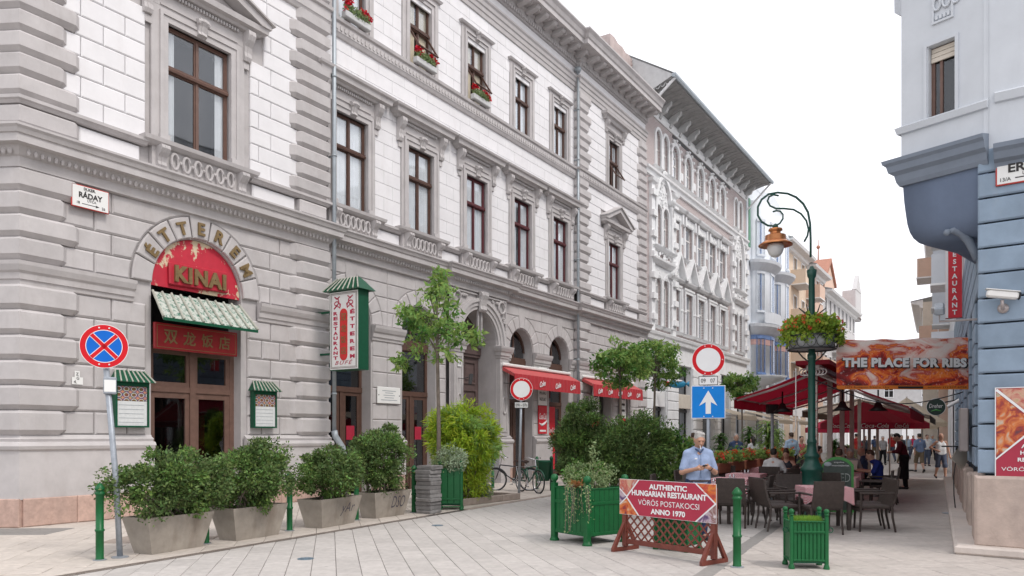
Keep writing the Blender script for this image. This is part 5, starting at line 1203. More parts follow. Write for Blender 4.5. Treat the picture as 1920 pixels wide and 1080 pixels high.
for x, nm in ((13.31, 'left'), (16.03, 'right')):
    t = onwall('spot_lamp', x, YP-.15, 3.55, 'black outdoor spot lamp on the %s portal pilaster' % nm, 'lamp', 'spot lamps beside the portal')
    MB().tube([(-.05, 0, 0), (.05, -.12, -.02), (.16, -.3, .04)], .014, 6).build('arm', 'metal_dark', t); MB().tube([(.22, -.33, .12), (.10, -.36, -.22)], [.07, .055], 8).build('lamp_head', 'metal_dark', t)
# red shop awnings
D['awning_red'] = plain((.44, .025, .035), .7, .12, 4, .05); D['awning_pale'] = plain((.50, .08, .08), .7, .12, 4)
def awning(px0, px1, z, label, n):
    d = .62; x0, x1 = onA(px0, d), onA(px1, d); L = x1-x0
    t = onwall('shop_awning', x0, 0, z, label, 'awning', 'red shop awnings on the corner house')
    m = MB(); m.add([(0, -.1, .34), (L, -.1, .34), (L, -d, .06), (0, -d, .06)], [(0, 1, 2, 3)]); m.add([(0, -.1, .33), (0, -d, .05), (0, -d, -.05), (0, -.1, .2)], [(0, 1, 2, 3)]); m.build('canvas', 'awning_pale', t)
    v = MB(); k = 60; pts = [(L*i/k, -d-.01+.014*math.sin(i*1.9)) for i in range(k+1)]
    v.add([(x, y, .06) for x, y in pts] + [(x, y-.02, -.44) for x, y in pts], [(i, i+1, k+2+i, k+1+i) for i in range(k)]); v.build('valance', 'awning_red', t)
    MB().cbox(-.03, L+.03, -.2, .0, .34, .46, .03).build('cassette', 'white_paint', t)
    for i in range(n): text('lettering', 'Tibi', 'sign_white', t, (L*(i+.6)/(n+.2), -d-.045, -.2), w=.42, h=.24, ext=.004, shear=.5, bold=.02, roll=R(-14)) if 0 else text('lettering', 'Coke', 'sign_white', t, (L*(i+.6)/(n+.2), -d-.045, -.2), w=.44, h=.2, ext=.004, shear=.5, bold=.02, roll=R(-14))
awning(964, 1088, 3.80, 'red shop awning with white script on its valance, left of the downpipe', 4)
awning(1112, 1205, 3.78, 'red shop awning with white script on its valance, right of the downpipe', 5)
# posters on the shop pier
D['cola_red'] = plain((.60, .015, .03), .4, .1, 5)
t = onwall('shop_poster', 19.15, YC-.03, 1.75, 'tall white grocery notice above a red cola panel on pier', 'poster')
MB().box(-.32, .32, -.03, 0, 1.12, 2.6).build('notice', 'enamel', t); MB().box(-.32, .32, -.03, 0, 0, 1.1).build('cola_panel', 'cola_red', t)
text('lettering', 'ABC', 'ink', t, (0, -.032, 2.42), w=.46, h=.2, bold=.03)
for i, w_ in enumerate(('TEJ', 'KENYÉR', 'PÉKÁRU', 'FAGYLALT')): text('lettering', w_, 'ink', t, (0, -.032, 2.1-.25*i), w=min(.5, .1*len(w_)), h=.13)
text('lettering', 'Coca-Cola', 'sign_white', t, (0, -.032, .68), w=.56, h=.24, shear=.4, bold=.01); MB().tube([(-.3, -.03, .42), (-.1, -.03, .34), (.1, -.03, .4), (.3, -.03, .52)], [.01, .05, .05, .02], 6).build('swoosh', 'sign_white', t); MB().box(-.24, .24, -.033, -.03, .08, .15).build('small_print', 'sign_white', t)
t = onwall('cola_cooler', 20.0, YC+.3, 0, 'tall red cola drinks cooler in the shop doorway', 'cooler')
MB().cbox(0, .6, -.1, .0, .3, 2.85, .02).build('door', 'cola_red', t); text('lettering', 'Coca-Cola', 'sign_white', t, (.3, -.105, 1.9), w=.5, h=.2, shear=.4)
for x, nm in ((23.35, 'left'), (26.2, 'right')):
    t = onwall('shop_notice', x, -.09, 2.0, 'white shop notice with red foot under the right awning, %s one' % nm, 'poster', 'notices under the right awning')
    MB().box(-.32, .32, -.03, 0, .5, 2.0).build('sheet', 'enamel', t); MB().box(-.32, .32, -.03, 0, 0, .48).build('red_foot', 'cola_red', t); 
    for k in range(4): MB().box(-.2, .2, -.032, -.03, .8+.28*k, .9+.28*k).build('print_line', 'ink', t)
# window flower boxes
D['petal_red'] = leafmat((.62, .015, .03), .3, .25, .01); D['petal_orange'] = leafmat((.75, .12, .05), .3, .25, .02); D['petal_white'] = leafmat((.72, .72, .66), .2, .2, .01)
D['leaf_green'] = leafmat((.10, .21, .045)); D['leaf_pale'] = leafmat((.26, .34, .16), .3); D['leaf_dark'] = leafmat((.115, .175, .058), .55, .32)
D['leaf_lime'] = leafmat((.42, .55, .06), .3, .5); D['leaf_tree'] = leafmat((.29, .44, .125), .35, .5); D['leaf_varieg'] = leafmat((.38, .46, .31), .35, .3); D['bark'] = plain((.16, .13, .105), .9, .3, 12, .3); D['soil'] = plain((.09, .065, .05), .95, .3, 20, .3)
def leaves(pts, size, nrm=None, aspect=.5, rng=RNG, droop=0., sv=.35):
    "one rhombic leaf at every point, random facing; returns vertices and quads"
    n = len(pts); pts = np.asarray(pts, float)
    d = rng.normal(size=(n, 3)); d[:, 2] -= droop; d /= np.linalg.norm(d, axis=1)[:, None]
    if nrm is not None: d = d*.6 + nrm; d /= np.linalg.norm(d, axis=1)[:, None] + 1e-9
    r = rng.normal(size=(n, 3)); s = np.cross(d, r); s /= np.linalg.norm(s, axis=1)[:, None] + 1e-9
    L = size*(1 + sv*rng.uniform(-1, 1, n))[:, None]; W = L*aspect/2
    up = np.cross(s, d)*L*.12
    V = np.stack([pts, pts + d*L*.45 + s*W + up, pts + d*L, pts + d*L*.45 - s*W + up], 1).reshape(-1, 3)
    return V, np.arange(4*n).reshape(-1, 4)
def blob_pts(c, r, n, rng=RNG, shell=.55):
    v = rng.normal(size=(n, 3)); v /= np.linalg.norm(v, axis=1)[:, None]
    q = (shell + (1-shell)*rng.random(n)**.6)[:, None]
    return np.asarray(c) + v*q*np.asarray(r)
def foliage(name, mat, par, pts, size, **k):
    V, Q = leaves(pts, size, **k); return npmesh(name, V, Q, mat, par)
def flower_mix(par, c, r, n, nf, leafm, fm, ls=.06, fs=.05, nm='flower_head'):
    foliage('foliage', leafm, par, blob_pts(c, r, n, shell=.3), ls, aspect=.7)
    heads = blob_pts(c, np.asarray(r)*1.05, nf, shell=.85); heads = heads[heads[:, 2] > c[2]-.3*r[2]]
    P = np.concatenate([blob_pts(h, (fs, fs, fs), 14) for h in heads]) if len(heads) else np.zeros((0, 3))
    if len(P): o = foliage(nm + '_mass', fm, par, P, fs*.8, aspect=.9); tag(o, kind='stuff')
for i, (c, nm) in enumerate(zip(WC[:3], ('closed window nearest the corner', 'open window in the middle', 'open window farthest along'))):
    t = onwall('window_flower_box', c, YC-.2, 13.0, 'window box of red geraniums and pale foliage on the %s' % nm, 'flower box', 'window boxes on the second floor')
    MB().cbox(-.5, .5, -.1, .08, .02, .2, .02).build('trough', 'trim_grey', t)
    flower_mix(t, (0, -.02, .28), (.52, .14, .17), 900, 2, 'leaf_pale', 'petal_red', .06, .07)
    for dx, h in ((-.42, .45), (-.3, .5), (.32, .42), (.45, .36), (.2, .44)): foliage('flower_head', 'petal_red', t, blob_pts((dx, -.05, h), (.1, .08, .08), 60), .06, aspect=.9)
# ------------------------------------------------------------------ street furniture on the left
def facing(p): return math.atan2(-p.x, p.y)                 # heading that turns a sign's face (local -y) to a viewer at the origin
def thing(name, p, label, cat, group=None, rz=0): return tag(empty(name, p, rz), label, cat, group)
def disc(par, name, r, y, mat, n=40, c=(0, 0)): return MB().prism([(c[0]+r*math.cos(2*math.pi*i/n), c[1]+r*math.sin(2*math.pi*i/n)) for i in range(n)], y, y+.004).build(name, mat, par)
def ring(par, name, r0, r1, y, mat, n=40):
    m = MB(); v = [(r*math.cos(2*math.pi*i/n), y, r*math.sin(2*math.pi*i/n)) for r in (r1, r0) for i in range(n)]
    m.add(v, [(i, (i+1) % n, n+(i+1) % n, n+i) for i in range(n)]); return m.build(name, mat, par)
def bolts(par, pts, y):
    for x, z in pts: MB().ball((x, y, z), .012, 6, 4).build('bolt', 'sign_white', par)
# no-stopping sign on its leaning pole
p = G(225, 1045); t = thing('no_stopping_sign', p, 'round blue and red no stopping sign on a leaning grey pole', 'traffic sign', None, facing(p))
MB().tube([(0, 0, 0), (-.045, 0, 1.0), (-.17, 0, 2.62)], .038, 12).build('pole', 'galv', t, True); MB().lathe([(.11, 0), (.11, .012), (.05, .02)], (0, 0, 0), 14).build('base_plate', 'galv', t)
h = empty('sign_head', (-.19, -.06, 2.86), 0, t)
disc(h, 'disc', .295, 0, 'sign_white'); ring(h, 'red_rim', .215, .288, -.002, 'sign_red'); ring(h, 'white_line', .213, .221, -.004, 'sign_white'); disc(h, 'blue_field', .217, -.003, 'sign_blue')
for a in (45, -45):
    M_ = Matrix.Rotation(R(a), 4, 'Y'); MB().box(-.205, .205, -.006, -.004, -.032, .032).xf(M_).build('white_edge', 'sign_white', h); MB().box(-.215, .215, -.0085, -.0065, -.024, .024).xf(M_).build('red_bar', 'sign_red', h)
bolts(h, ((-.06, .245), (.06, .245), (-.06, -.245), (.06, -.245)), -.006)
MB().cbox(-.2, -.04, -.06, .06, 2.22, 2.45, .01).build('clamp_box', 'galv', t); MB().box(-.19, -.05, -.064, -.06, 2.25, 2.41).build('sticker', 'enamel', t)
def bollard(p, label, h=1.0, grp='green bollards along the street'):
    t = thing('bollard', p, label, 'bollard', grp)
    MB().lathe([(.055, 0), (.055, .02), (.05, .03), (.05, .38*h), (.06, .385*h), (.06, .41*h), (.05, .415*h), (.05, .87*h), (.062, .875*h), (.062, .9*h), (.05, .905*h), (.05, .93*h), (.062, .935*h), (.062, .96*h), (.045, .99*h), (.02, 1.02*h), (.001, 1.03*h)], (0, 0, 0), 16).build('post', 'green_paint', t, True)
    MB().lathe([(.085, 0), (.085, .008), (.06, .012)], (0, 0, 0), 14).build('foot_plate', 'galv', t); return t
for (x, y), lb in (((187, 1050), 'green metal bollard at far left beside the no stopping sign'), ((386, 1019), 'green bollard half hidden behind the first concrete planter'), ((543, 995), 'green bollard between the second and third concrete planters'),
                   ((668, 975), 'green bollard between the third and fourth concrete planters'), ((776, 961), 'green bollard beside the grey stone pillar'), ((924, 915), 'green bollard left of the parked bicycles'), ((1007, 917), 'green bollard behind the handlebars of the parked bicycles'), ((1382, 1063), 'green bollard standing right of the red restaurant banner')):
    bollard(G(x, y), lb, 1.0 if x != 1382 else .98)
# tapered concrete planters with evergreen shrubs
D['concrete'] = plain((.315, .28, .24), .85, .22, 3.5, .2, stain=.75, stain_c=(.20, .15, .11), rnd=.08); D['graffiti'] = plain((.045, .04, .06), .6, .1, 5)
def planter(A, B, label, hgt=.52, wb=.36):
    a, b = G(*A), G(*B); d = b-a; L = d.length; t = thing('concrete_planter', a, label, 'planter', 'tapered concrete planters', math.atan2(d.y, d.x))
    e = .14; q = [(0, 0), (L, 0), (L, wb), (0, wb)]; T = [(-e, -e*.6), (L+e, -e*.6), (L+e, wb+e*.6), (-e, wb+e*.6)]; I = [(-e+.04, -e*.6+.04), (L+e-.04, -e*.6+.04), (L+e-.04, wb+e*.6-.04), (-e+.04, wb+e*.6-.04)]
    m = MB(); v = [(x, y, 0) for x, y in q] + [(x, y, hgt) for x, y in T] + [(x, y, hgt) for x, y in I] + [(x, y, hgt-.07) for x, y in I]
    m.add(v, [(k+i, k+(i+1) % 4, k+4+(i+1) % 4, k+4+i) for k in (0, 4, 8) for i in range(4)] + [(3, 2, 1, 0)]); m.build('trough', 'concrete', t); MB().add([(x, y, hgt-.06) for x, y in I], [(0, 1, 2, 3)]).build('soil', 'soil', t)
    return t, L, wb
def shrub(name, p, rz, label, cat, c, r, nc, nl, leaf, mats=('leaf_dark',), cr=.16, stems=(0, 0, 0), group=None, aspect=.5, ns=14, droop=0., parts=True, seed=1, sway=1.):
    "bush: woody stems and clumps of small leaves"
    rng = np.random.default_rng(seed); t = thing(name, p, label, cat, group, rz)
    cs = blob_pts(c, np.asarray(r)*(1-.2*cr/max(r)), nc, rng, .25); cs[:, 2] = np.maximum(cs[:, 2], c[2]-r[2]*.92)
    m = MB(); base_ = Vector(stems)
    for i in range(min(ns, nc)):
        e = Vector(cs[i]); b0 = base_ + Vector((rng.uniform(-1, 1)*r[0]*.45*sway, rng.uniform(-1, 1)*r[1]*.4*sway, 0)); k = b0.lerp(e, .5) + Vector((0, 0, .04)); m.tube([b0, k, e], [.016, .011, .005], 5, False)
    if ns: m.build('stems', 'bark', t)
    for q, mt in enumerate(mats):
        sel = cs[q::len(mats)]; P = np.concatenate([blob_pts(k, np.array((1, 1, .85))*cr*rng.uniform(.5, 1.5), nl, rng, .2) for k in sel])
        N_ = P - np.asarray(c); N_ = N_/(np.linalg.norm(N_, axis=1)[:, None]+1e-6)*.5
        V, Q = leaves(P, leaf, N_, aspect, rng, droop); npmesh('foliage', V, Q, mt, t)
    return t
D['leaf_dark2'] = leafmat((.14, .235, .06), .35, .25)
specs = [((285, 1040), (380.6, 1024.4), 'tapered concrete planter nearest the camera, by the no stopping sign', 11, (.40, .10, .95), (1.02, .54, .50)),
         ((443, 1014.7), (522, 1002), 'second tapered concrete planter along the footway edge', 12, (.42, .10, 1.02), (.86, .54, .60)),
         ((604, 991), (664, 980), 'third tapered concrete planter, with small graffiti on its side', 13, (.36, .10, .98), (.84, .52, .50)),
         ((705, 972.4), (758, 964.6), 'fourth tapered concrete planter, with graffiti letters on its front', 14, (.30, .14, 1.18), (.84, .54, .74))]
shl = ['wide leggy evergreen shrub in the concrete planter nearest the camera', 'tall evergreen shrub in the second concrete planter', 'rounded evergreen shrub in the third concrete planter', 'tallest dense evergreen shrub in the fourth concrete planter']
for k, (A, B, lb, sd, c, r) in enumerate(specs):
    t, L, wb = planter(A, B, lb); d = G(*B)-G(*A)
    shrub('evergreen_shrub', G(*A) + Vector((0, 0, 0)), math.atan2(d.y, d.x), shl[k], 'shrub', c, r, 118, 130, .056, ('leaf_dark', 'leaf_dark', 'leaf_dark2'), .16, (L/2, wb/2, .46), 'evergreen shrubs in concrete planters', .5, 26, seed=sd)
    if k in (2, 3):
        gtxt = 'DSO' if k == 3 else 'yAr'
        o = text('graffiti', gtxt, 'graffiti', t, (L*.55, -.055, .32), w=.44, h=.24, ext=.002, shear=.3, bold=-.004) 
        o.rotation_euler = (R(9.5), 0, 0); o.location = (0, -.058+.0, .01)
# spray of leaves hanging beside the pole
t = None
# stacked grey stone pillar
p = G(804, 962); t = thing('stone_pillar', p, 'waist-high pillar of stacked rough grey stone slabs', 'pillar', None, R(-30))
D['slate'] = plain((.235, .225, .22), .9, .25, 9, .4, rnd=.18); z = 0; rr = random.Random(3)
for i in range(12):
    h = rr.uniform(.07, .1); dx, dy = rr.uniform(-.025, .025), rr.uniform(-.025, .025); m = MB(); m.cbox(-.2+dx, .2+dx, -.2+dy, .2+dy, z, z+h-.004, .012); z += h
    for q in range(len(m.v)): x, y, zz = m.v[q]; m.v[q] = (x+rr.uniform(-.012, .012), y+rr.uniform(-.012, .012), zz)
    m.build('stone_slab', 'slate', t)
# green slatted boxes
def green_box(p, rz, w, d, h, label, leg=.1, bars=((.12, .2), (.72, .8)), post=.07, ball=.055, n=7, rings=False, front_only=False, balls=4):
    t = thing('green_planter_box', p, label, 'planter box', 'green slatted planter boxes', rz)
    z0 = leg
    for (x, y) in ((-w/2, -d/2), (w/2, -d/2), (w/2, d/2), (-w/2, d/2))[:4]:
        m = MB(); m.cbox(x-post/2, x+post/2, y-post/2, y+post/2, .03, h+.06, .008); m.lathe([(post*.8, .0), (post*.8, .012), (post*.55, .03), (post*.5, .05)], (x, y, 0), 4); m.lathe([(post*.85, .0), (post*.85, .02), (post*.5, .07)], (x, y, 0), 12); m.build('post', 'green_paint', t)
        m = MB(); m.lathe([(.02, 0), (.035, .015), (.02, .03)], (x, y, h+.06), 10); m.ball((x, y, h+.09+ball*.7), ball, 12, 8); m.build('finial', 'green_paint', t, True)
    for s, (ax, L) in enumerate(((0, w), (1, d), (0, w), (1, d))):
        nn = max(3, round(n*L/w)); sw = (L-post)/nn
        for i in range(nn):
            a = -L/2+post/2+sw*i+.002; m = MB(); m.cbox(a, a+sw-.006, -.012, .012, z0+.02, h-.02, .005)
            M_ = (Matrix.Translation((0, -d/2, 0)), Matrix.Translation((w/2, 0, 0)) @ Matrix.Rotation(R(90), 4, 'Z'), Matrix.Translation((0, d/2, 0)) @ Matrix.Rotation(R(180), 4, 'Z'), Matrix.Translation((-w/2, 0, 0)) @ Matrix.Rotation(R(-90), 4, 'Z'))[s]
            m.xf(M_).build('slat', 'green_paint', t)
        for b0, b1 in tuple(bars) + ((1 - .02/h, 1.0),):
            m = MB(); m.cbox(-L/2+.02, L/2-.02, -.026, -.008, h*b0, h*b1, .004)
            for i in range(nn*2): m.ball((-L/2+.05+(L-.1)*i/(nn*2-1), -.027, h*(b0+b1)/2), .008, 5, 3)
            m.xf(M_).build('rail', 'green_paint', t)
    MB().box(-w/2+.03, w/2-.03, -d/2+.03, d/2-.03, h-.1, h-.06).build('soil', 'soil', t); MB().box(-w/2, w/2, -d/2, d/2, z0, z0+.02).build('floor', 'green_dark', t)
    if rings:
        for s in (-1, 1): MB().tube([(s*(w/2+.06)+.03*math.cos(a), -d/2+.05, h-.12+.03*math.sin(a)) for a in [i*math.pi/6 for i in range(13)]], .007, 5).build('ring_handle', 'green_dark', t)
    return t
p = G(844, 956); green_box(p + Vector((.0, .25, 0)), R(3), .48, .48, .93, 'green wooden planter box with pale variegated shrub, beside the stone pillar', .12, ((.06, .09), (.24, .28)), .06, .05, 3)
shrub('variegated_shrub', p + Vector((.02, .25, 0)), 0, 'pale variegated shrub spilling over the box beside the stone pillar', 'shrub', (0, -.05, 1.12), (.42, .36, .3), 46, 70, .06, ('leaf_varieg', 'leaf_varieg', 'leaf_pale'), .12, (0, 0, .86), aspect=.4, droop=.3, seed=21)
pa, pb, pc = G(1047, 1014), G(1112, 1027), G(1167, 1012); ctr = (pa+pc)/2
BIGC = Vector((1.22, 12.2, 0)); 
green_box(BIGC, R(-54), .78, .78, .86, 'large green wooden planter box with ball finials left of the red banner', .13, ((.16, .22), (.70, .76)), .09, .062, 7)
shrub('trailing_plant', BIGC, 0, 'weedy trailing plant hanging over the edge of large green planter', 'plant', (0, 0, 1.0), (.42, .42, .22), 50, 80, .05, ('leaf_green', 'leaf_pale', 'leaf_pale'), .12, (0, 0, .8), aspect=.4, ns=10, seed=31)
tp = bpy.data.objects['trailing_plant']; P = []; rng = np.random.default_rng(5); m = MB()
for i in range(12):                                           # strands hanging down the near corner
    x0 = -.42+.40*i/11; y0 = -.34-.15*math.sin(i*.9)-.09; L = rng.uniform(.35, .75); pts = [(x0*.8, y0*.7, .92), (x0, y0-.08, .9), (x0+rng.uniform(-.03, .03), y0-.12, .7), (x0+rng.uniform(-.04, .04), y0-.1, .9-L)]; m.tube(pts, .005, 4, False)
    for k in range(34): f = k/33*2.999; a = int(f); b = f-a; q = Vector(pts[a]).lerp(Vector(pts[a+1]), b); P.append((q.x+rng.normal()*.02, q.y+rng.normal()*.02, q.z))
m.build('tendrils', 'bark', tp); foliage('tendril_leaves', 'leaf_pale', tp, np.array(P), .04, aspect=.6, droop=.4)
P = blob_pts((.05, -.1, 1.35), (.08, .08, .3), 90, rng, .1); tag(foliage('tall_shoot_leaves', 'leaf_pale', tp, P, .06, aspect=.4), kind='stuff'); P = blob_pts((-.25, -.42, .92), (.12, .1, .05), 120, rng, .1); D['leaf_dry'] = leafmat((.34, .16, .06), .3); foliage('dry_leaves', 'leaf_dry', tp, P, .06, aspect=.4)
p = G(1512, 1072); t2 = green_box(Vector(((1512-CX)/FP*9.75, 9.78, 0)), R(-7), .42, .34, .60, 'small green slatted planter box with grass, in the right foreground', .07, ((.16, .2), (.74, .79)), .045, .035, 8, True)
gp = thing('grass_tuft', t2.location, 'bright green grass filling the small slatted box in the foreground', 'grass', None, R(-7)); n = 1500; x = RNG.uniform(-.17, .17, n); y = RNG.uniform(-.13, .13, n); h = RNG.uniform(.05, .11, n); lx = RNG.normal(0, .02, (n, 2))
V = np.stack([np.stack([x-.003, y, 0*x+.54], 1), np.stack([x+.003, y, 0*x+.54], 1), np.stack([x+lx[:, 0]+.001, y+lx[:, 1], .54+h], 1), np.stack([x+lx[:, 0]-.001, y+lx[:, 1], .54+h], 1)], 1).reshape(-1, 3); D['grass'] = leafmat((.20, .36, .05), .3, .4); npmesh('blades', V, np.arange(4*n).reshape(-1, 4), 'grass', gp)
p = G(1277, 1037); green_box(Vector((2.42, 11.3, 0)), R(-40), .5, .4, .62, 'green slatted planter box seen through the lattice of the red banner stand', .08, ((.16, .2), (.74, .79)), .05, .03, 8)
# raised bed with lime bamboo, kerb stones
a, b = G(868, 949), G(976, 936); d = (b-a); L = d.length; t = thing('raised_bed', a, 'low stone-edged planting bed beside the bicycles', 'planting bed', None, math.atan2(d.y, d.x))
for i in range(3): MB().cbox(L*i/3+.004, L*(i+1)/3-.004, 0, .12, 0, .16, .012).build('kerb_stone', 'kerb_stone', t)
for i in range(2):
    for x in (0, L-.12): MB().cbox(x, x+.12, .125+.6*i, .72+.6*i, 0, .16, .012).build('kerb_stone', 'kerb_stone', t)
m = MB(); nx, ny = 24, 12; gz = RNG.uniform(.10, .15, (nx, ny)); m.add([(.1+(L-.2)*i/(nx-1), .1+1.2*j/(ny-1), gz[i, j]) for i in range(nx) for j in range(ny)], [(i*ny+j, (i+1)*ny+j, (i+1)*ny+j+1, i*ny+j+1) for i in range(nx-1) for j in range(ny-1)]); m.build('soil', 'soil', t)
pb_ = a + d*.22 + Vector((-d.y, d.x, 0)).normalized()*.5
shrub('bamboo_clump', pb_, 0, 'big lime green bamboo bush growing in the raised bed', 'bush', (.08, 0, 1.62), (.88, .75, .82), 190, 120, .17, ('leaf_lime', 'leaf_lime', 'leaf_lime', 'leaf_tree'), .2, (.1, 0, .1), aspect=.17, ns=40, droop=.35, seed=41, sway=.7)
P = blob_pts((.25, 0, .75), (.5, .5, .7), 4800, RNG, .1); foliage('lower_leaves', 'leaf_lime', bpy.data.objects['bamboo_clump'], P, .14, aspect=.15, droop=.6)
shrub('ground_plant', a + d*.42 + Vector((-d.y, d.x, 0)).normalized()*.35, 0, 'low variegated plant at the foot of the bamboo bush', 'plant', (0, 0, .3), (.4, .3, .24), 30, 60, .07, ('leaf_varieg', 'leaf_pale'), .1, (0, 0, .1), aspect=.4, seed=43)
# young street trees
def tree(p, H, c, r, label, seed, nl=85, leaf=.13, nc=95, trunk=.045, lean=(0, 0), mats=('leaf_tree', 'leaf_tree', 'leaf_green'), flat=.8):
    rng = np.random.default_rng(seed); t = thing('young_tree', p, label, 'tree', 'young street trees')
    m = MB(); z1 = c[2]-r[2]*.72; top = (c[0]+lean[0], c[1]+lean[1], c[2]+r[2]*.7)
    m.tube([(0, 0, 0), (.02, 0, z1*.5), (c[0]*.6, c[1]*.6, z1), (c[0], c[1], c[2]), top], [trunk*1.25, trunk, trunk*.85, trunk*.5, .008], 8); m.build('trunk', 'bark', t, True)
    cs = blob_pts(c, np.asarray(r)*.86, nc, rng, .30); limb = MB()
    for i in range(16):
        e = Vector(cs[i]); s = Vector((c[0]*.6, c[1]*.6, z1)).lerp(Vector(c), rng.uniform(0, .9)); limb.tube([s, s.lerp(e, .5)+Vector((0, 0, .12)), e], [trunk*.4, trunk*.25, .005], 5, False)
    limb.build('limbs', 'bark', t)
    for q, mt in enumerate(mats):
        sel = cs[q::len(mats)]; P = np.concatenate([blob_pts(k, np.array((1.2, 1.2, flat))*rng.uniform(.13, .27)*max(r), nl, rng, .15) for k in sel]); V, Q = leaves(P, leaf, None, .42, rng, .45); npmesh('crown', V, Q, mt, t)
    return t
ptree = Vector(((820-CX)/FP*17.4, 17.55, 0))
tree(ptree, 5.5, (-.02, 0, 4.25), (1.02, .95, 1.02), 'young tree with loose light green crown beside the projecting restaurant sign', 51, 30, .14, 52)
for x, z in ((-.85, 3.35), (.05, 5.3), (.0, 5.0), (.85, 3.9)): tag(foliage('crown_spray', 'leaf_tree', bpy.data.objects['young_tree'], blob_pts((x, 0, z), (.22, .2, .22), 110, RNG, .1), .15, aspect=.42, droop=.5), kind='stuff')
tree(Vector(((1163-CX)/FP*25.6, 25.6, 0)), 5.5, (0, 0, 4.1), (1.1, 1.0, .98), 'street tree with dense green crown left of the no entry sign', 52, 44, .15, 70)
tree(Vector(((1225-CX)/FP*28.6, 28.6, 0)), 5.7, (.1, 0, 4.35), (1.3, 1.1, 1.0), 'street tree with wide green crown just left of the no entry sign', 53, 44, .15, 76)
tree(Vector(((1391-CX)/FP*38, 38.0, 0)), 5.3, (0, 0, 4.1), (1.0, .95, .8), 'street tree with round green crown behind the red canopy', 54, 60, .14, 62)
# dark yews and bright shrubs along the terrace
shrub('yew_bush', Vector((1.66, 18.6, 0)), 0, 'tall dark yew bush behind the large green planter', 'bush', (0, 0, 1.45), (.62, .6, 1.12), 120, 190, .085, ('leaf_dark', 'leaf_dark', 'leaf_dark2'), .2, (0, 0, .1), aspect=.3, ns=24, seed=61, group='dark yew bushes')
shrub('yew_bush', Vector((2.85, 18.2, 0)), 0, 'broad dark yew bush left of the man with a phone', 'bush', (0, 0, 1.2), (.98, .75, .98), 160, 200, .085, ('leaf_dark', 'leaf_dark', 'leaf_dark2'), .22, (0, 0, .1), aspect=.3, ns=24, seed=62, group='dark yew bushes')
shrub('laurel_bush', Vector((4.05, 19.4, 0)), 0, 'bright glossy green bush just behind the man with a phone', 'bush', (0, 0, 1.0), (.62, .55, .85), 60, 60, .12, ('leaf_green', 'leaf_tree'), .18, (0, 0, .1), aspect=.4, seed=63)
D['terracotta'] = plain((.28, .10, .055), .85, .2, 8, .15)
def long_leaf_plant(p, label, h, n, L, mat='leaf_green', seed=1, pot=True, w=.05):
    rng = np.random.default_rng(seed); t = thing('leafy_plant', p, label, 'plant')
    if pot: MB().lathe([(.16, 0), (.2, .3), (.23, .32), (.23, .38), (.19, .38), (.18, .3)], (0, 0, 0), 14).build('pot', 'terracotta', t, True)
    m = MB(); m.tube([(0, 0, .2), (.02, 0, h*.7)], [.02, .012], 6); m.build('stem', 'bark', t); V = []; Q = []
    for i in range(n):
        z0 = rng.uniform(.35*h, h*.85); a = rng.uniform(0, 2*math.pi); l = L*rng.uniform(.6, 1.1); d = np.array((math.cos(a), math.sin(a))); s = np.array((-d[1], d[0])); el = rng.uniform(.2, 1.1); ps = []
        for k in range(4):
            f = k/3; rr = l*f*math.cos(el*(1-.3*f)); zz = z0 + l*(math.sin(el)*f - .75*f*f*.9); ww = w*(math.sin(math.pi*(.12+.86*f))); q = d*rr
            ps += [(q[0]+s[0]*ww, q[1]+s[1]*ww, zz), (q[0]-s[0]*ww, q[1]-s[1]*ww, zz)]
        o = len(V); V += ps; Q += [(o+2*k, o+2*k+1, o+2*k+3, o+2*k+2) for k in range(3)]
    npmesh('leaves', V, Q, mat, t); return t
for i, (px, Y, h, n, L, mt, lb) in enumerate(((1345, 21.5, 1.2, 60, .6, 'leaf_tree', 'spiky potted plant beside the one way sign pole'), (1378, 24, 1.5, 90, .7, 'leaf_green', 'arching potted plant in front of the man in a dark shirt'), (1440, 26, 2.5, 320, .55, 'leaf_tree', 'tall feathery green plant beside the canopy post'), (1405, 29, 2.3, 260, .5, 'leaf_green', 'bushy dark plant under the pale awnings'), (1458, 30, 2.2, 240, .5, 'leaf_tree', 'light green tall plant left of the man in light blue shirt'), (1350, 27, 2.0, 240, .45, 'leaf_green', 'dense green plant behind the one way sign pole'), (1515, 28, 1.5, 160, .5, 'leaf_tree', 'green plant right behind the lamp post'), (1565, 31, 1.7, 300, .45, 'leaf_green', 'tall bushy plant between the canopy posts'), (1590, 30, 1.5, 260, .4, 'leaf_tree', 'light green plant under the red parasol'), (1290, 20.2, .9, 90, .5, 'leaf_lime', 'lime green strap-leaved plant just right of the bright bush'))):
    long_leaf_plant(Vector(((px-CX)/FP*Y, Y, 0)), lb, h, n, L, mt, 70+i, w=.035)
# flower troughs on the terrace rail
for i in range(6):
    px = 1352 + i*25; Y = 19.5 + i*1.35; p = Vector(((px-CX)/FP*Y, Y, 0)); t = thing('flower_trough', p, 'terracotta trough of orange flowers on the terrace rail, %s from the sign pole' % ('first', 'second', 'third', 'fourth', 'fifth', 'sixth')[i], 'flower trough', 'flower troughs along the terrace', RZA)
    MB().cbox(-.55, .55, -.12, .12, .72, .98, .02).build('trough', 'terracotta', t); m = MB()
    for k in range(9): m.box(-.55+k*.13, -.52+k*.13, -.02, .02, .0, .72)
    for z in (.2, .45, .66): m.box(-.55, .55, -.03, -.02, z, z+.03)
    m.build('trellis', 'wood_red', t); flower_mix(t, (0, 0, 1.1), (.5, .2, .16), 420, 16, 'leaf_tree', 'petal_orange', .09, .06)
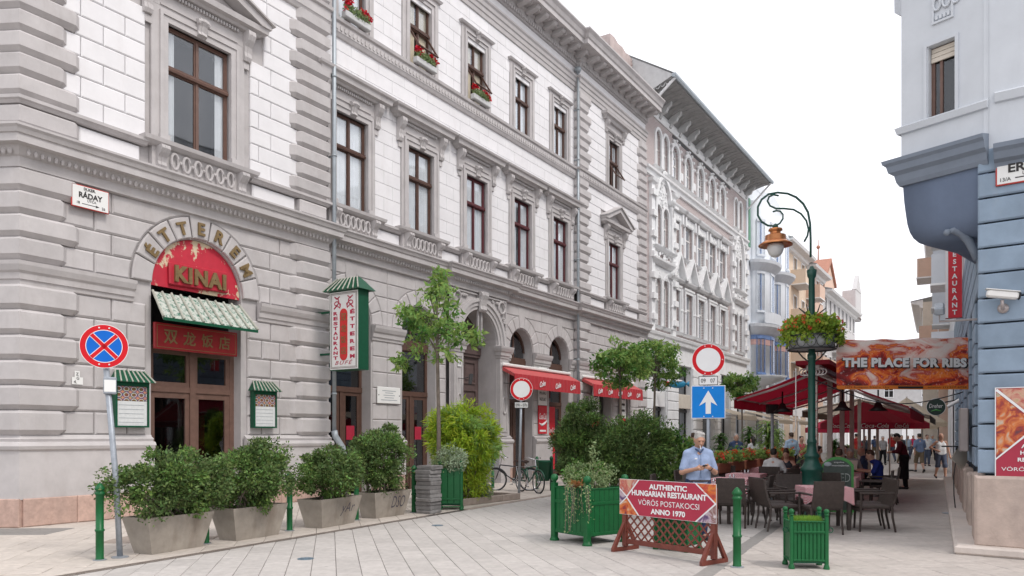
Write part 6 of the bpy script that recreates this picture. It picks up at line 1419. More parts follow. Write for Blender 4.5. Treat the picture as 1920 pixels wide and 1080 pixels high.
# small no-entry sign by the bicycles
def no_entry(px, pyb, ys, r, label, extra=None, Y=None, lean=0):
    p = G(px, pyb) if Y is None else Vector(((px-CX)/FP*Y, Y, 0)); t = thing('no_entry_sign', p, label, 'traffic sign', None, facing(p)); zc = HC + (HY-ys)/FP*p.y
    MB().tube([(0, 0, 0), (lean, 0, zc+.1)], .036, 12).build('pole', 'galv', t, True)
    h = empty('sign_head', (lean, -.05, zc), 0, t); disc(h, 'disc', r, 0, 'sign_white'); ring(h, 'red_rim', r*.74, r*.97, -.002, 'sign_red'); bolts(h, ((-.06, r*.85), (.06, r*.85), (-.06, -r*.85), (.06, -r*.85), (r*.85, 0)), -.003)
    return t, zc
D['plate_grey'] = plain((.62, .62, .60), .4, .05, 5)
t, zc = no_entry(973, 929, 730, .315, 'small round no entry sign on grey pole beside the bicycles', lean=.07)
h = empty('time_plate', (.07, -.05, zc-.44), 0, t); MB().cbox(-.19, .19, 0, .01, -.085, .085, .005).build('plate', 'ink', h); MB().box(-.18, .18, -.003, 0, -.075, .075).build('face', 'plate_grey', h); text('lettering', '09h - 07h', 'ink', h, (0, -.005, 0), w=.31, h=.085)
t, zc = no_entry(1328, 0, 675, .30, 'tall pole with round no entry sign above blue one way sign', Y=14.5)
h = empty('time_plate', (0, -.05, zc-.39), 0, t); MB().cbox(-.175, .175, 0, .01, -.085, .085, .005).build('plate', 'ink', h); MB().box(-.163, .163, -.003, 0, -.073, .073).build('face', 'sign_white', h); text('lettering', '09', 'ink', h, (-.09, -.005, 0), w=.085, h=.075); text('lettering', '07', 'ink', h, (.08, -.005, 0), w=.085, h=.075)
h = empty('one_way_panel', (0, -.05, zc-.79), 0, t); MB().cbox(-.31, .31, 0, .012, -.31, .31, .006).build('panel', 'sign_white', h); MB().cbox(-.295, .295, -.003, .0, -.295, .295, .001).build('blue_field', 'sign_blue2', h)
MB().prism([(-.047, -.22), (.047, -.22), (.047, 0.0), (.165, -.07), (.0, .215), (-.165, -.07), (-.047, 0.0)], -.008, -.004).build('arrow', 'sign_white', h); bolts(h, ((-.08, .26), (.08, .26), (-.08, -.27), (.08, -.27)), -.004)
MB().tube([(0, 0, 0), (0, 0, 1.2)], .05, 12).build('sleeve', 'galv', t, True)
# litter bin
p = G(1034, 920); t = thing('litter_bin', p, 'green metal litter bin hung on a post near the bicycles', 'litter bin')
MB().lathe([(.05, 0), (.05, .95), (.06, .96), (.06, 1.0), (.03, 1.04), (.001, 1.05)], (0, 0, 0), 12).build('post', 'green_dark', t, True); MB().lathe([(.15, .3), (.16, .3), (.2, .85), (.215, .86), (.215, .92), (.185, .92), (.17, .35), (.001, .34)], (-.22, 0, 0), 18).build('bucket', 'green_dark', t, True); MB().box(-.08, 0, -.02, .02, .7, .74).build('hook', 'green_dark', t)
# bicycles
D['tyre'] = plain((.02, .02, .02), .8, .2, 10); D['bike_green'] = plain((.02, .10, .06), .35, .1, 6); D['bike_black'] = plain((.03, .03, .035), .35, .1, 6); D['chrome'] = plain((.6, .6, .62), .25, .1, 6, metal=.9); D['leather'] = plain((.05, .03, .025), .6, .2, 8)
def bicycle(p, rz, label, mat, basket=False):
    t = thing('bicycle', p, label, 'bicycle', 'bicycles parked by the raised bed', rz); r = .33
    for x in (-.52, .52):
        w = MB().tube([(x+r*math.cos(a), 0, r+r*math.sin(a)) for a in [i*2*math.pi/28 for i in range(30)]], .02, 6, False).build('wheel', 'tyre', t, True)
        MB().tube([(x+(r-.03)*math.cos(a), 0, r+(r-.03)*math.sin(a)) for a in [i*2*math.pi/28 for i in range(30)]], .012, 5, False).build('rim', 'chrome', w, True); m = MB()
        for i in range(14): a = i*2*math.pi/14; m.tube([(x+.03*math.cos(a+.5), .015*(-1)**i, r+.03*math.sin(a+.5)), (x+(r-.03)*math.cos(a), 0, r+(r-.03)*math.sin(a))], .0025, 3, False)
        m.tube([(x, -.05, r), (x, .05, r)], .025, 8); m.build('spokes', 'chrome', w)
        MB().tube([(x+(r+.03)*math.cos(a), 0, r+(r+.03)*math.sin(a)) for a in [R(20+i*13) for i in range(12)]], .02, 5).build('mudguard', mat, t, True)
    m = MB(); bb = (-.06, 0, .3); st_ = (-.18, 0, .72); hd = (.38, 0, .78); hl = (.42, 0, .62)
    for a, b in ((bb, st_), (bb, hl), (st_, hd), (bb, (-.52, 0, r)), (st_, (-.52, 0, r)), (hd, hl)): m.tube([a, b], .018, 8)
    m.build('frame', mat, t, True)
    MB().tube([hl, (.46, 0, .5), (.52, 0, r)], .016, 8).build('fork', mat, t, True); MB().tube([st_, (-.22, 0, .86)], .013, 6).build('seat_post', 'chrome', t, True)
    m = MB(); m.ball((-.25, 0, .9), .13, 10, 6, (1.1, .75, .3)); m.tube([(-.25, 0, .9), (-.05, 0, .9)], [.06, .02], 8); m.build('saddle', 'leather', t, True)
    MB().tube([(.37, 0, .78), (.34, 0, .96)], .013, 6).build('stem', 'chrome', t); MB().tube([(.16, -.27, 1.0), (.28, -.2, 1.03), (.36, -.07, .98), (.36, .07, .98), (.28, .2, 1.03), (.16, .27, 1.0)], .012, 6).build('handlebar', 'chrome', t, True)
    m = MB(); m.tube([(-.06, -.06, .3), (-.06, -.065, .3)], .09, 14); m.tube([(-.06, -.07, .3), (.04, -.07, .18)], .01, 5); m.tube([(-.06, .07, .3), (-.16, .07, .42)], .01, 5); m.box(.0, .1, -.15, -.07, .165, .185); m.build('crank', 'chrome', t)
    m = MB(); m.box(-.75, -.35, -.06, .06, .73, .745); m.tube([(-.72, .06, .73), (-.54, .06, r)], .007, 5); m.tube([(-.72, -.06, .73), (-.54, -.06, r)], .007, 5); m.build('carrier', 'chrome', t)
    if basket:
        m = MB()
        for z in (.72, .8, .88, .96):
            m.tube([(.42+.02*(z-.7), -.15, z), (.72, -.15, z), (.72, .15, z), (.42, .15, z), (.42, -.15, z)], .005, 4)
        for i in range(7): m.tube([(.42+.05*i, -.15, .72), (.42+.05*i, -.15, .96)], .004, 4); m.tube([(.42+.05*i, .15, .72), (.42+.05*i, .15, .96)], .004, 4)
        m.build('basket', 'galv', t)
    return t
bicycle(Vector((.02, 23.5, 0)), R(180-4), 'dark city bicycle with front basket parked left of the sign pole', 'bike_black', True)
bicycle(Vector((.52, 22.7, 0)), R(-62), 'green bicycle seen end-on parked right of the sign pole', 'bike_green')
D['cl_brown'] = plain((.10, .06, .04), .85, .12, 14, .15)
# ------------------------------------------------------------------ terrace: chairs, tables, canopy, lamp post
def weave(n):
    m, nt, b = base(n); L = nt.links.new; tc = N(nt, 'ShaderNodeTexCoord'); w1 = N(nt, 'ShaderNodeTexChecker', i_Scale=70.); L(tc.outputs['Object'], w1.inputs['Vector'])
    no = N(nt, 'ShaderNodeTexNoise', i_Scale=20.); L(tc.outputs['Object'], no.inputs['Vector']); cr = N(nt, 'ShaderNodeValToRGB'); cr.color_ramp.elements[0].color = (.030, .021, .018, 1); cr.color_ramp.elements[1].color = (.075, .055, .047, 1); L(no.outputs[0], cr.inputs[0]); L(cr.outputs[0], b.inputs['Base Color'])
    bp = N(nt, 'ShaderNodeBump', i_Strength=.6, i_Distance=.004); L(w1.outputs[1], bp.inputs['Height']); L(bp.outputs[0], b.inputs['Normal']); b.inputs['Roughness'].default_value = .5; return m
D['wicker'] = weave
def gingham(n):
    m, nt, b = base(n); L = nt.links.new; tc = N(nt, 'ShaderNodeTexCoord'); mp = N(nt, 'ShaderNodeMapping'); mp.inputs['Location'].default_value = (.013, .017, .011); L(tc.outputs['Object'], mp.inputs[0])
    ck = N(nt, 'ShaderNodeTexChecker', i_Scale=44.); ck.inputs[1].default_value = (.72, .62, .62, 1); ck.inputs[2].default_value = (.50, .05, .09, 1); L(mp.outputs[0], ck.inputs['Vector']); L(ck.outputs[0], b.inputs['Base Color']); b.inputs['Roughness'].default_value = .8; return m
D['gingham'] = gingham
def chair_proto():
    t = empty('wicker_chair')
    MB().cbox(-.25, .25, -.25, .25, .40, .46, .02).build('seat', 'wicker', t)
    m = MB(); n = 6; pts = []
    for i in range(n+1): f = i/n; pts.append((f, -.26-.10*f-.02*math.sin(math.pi*f), .44+.46*f))
    v = []
    for f, y, z in pts:
        w = .26-.01*f; v += [(-w, y, z), (w, y, z), (w, y-.035, z), (-w, y-.035, z)]
    m.add(v, [(4*i+a, 4*i+(a+1) % 4, 4*i+4+(a+1) % 4, 4*i+4+a) for i in range(n) for a in range(4)] + [(3, 2, 1, 0), tuple(range(4*n, 4*n+4))]); m.build('backrest', 'wicker', t)
    for sx in (-1, 1):
        MB().tube([(sx*.265, .24, .66), (sx*.262, .245, .4), (sx*.25, .26, 0)], [.021, .021, .018], 4).build('leg', 'wicker', t); MB().tube([(sx*.255, -.27, .46), (sx*.25, -.28, .25), (sx*.25, -.33, 0)], [.021, .021, .018], 4).build('leg', 'wicker', t)
        MB().cbox(sx*.268-.024, sx*.268+.024, -.31, .27, .65, .685, .012).build('armrest', 'wicker', t); 
    MB().box(-.24, .24, .22, .25, .34, .4).build('apron', 'wicker', t)
    return t
CH0 = chair_proto(); _used = [0]
CL = []
def chair(x, y, rz, label):
    t = CH0 if not _used[0] else copy_tree(CH0); _used[0] += 1; t.location = (x, y, 0); t.rotation_euler = (0, 0, rz); tag(t, label, 'chair', 'dark wicker terrace chairs'); return t
def table(x, y, rz, label, w=.8, d=.8, set_=True):
    t = thing('dining_table', (x, y, 0), label, 'table', 'terrace tables', rz)
    MB().box(-w/2+.01, w/2-.01, -d/2+.01, d/2-.01, .70, .735).build('tabletop', 'wood_brown', t)
    for a in (-1, 1):
        for b in (-1, 1): MB().cbox(a*(w/2-.06)-.03, a*(w/2-.06)+.03, b*(d/2-.06)-.03, b*(d/2-.06)+.03, 0, .70, .005).build('leg', 'wicker', t)
    c = MB(); n = 24; per = []
    for i in range(4*n):
        s, f = divmod(i, n); f = f/n; p = [(-1+2*f, -1), (1, -1+2*f), (1-2*f, 1), (-1, 1-2*f)][s]; per.append(p)
    top = [(px*w/2*1.01, py*d/2*1.01, .745) for px, py in per]; dr = [(px*w/2*1.01+px*.02*abs(math.sin(i*.55)), py*d/2*1.01+py*.02*abs(math.sin(i*.55)), .745-.20-.10*max(0, 1-4*min(i % n, n-i % n)/n)) for i, (px, py) in enumerate(per)]
    k = len(per); c.add(top + dr, [tuple(range(k))] + [(i, k+i, k+(i+1) % k, (i+1) % k) for i in range(k)])
    q = c.build('tablecloth', 'gingham'); q.location = (x, y, 0); q.rotation_euler = (0, 0, rz); tag(q, 'red and white checked cloth on the ' + label.replace('square terrace ', ''), 'tablecloth', 'checked tablecloths')
    if set_:
        s = thing('condiment_set', (x, y, .746), 'salt and pepper set on the ' + label.replace('square terrace ', ''), 'condiments', 'table condiments')
        for dx in (-.04, .04): MB().lathe([(.022, 0), (.022, .05), (.014, .06), (.016, .08), (.005, .09)], (dx, 0, 0), 8).build('shaker', 'chrome', s, True)
        MB().box(-.09, .09, -.03, .03, 0, .012).build('tray', 'chrome', s)
    return t
B_ = 'near the lamp post'
TBL = [(5.62, 13.95, R(-8), 'square terrace table nearest the lamp post'), (3.95, 15.0, R(-30), 'square terrace table right behind the man with a phone'), (4.75, 16.7, R(-30), 'square terrace table second behind the man with a phone'), (5.7, 18.8, R(-30), 'square terrace table third in the row behind the man'), (7.0, 20.2, R(-30), 'square terrace table of the seated couple'), (8.35, 19.4, R(-30), 'square terrace table of the diners with menus'), (7.25, 17.2, R(-30), 'square terrace table behind the chalkboard'), (9.3, 22.3, R(-30), 'square terrace table farthest under the red canopy'), (8.2, 22.4, R(-30), 'square terrace table left of the farthest canopy table'), (10.4, 24.4, R(-30), 'square terrace table under the cream canopy'), (6.9, 22.6, R(-30), 'square terrace table beside the tall plants')]
for x, y, rz, lb in TBL: table(x, y, rz, lb)
CHS = [(5.28, 13.25, R(0), 'wicker chair with its back to the camera, behind the small grass planter'), (6.28, 13.55, R(84), 'wicker chair facing left, nearest right of the lamp post table'), (6.45, 14.1, R(80), 'wicker chair facing left, second at the right of the lamp post table'),
       (4.72, 13.65, R(-84), 'wicker chair facing right, nearest left of the lamp post table'), (4.82, 14.2, R(-80), 'wicker chair facing right, second at the left of the lamp post table'), (5.45, 14.85, R(180), 'wicker chair facing the camera in front of the lamp post base'),
       (4.05, 14.2, R(-22), 'wicker chair with its back to the camera, right behind the green bollard'), (4.62, 14.95, R(62), 'wicker chair facing left beside the first checked table'), (3.15, 15.2, R(-110), 'wicker chair facing right just left of the man'), (3.6, 15.75, R(150), 'wicker chair facing the camera beyond the first checked table'),
       (5.35, 16.1, R(45), 'wicker chair at the near side of the second checked table'), (5.5, 16.95, R(60), 'wicker chair facing left beside the second checked table'), (4.0, 17.0, R(-115), 'wicker chair facing right beside the second checked table'), (4.3, 17.4, R(150), 'wicker chair facing the camera beyond the second checked table'),
       (6.3, 18.2, R(35), 'wicker chair at the near side of the third checked table'), (6.5, 19.0, R(62), 'wicker chair facing left beside the third checked table'), (4.95, 19.1, R(-118), 'wicker chair facing right beside the third checked table'), (5.3, 19.55, R(150), 'wicker chair facing the camera beyond the third checked table'),
       (6.55, 19.45, R(-30), 'wicker chair carrying the man in a white shirt'), (7.45, 20.95, R(150), 'wicker chair carrying the woman in a dark top'), (7.75, 19.9, R(60), 'empty wicker chair beside the seated couple'),
       (7.85, 18.6, R(-30), 'wicker chair carrying the diner in a striped shirt'), (9.1, 19.0, R(60), 'wicker chair carrying the diner in a blue shirt'), (7.65, 19.8, R(-120), 'wicker chair carrying the diner in a pink shirt'), (8.85, 20.2, R(150), 'wicker chair carrying the grey-shirted diner holding a menu'), (6.75, 16.4, R(-30), 'empty wicker chair behind the chalkboard'), (7.95, 17.0, R(60), 'empty wicker chair right of the chalkboard'), (9.8, 23.1, R(150), 'wicker chair carrying the farthest diner under the canopy'), (8.5, 22.7, R(-120), 'empty wicker chair at the farthest canopy table'), (10.9, 25.2, R(150), 'wicker chair carrying the diner in white under the cream canopy'), (9.7, 24.8, R(-120), 'wicker chair carrying the diner in orange under the cream canopy'), (6.2, 22.9, R(-120), 'empty wicker chair beside the tall plants'), (7.5, 22.2, R(60), 'empty wicker chair facing the tall plants'), (10.05, 21.9, R(60), 'wicker chair carrying the bald diner beside the waiter')]
for a in CHS: chair(*a)
# restaurant banner on a lattice stand
D['lattice'] = plain((.17, .04, .026), .55, .2, 8, .05); D['banner_red'] = plain((.40, .022, .055), .5, .08, 4)
def food(seed, cols):
    def mk(n):
        m, nt, b = base(n); L = nt.links.new; tc = N(nt, 'ShaderNodeTexCoord'); mp = N(nt, 'ShaderNodeMapping'); mp.inputs['Location'].default_value = (seed, seed*.7, seed*.3); L(tc.outputs['Object'], mp.inputs[0])
        no = N(nt, 'ShaderNodeTexNoise', i_Scale=5.5, i_Detail=5., i_Distortion=1.2); L(mp.outputs[0], no.inputs['Vector']); cr = N(nt, 'ShaderNodeValToRGB'); e = cr.color_ramp.elements; e[0].position = .3; e[0].color = (*cols[0], 1); e[1].position = .72; e[1].color = (*cols[-1], 1)
        for i, c in enumerate(cols[1:-1]): q = e.new(.3 + .42*(i+1)/(len(cols)-1)); q.color = (*c, 1)
        L(no.outputs[0], cr.inputs[0]); L(cr.outputs[0], b.inputs['Base Color']); b.inputs['Roughness'].default_value = .4; return m
    return mk
D['food_stew'] = food(1.3, [(.06, .03, .05), (.38, .04, .02), (.62, .18, .04), (.55, .45, .35), (.3, .3, .1)]); D['food_fresh'] = food(4.1, [(.5, .45, .42), (.45, .08, .06), (.6, .35, .25), (.25, .3, .08), (.62, .55, .5)]); D['photo_dusk'] = food(7.7, [(.04, .03, .08), (.12, .06, .16), (.5, .4, .45), (.2, .08, .06), (.65, .58, .6)]); D['photo_gold'] = food(9.2, [(.30, .03, .03), (.5, .06, .03), (.65, .22, .03), (.4, .05, .04)])
a, b = G(1169, 1031), G(1343, 1058); d = b-a; L = d.length
t = thing('banner_stand', a, 'red restaurant banner on a brown lattice stand in front of man', 'banner stand', None, math.atan2(d.y, d.x))
for x in (.0, L-.07): MB().cbox(x, x+.07, -.035, .035, .06, .98, .006).build('post', 'lattice', t)
for x in (.0, L-.07):
    m = MB(); m.prof([(-.27, 0), (-.27, .045), (-.03, .42), (-.03, .35), (-.2, .055), (.2, .055), (.03, .35), (.03, .42), (.27, .045), (.27, 0)], x+.012, x+.058); m.build('foot', 'lattice', t)
MB().cbox(.07, L-.07, -.025, .025, .10, .17, .006).build('bottom_rail', 'lattice', t); MB().cbox(.07, L-.07, -.025, .025, .92, .98, .006).build('top_rail', 'lattice', t)
x0, x1, z0, z1 = .07, L-.07, .17, .60
k = -6
sp = .135
for s in (-1, 1):
    for i in range(-4, int((x1-x0)/sp)+5):
        xa = x0 + i*sp; p0, p1 = (xa, z0), (xa + s*(z1-z0)*1.0, z1)
        lo, hi = 0., 1.
        for (q0, q1) in ((p0[0], p1[0]),):
            dx = q1-q0
            for lim, sg in ((x0, 1), (x1, -1)):
                f0 = (q0-lim)*sg; f1 = (q1-lim)*sg
                if f0 < 0 and f1 < 0: lo = 2
                elif f0 < 0: lo = max(lo, -f0/(f1-f0))
                elif f1 < 0: hi = min(hi, f0/(f0-f1))
        if lo < hi-.03:
            A_ = Vector((p0[0]+(p1[0]-p0[0])*lo, .006*s, p0[1]+(p1[1]-p0[1])*lo)); B2 = Vector((p0[0]+(p1[0]-p0[0])*hi, .006*s, p0[1]+(p1[1]-p0[1])*hi)); n_ = Vector((-(B2-A_).z, 0, (B2-A_).x)).normalized()*.011
            MB().prism([((A_-n_).x, (A_-n_).z), ((B2-n_).x, (B2-n_).z), ((B2+n_).x, (B2+n_).z), ((A_+n_).x, (A_+n_).z)], .006*s-.005, .006*s+.005).build('lath', 'lattice', t)
bz0, bz1 = .53, 1.03; yb = -.048; e = .02; W_ = L + .06
def bn(poly, mat, nm, dy=0.): return MB().prism([(-.03 + x*W_, bz0 + z*(bz1-bz0)) for x, z in poly], yb-dy, yb-dy+.003).build(nm, mat, bnr)
bnr = MB().box(-.035, L+.035, yb+.004, yb+.008, bz0-.005, bz1+.005).build('banner', 'sign_white', t)
bn([(.225, 1), (.80, 1), (.985, .5), (.80, 0), (.225, 0), (.09, .5)], 'banner_red', 'red_field'); bn([(0, 1), (.205, 1), (.08, .54), (0, .75)], 'food_fresh', 'food_photo'); bn([(0, .70), (.075, .5), (0, .3)], 'photo_dusk', 'photo_corner'); bn([(0, .0), (.205, 0), (.08, .46), (0, .26)], 'food_stew', 'stew_photo'); bn([(.82, 1), (1, 1), (1, .52)], 'photo_gold', 'coach_photo'); bn([(.82, 0), (1, 0), (1, .48)], 'photo_dusk', 'people_photo')
def bt(s, z, w, h, bold): text('lettering', s, 'sign_white', bnr, (-.03+.53*W_, yb-.003, bz0+z*(bz1-bz0)), w=w, h=h, ext=.002, bold=bold)
bt('AUTHENTIC', .835, .66, .075, .04); bt('HUNGARIAN RESTAURANT', .64, 1.30, .08, .04); bt('VÖRÖS POSTAKOCSI', .40, 1.06, .092, 0.); bt('ANNO 1970', .15, .60, .078, .04)
text('lettering', 'VÖRÖS P', 'petal_orange', bnr, (-.03+.93*W_, yb-.003, bz0+.80*(bz1-bz0)), w=.18, h=.03, ext=.002)
# lamp post
PL = Vector(((1522-CX)/FP*15.7, 15.7, 0))
t = thing('lamp_post', PL, 'ornate dark green lamp post with swan-neck arm and copper lantern', 'street lamp')
MB().lathe([(.26, 0), (.26, .08), (.23, .12), (.22, .40), (.25, .43), (.25, .47), (.2, .52), (.19, .92), (.215, .95), (.22, 1.0), (.19, 1.04), (.15, 1.12), (.13, 1.2), (.15, 1.23), (.15, 1.27), (.1, 1.33), (.085, 1.5), (.095, 1.52), (.095, 1.56), (.075, 1.6), (.07, 3.2), (.085, 3.22), (.085, 3.3), (.065, 3.34), (.06, 4.85), (.085, 4.9), (.10, 5.02), (.05, 5.05), (.035, 5.1)], (0, 0, 0), 20).build('column', 'lamp_green', t, True)
def ip(px, py): v = at(px, py, 15.7) - PL; return (v.x, 0, v.z)
MB().tube([ip(1520, 482), ip(1520, 450), ip(1519, 420), ip(1515, 398), ip(1506, 382), ip(1493, 370), ip(1477, 363), ip(1458, 361), ip(1441, 364), ip(1428, 374), ip(1421, 388), ip(1421, 404), ip(1428, 416), ip(1440, 423), ip(1452, 424), ip(1462, 419), ip(1468, 410), ip(1468, 402), ip(1463, 396), ip(1456, 395), ip(1449, 397)], [.024]*6 + [.022]*8 + [.018]*7, 8).build('arm', 'lamp_green', t, True)
MB().tube([ip(1508, 453), ip(1514, 442), ip(1516, 430), ip(1512, 414), ip(1502, 401), ip(1488, 393), ip(1470, 391), ip(1455, 391), ip(1444, 386), ip(1439, 377), ip(1442, 369), ip(1450, 365), ip(1460, 367)], .02, 8).build('scroll', 'lamp_green', t, True)
lx, _, lz = ip(1454, 424)
MB().lathe([(.02, .05), (.05, .02), (.055, -.02), (.03, -.05)], (lx, 0, lz), 12).build('collar', 'lamp_green', t, True)
MB().lathe([(.06, -.04), (.13, -.055), (.14, -.09), (.10, -.11), (.105, -.17), (.2, -.19), (.21, -.30), (.24, -.31), (.335, -.38), (.335, -.395), (.2, -.36), (.05, -.34)], (lx, 0, lz), 24).build('lantern_shade', 'copper', t, True)
D['globe'] = plain((.75, .75, .74), .15, .02, 4, spec=.6); MB().lathe([(.15, -.37), (.165, -.42), (.16, -.48), (.13, -.56), (.07, -.62), (.001, -.64)], (lx, 0, lz), 20).build('globe', 'globe', t, True)
bz = HC + (HY-650)/FP*15.7
m = MB()
for s in (-1, 1): m.tube([(0, 0, bz-.35), (s*.18, 0, bz-.22), (s*.3, 0, bz-.08)], .015, 6); m.tube([(0, 0, bz+.55), (s*.15, -.03, bz+.68), (s*.28, -.04, bz+.78)], [.02, .018, .008], 6); m.tube([(0, 0, bz+.55), (s*.1, -.05, bz+.7), (s*.14, -.08, bz+.85)], [.018, .015, .008], 6)
m.build('brackets', 'metal_dark', t)
bk = thing('hanging_flower_basket', PL + Vector((0, 0, bz-.06)), 'round iron basket of orange red flowers on the lamp post', 'flower basket')
m = MB(); n = 28
for z in (0, .26): m.tube([((.50 if z else .46)*math.cos(2*math.pi*i/n), (.50 if z else .46)*math.sin(2*math.pi*i/n), z) for i in range(n+2)], .016, 6, False)
for i in range(16):
    a = 2*math.pi*i/16; m.tube([(.48*math.cos(a)+.09*math.cos(q)*-math.sin(a), .48*math.sin(a)+.09*math.cos(q)*math.cos(a), .13+.11*math.sin(q)) for q in [j*math.pi/5 for j in range(11)]], .007, 4, False)
m.build('ironwork', 'metal_dark', bk); MB().lathe([(.1, .01), (.44, .01), (.46, .25), (.4, .25), (.1, .2)], (0, 0, 0), 24).build('liner', 'lead', bk, True)
D['leaf_basket'] = leafmat((.30, .42, .06), .35, .45); flower_mix(bk, (0, 0, .42), (.60, .54, .30), 3000, 46, 'leaf_basket', 'petal_orange', .09, .05)
P = np.concatenate([blob_pts((.55*math.cos(a), .5*math.sin(a), .22), (.14, .14, .16), 60, RNG, .1) for a in np.linspace(0, 6.28, 10)]); foliage('trailing_leaves', 'leaf_basket', bk, P, .08, aspect=.6, droop=.4)
# street banner across to the blue house
def ribs(n):
    m, nt, b = base(n); L = nt.links.new; tc = N(nt, 'ShaderNodeTexCoord'); mp = N(nt, 'ShaderNodeMapping'); mp.inputs['Scale'].default_value = (1, 1, 1.9); mp.inputs['Rotation'].default_value = (0, R(18), 0); L(tc.outputs['Object'], mp.inputs[0])
    no = N(nt, 'ShaderNodeTexNoise', i_Scale=1.9, i_Detail=7., i_Roughness=.55, i_Distortion=.9); L(mp.outputs[0], no.inputs['Vector']); sp_ = N(nt, 'ShaderNodeSeparateXYZ'); L(tc.outputs['Object'], sp_.inputs[0])
    ad = N(nt, 'ShaderNodeMath', operation='MULTIPLY_ADD'); ad.inputs[1].default_value = .20; ad.inputs[2].default_value = -.09; L(sp_.outputs[2], ad.inputs[0]); su = N(nt, 'ShaderNodeMath', operation='ADD'); L(no.outputs[0], su.inputs[0]); L(ad.outputs[0], su.inputs[1])
    cr = N(nt, 'ShaderNodeValToRGB'); e = cr.color_ramp.elements; e[0].position = .30; e[0].color = (.035, .012, .012, 1); e[1].position = .72; e[1].color = (.92, .78, .72, 1)
    for p_, c in ((.40, (.30, .03, .03)), (.45, (.72, .07, .03)), (.505, (.95, .28, .05)), (.545, (.60, .08, .07)), (.60, (.88, .52, .44))): q = e.new(p_); q.color = (*c, 1)
    L(su.outputs[0], cr.inputs[0]); n2 = N(nt, 'ShaderNodeTexNoise', i_Scale=26., i_Detail=4.); L(tc.outputs['Object'], n2.inputs['Vector']); r2 = N(nt, 'ShaderNodeValToRGB'); r2.color_ramp.elements[0].position = .60; r2.color_ramp.elements[1].position = .68; r2.color_ramp.elements[1].color = (.45, .4, .4, 1); L(n2.outputs[0], r2.inputs[0])
    ax = N(nt, 'ShaderNodeMix', data_type='RGBA', blend_type='SCREEN'); ax.inputs[0].default_value = .8; L(cr.outputs[0], ax.inputs[6]); L(r2.outputs[0], ax.inputs[7]); L(ax.outputs[2], b.inputs['Base Color']); b.inputs['Roughness'].default_value = .45; return m
D['ribs_print'] = ribs; D['orange_strip'] = plain((.72, .20, .03), .5, .06, 4)
t = thing('street_banner', at(1569, 730, 15.75), 'large printed street banner advertising ribs, hung between lamp post and blue house', 'banner', None, R(1))
WB = 250/FP*15.75; HB = 94/FP*15.75; m = MB(); nx, nz = 24, 8
vv = [(WB*i/nx, .05*math.sin(i*.5+j*.3)*(1-abs(2*i/nx-1)*.5), HB*j/nz + (.07*(i/nx-.4)*(j/nz) if j else 0) + .012*math.sin(i*.9)*(j == nz)) for j in range(nz+1) for i in range(nx+1)]
for j, nm, mt in ((0, 'address_strip', 'orange_strip'), (1, 'print', 'ribs_print')):
    q = MB(); r0, r1 = (0, 1) if j == 0 else (1, nz); idx = [(a*(nx+1)+i) for a in range(r0, r1+1) for i in range(nx+1)]; sc_ = [vv[k] for k in idx]
    if j == 0: sc_ = [(x, y, (z*.62 if z > .01 else z)) for x, y, z in sc_]
    else: sc_ = [(x, y, (z*.62 if k < nx+1 else z)) for k, (x, y, z) in enumerate(sc_)]
    rr_ = r1-r0; q.add(sc_, [(a*(nx+1)+i, a*(nx+1)+i+1, (a+1)*(nx+1)+i+1, (a+1)*(nx+1)+i) for a in range(rr_) for i in range(nx)]); q.build(nm, mt, t, True)
text('lettering_shadow', 'THE PLACE FOR RIBS', 'ink', t, (WB*.5+.012, -.066, HB*.53-.012), w=WB*.955, h=.22, ext=.002, bold=.085, char=1.05); text('lettering', 'THE PLACE FOR RIBS', 'sign_white', t, (WB*.5, -.075, HB*.53), w=WB*.935, h=.195, ext=.002, bold=.06, char=1.08)
text('lettering', '1092 Budapest, Erkel u. 13/a.', 'ink', t, (WB*.22, -.07, .036), w=.9, h=.042, ext=.002); MB().box(WB*.45, WB*.64, -.072, -.07, .015, .058).build('dark_bar', 'ink', t); text('lettering', 'telefon: (1) 217 6756', 'ink', t, (WB*.82, -.07, .036), w=.8, h=.042, ext=.002)
for x in (0, WB):
    s = -1 if x == 0 else 1
    for z in (.02, HB): MB().tube([(x, 0, z), (x+s*.22, .0, z)], .006, 5).build('tie', 'metal_dark', t)
m = MB(); A_, B2 = at(1528, 712, 15.7), at(1806, 735, 15.9); pts = [A_.lerp(B2, i/14) - Vector((0, 0, .55*math.sin(math.pi*i/14)*.65)) for i in range(15)]; m.tube(pts, .012, 5); tag(m.build('overhead_cable', 'black'), 'sagging black cable strung below the ribs banner', 'cable')
# red double-pitch terrace canopy
D['canopy_red'] = leafmat((.36, .012, .03), .0, .5, 0.0)
def fabric(c, tr=.45):
    def mk(n):
        m, nt, b = base(n); b.inputs['Base Color'].default_value = (*c, 1); b.inputs['Roughness'].default_value = .8; tl = N(nt, 'ShaderNodeBsdfTranslucent'); tl.inputs[0].default_value = (*c, 1); ms = N(nt, 'ShaderNodeMixShader'); ms.inputs[0].default_value = tr; no = N(nt, 'ShaderNodeTexNoise', i_Scale=3., i_Detail=4.); bp = N(nt, 'ShaderNodeBump', i_Strength=.3, i_Distance=.03); nt.links.new(no.outputs[0], bp.inputs['Height']); nt.links.new(bp.outputs[0], b.inputs['Normal'])
        nt.links.new(b.outputs[0], ms.inputs[1]); nt.links.new(tl.outputs[0], ms.inputs[2]); nt.links.new(ms.outputs[0], nt.nodes['Material Output'].inputs[0]); return m
    return mk
D['canopy_red'] = fabric((.29, .008, .024)); D['parasol_red'] = fabric((.44, .022, .062)); D['parasol_cream'] = fabric((.66, .57, .45)); D['alu'] = plain((.42, .37, .36), .4, .1, 5, metal=.4); D['post_cream'] = plain((.52, .47, .42), .7, .15, 5)
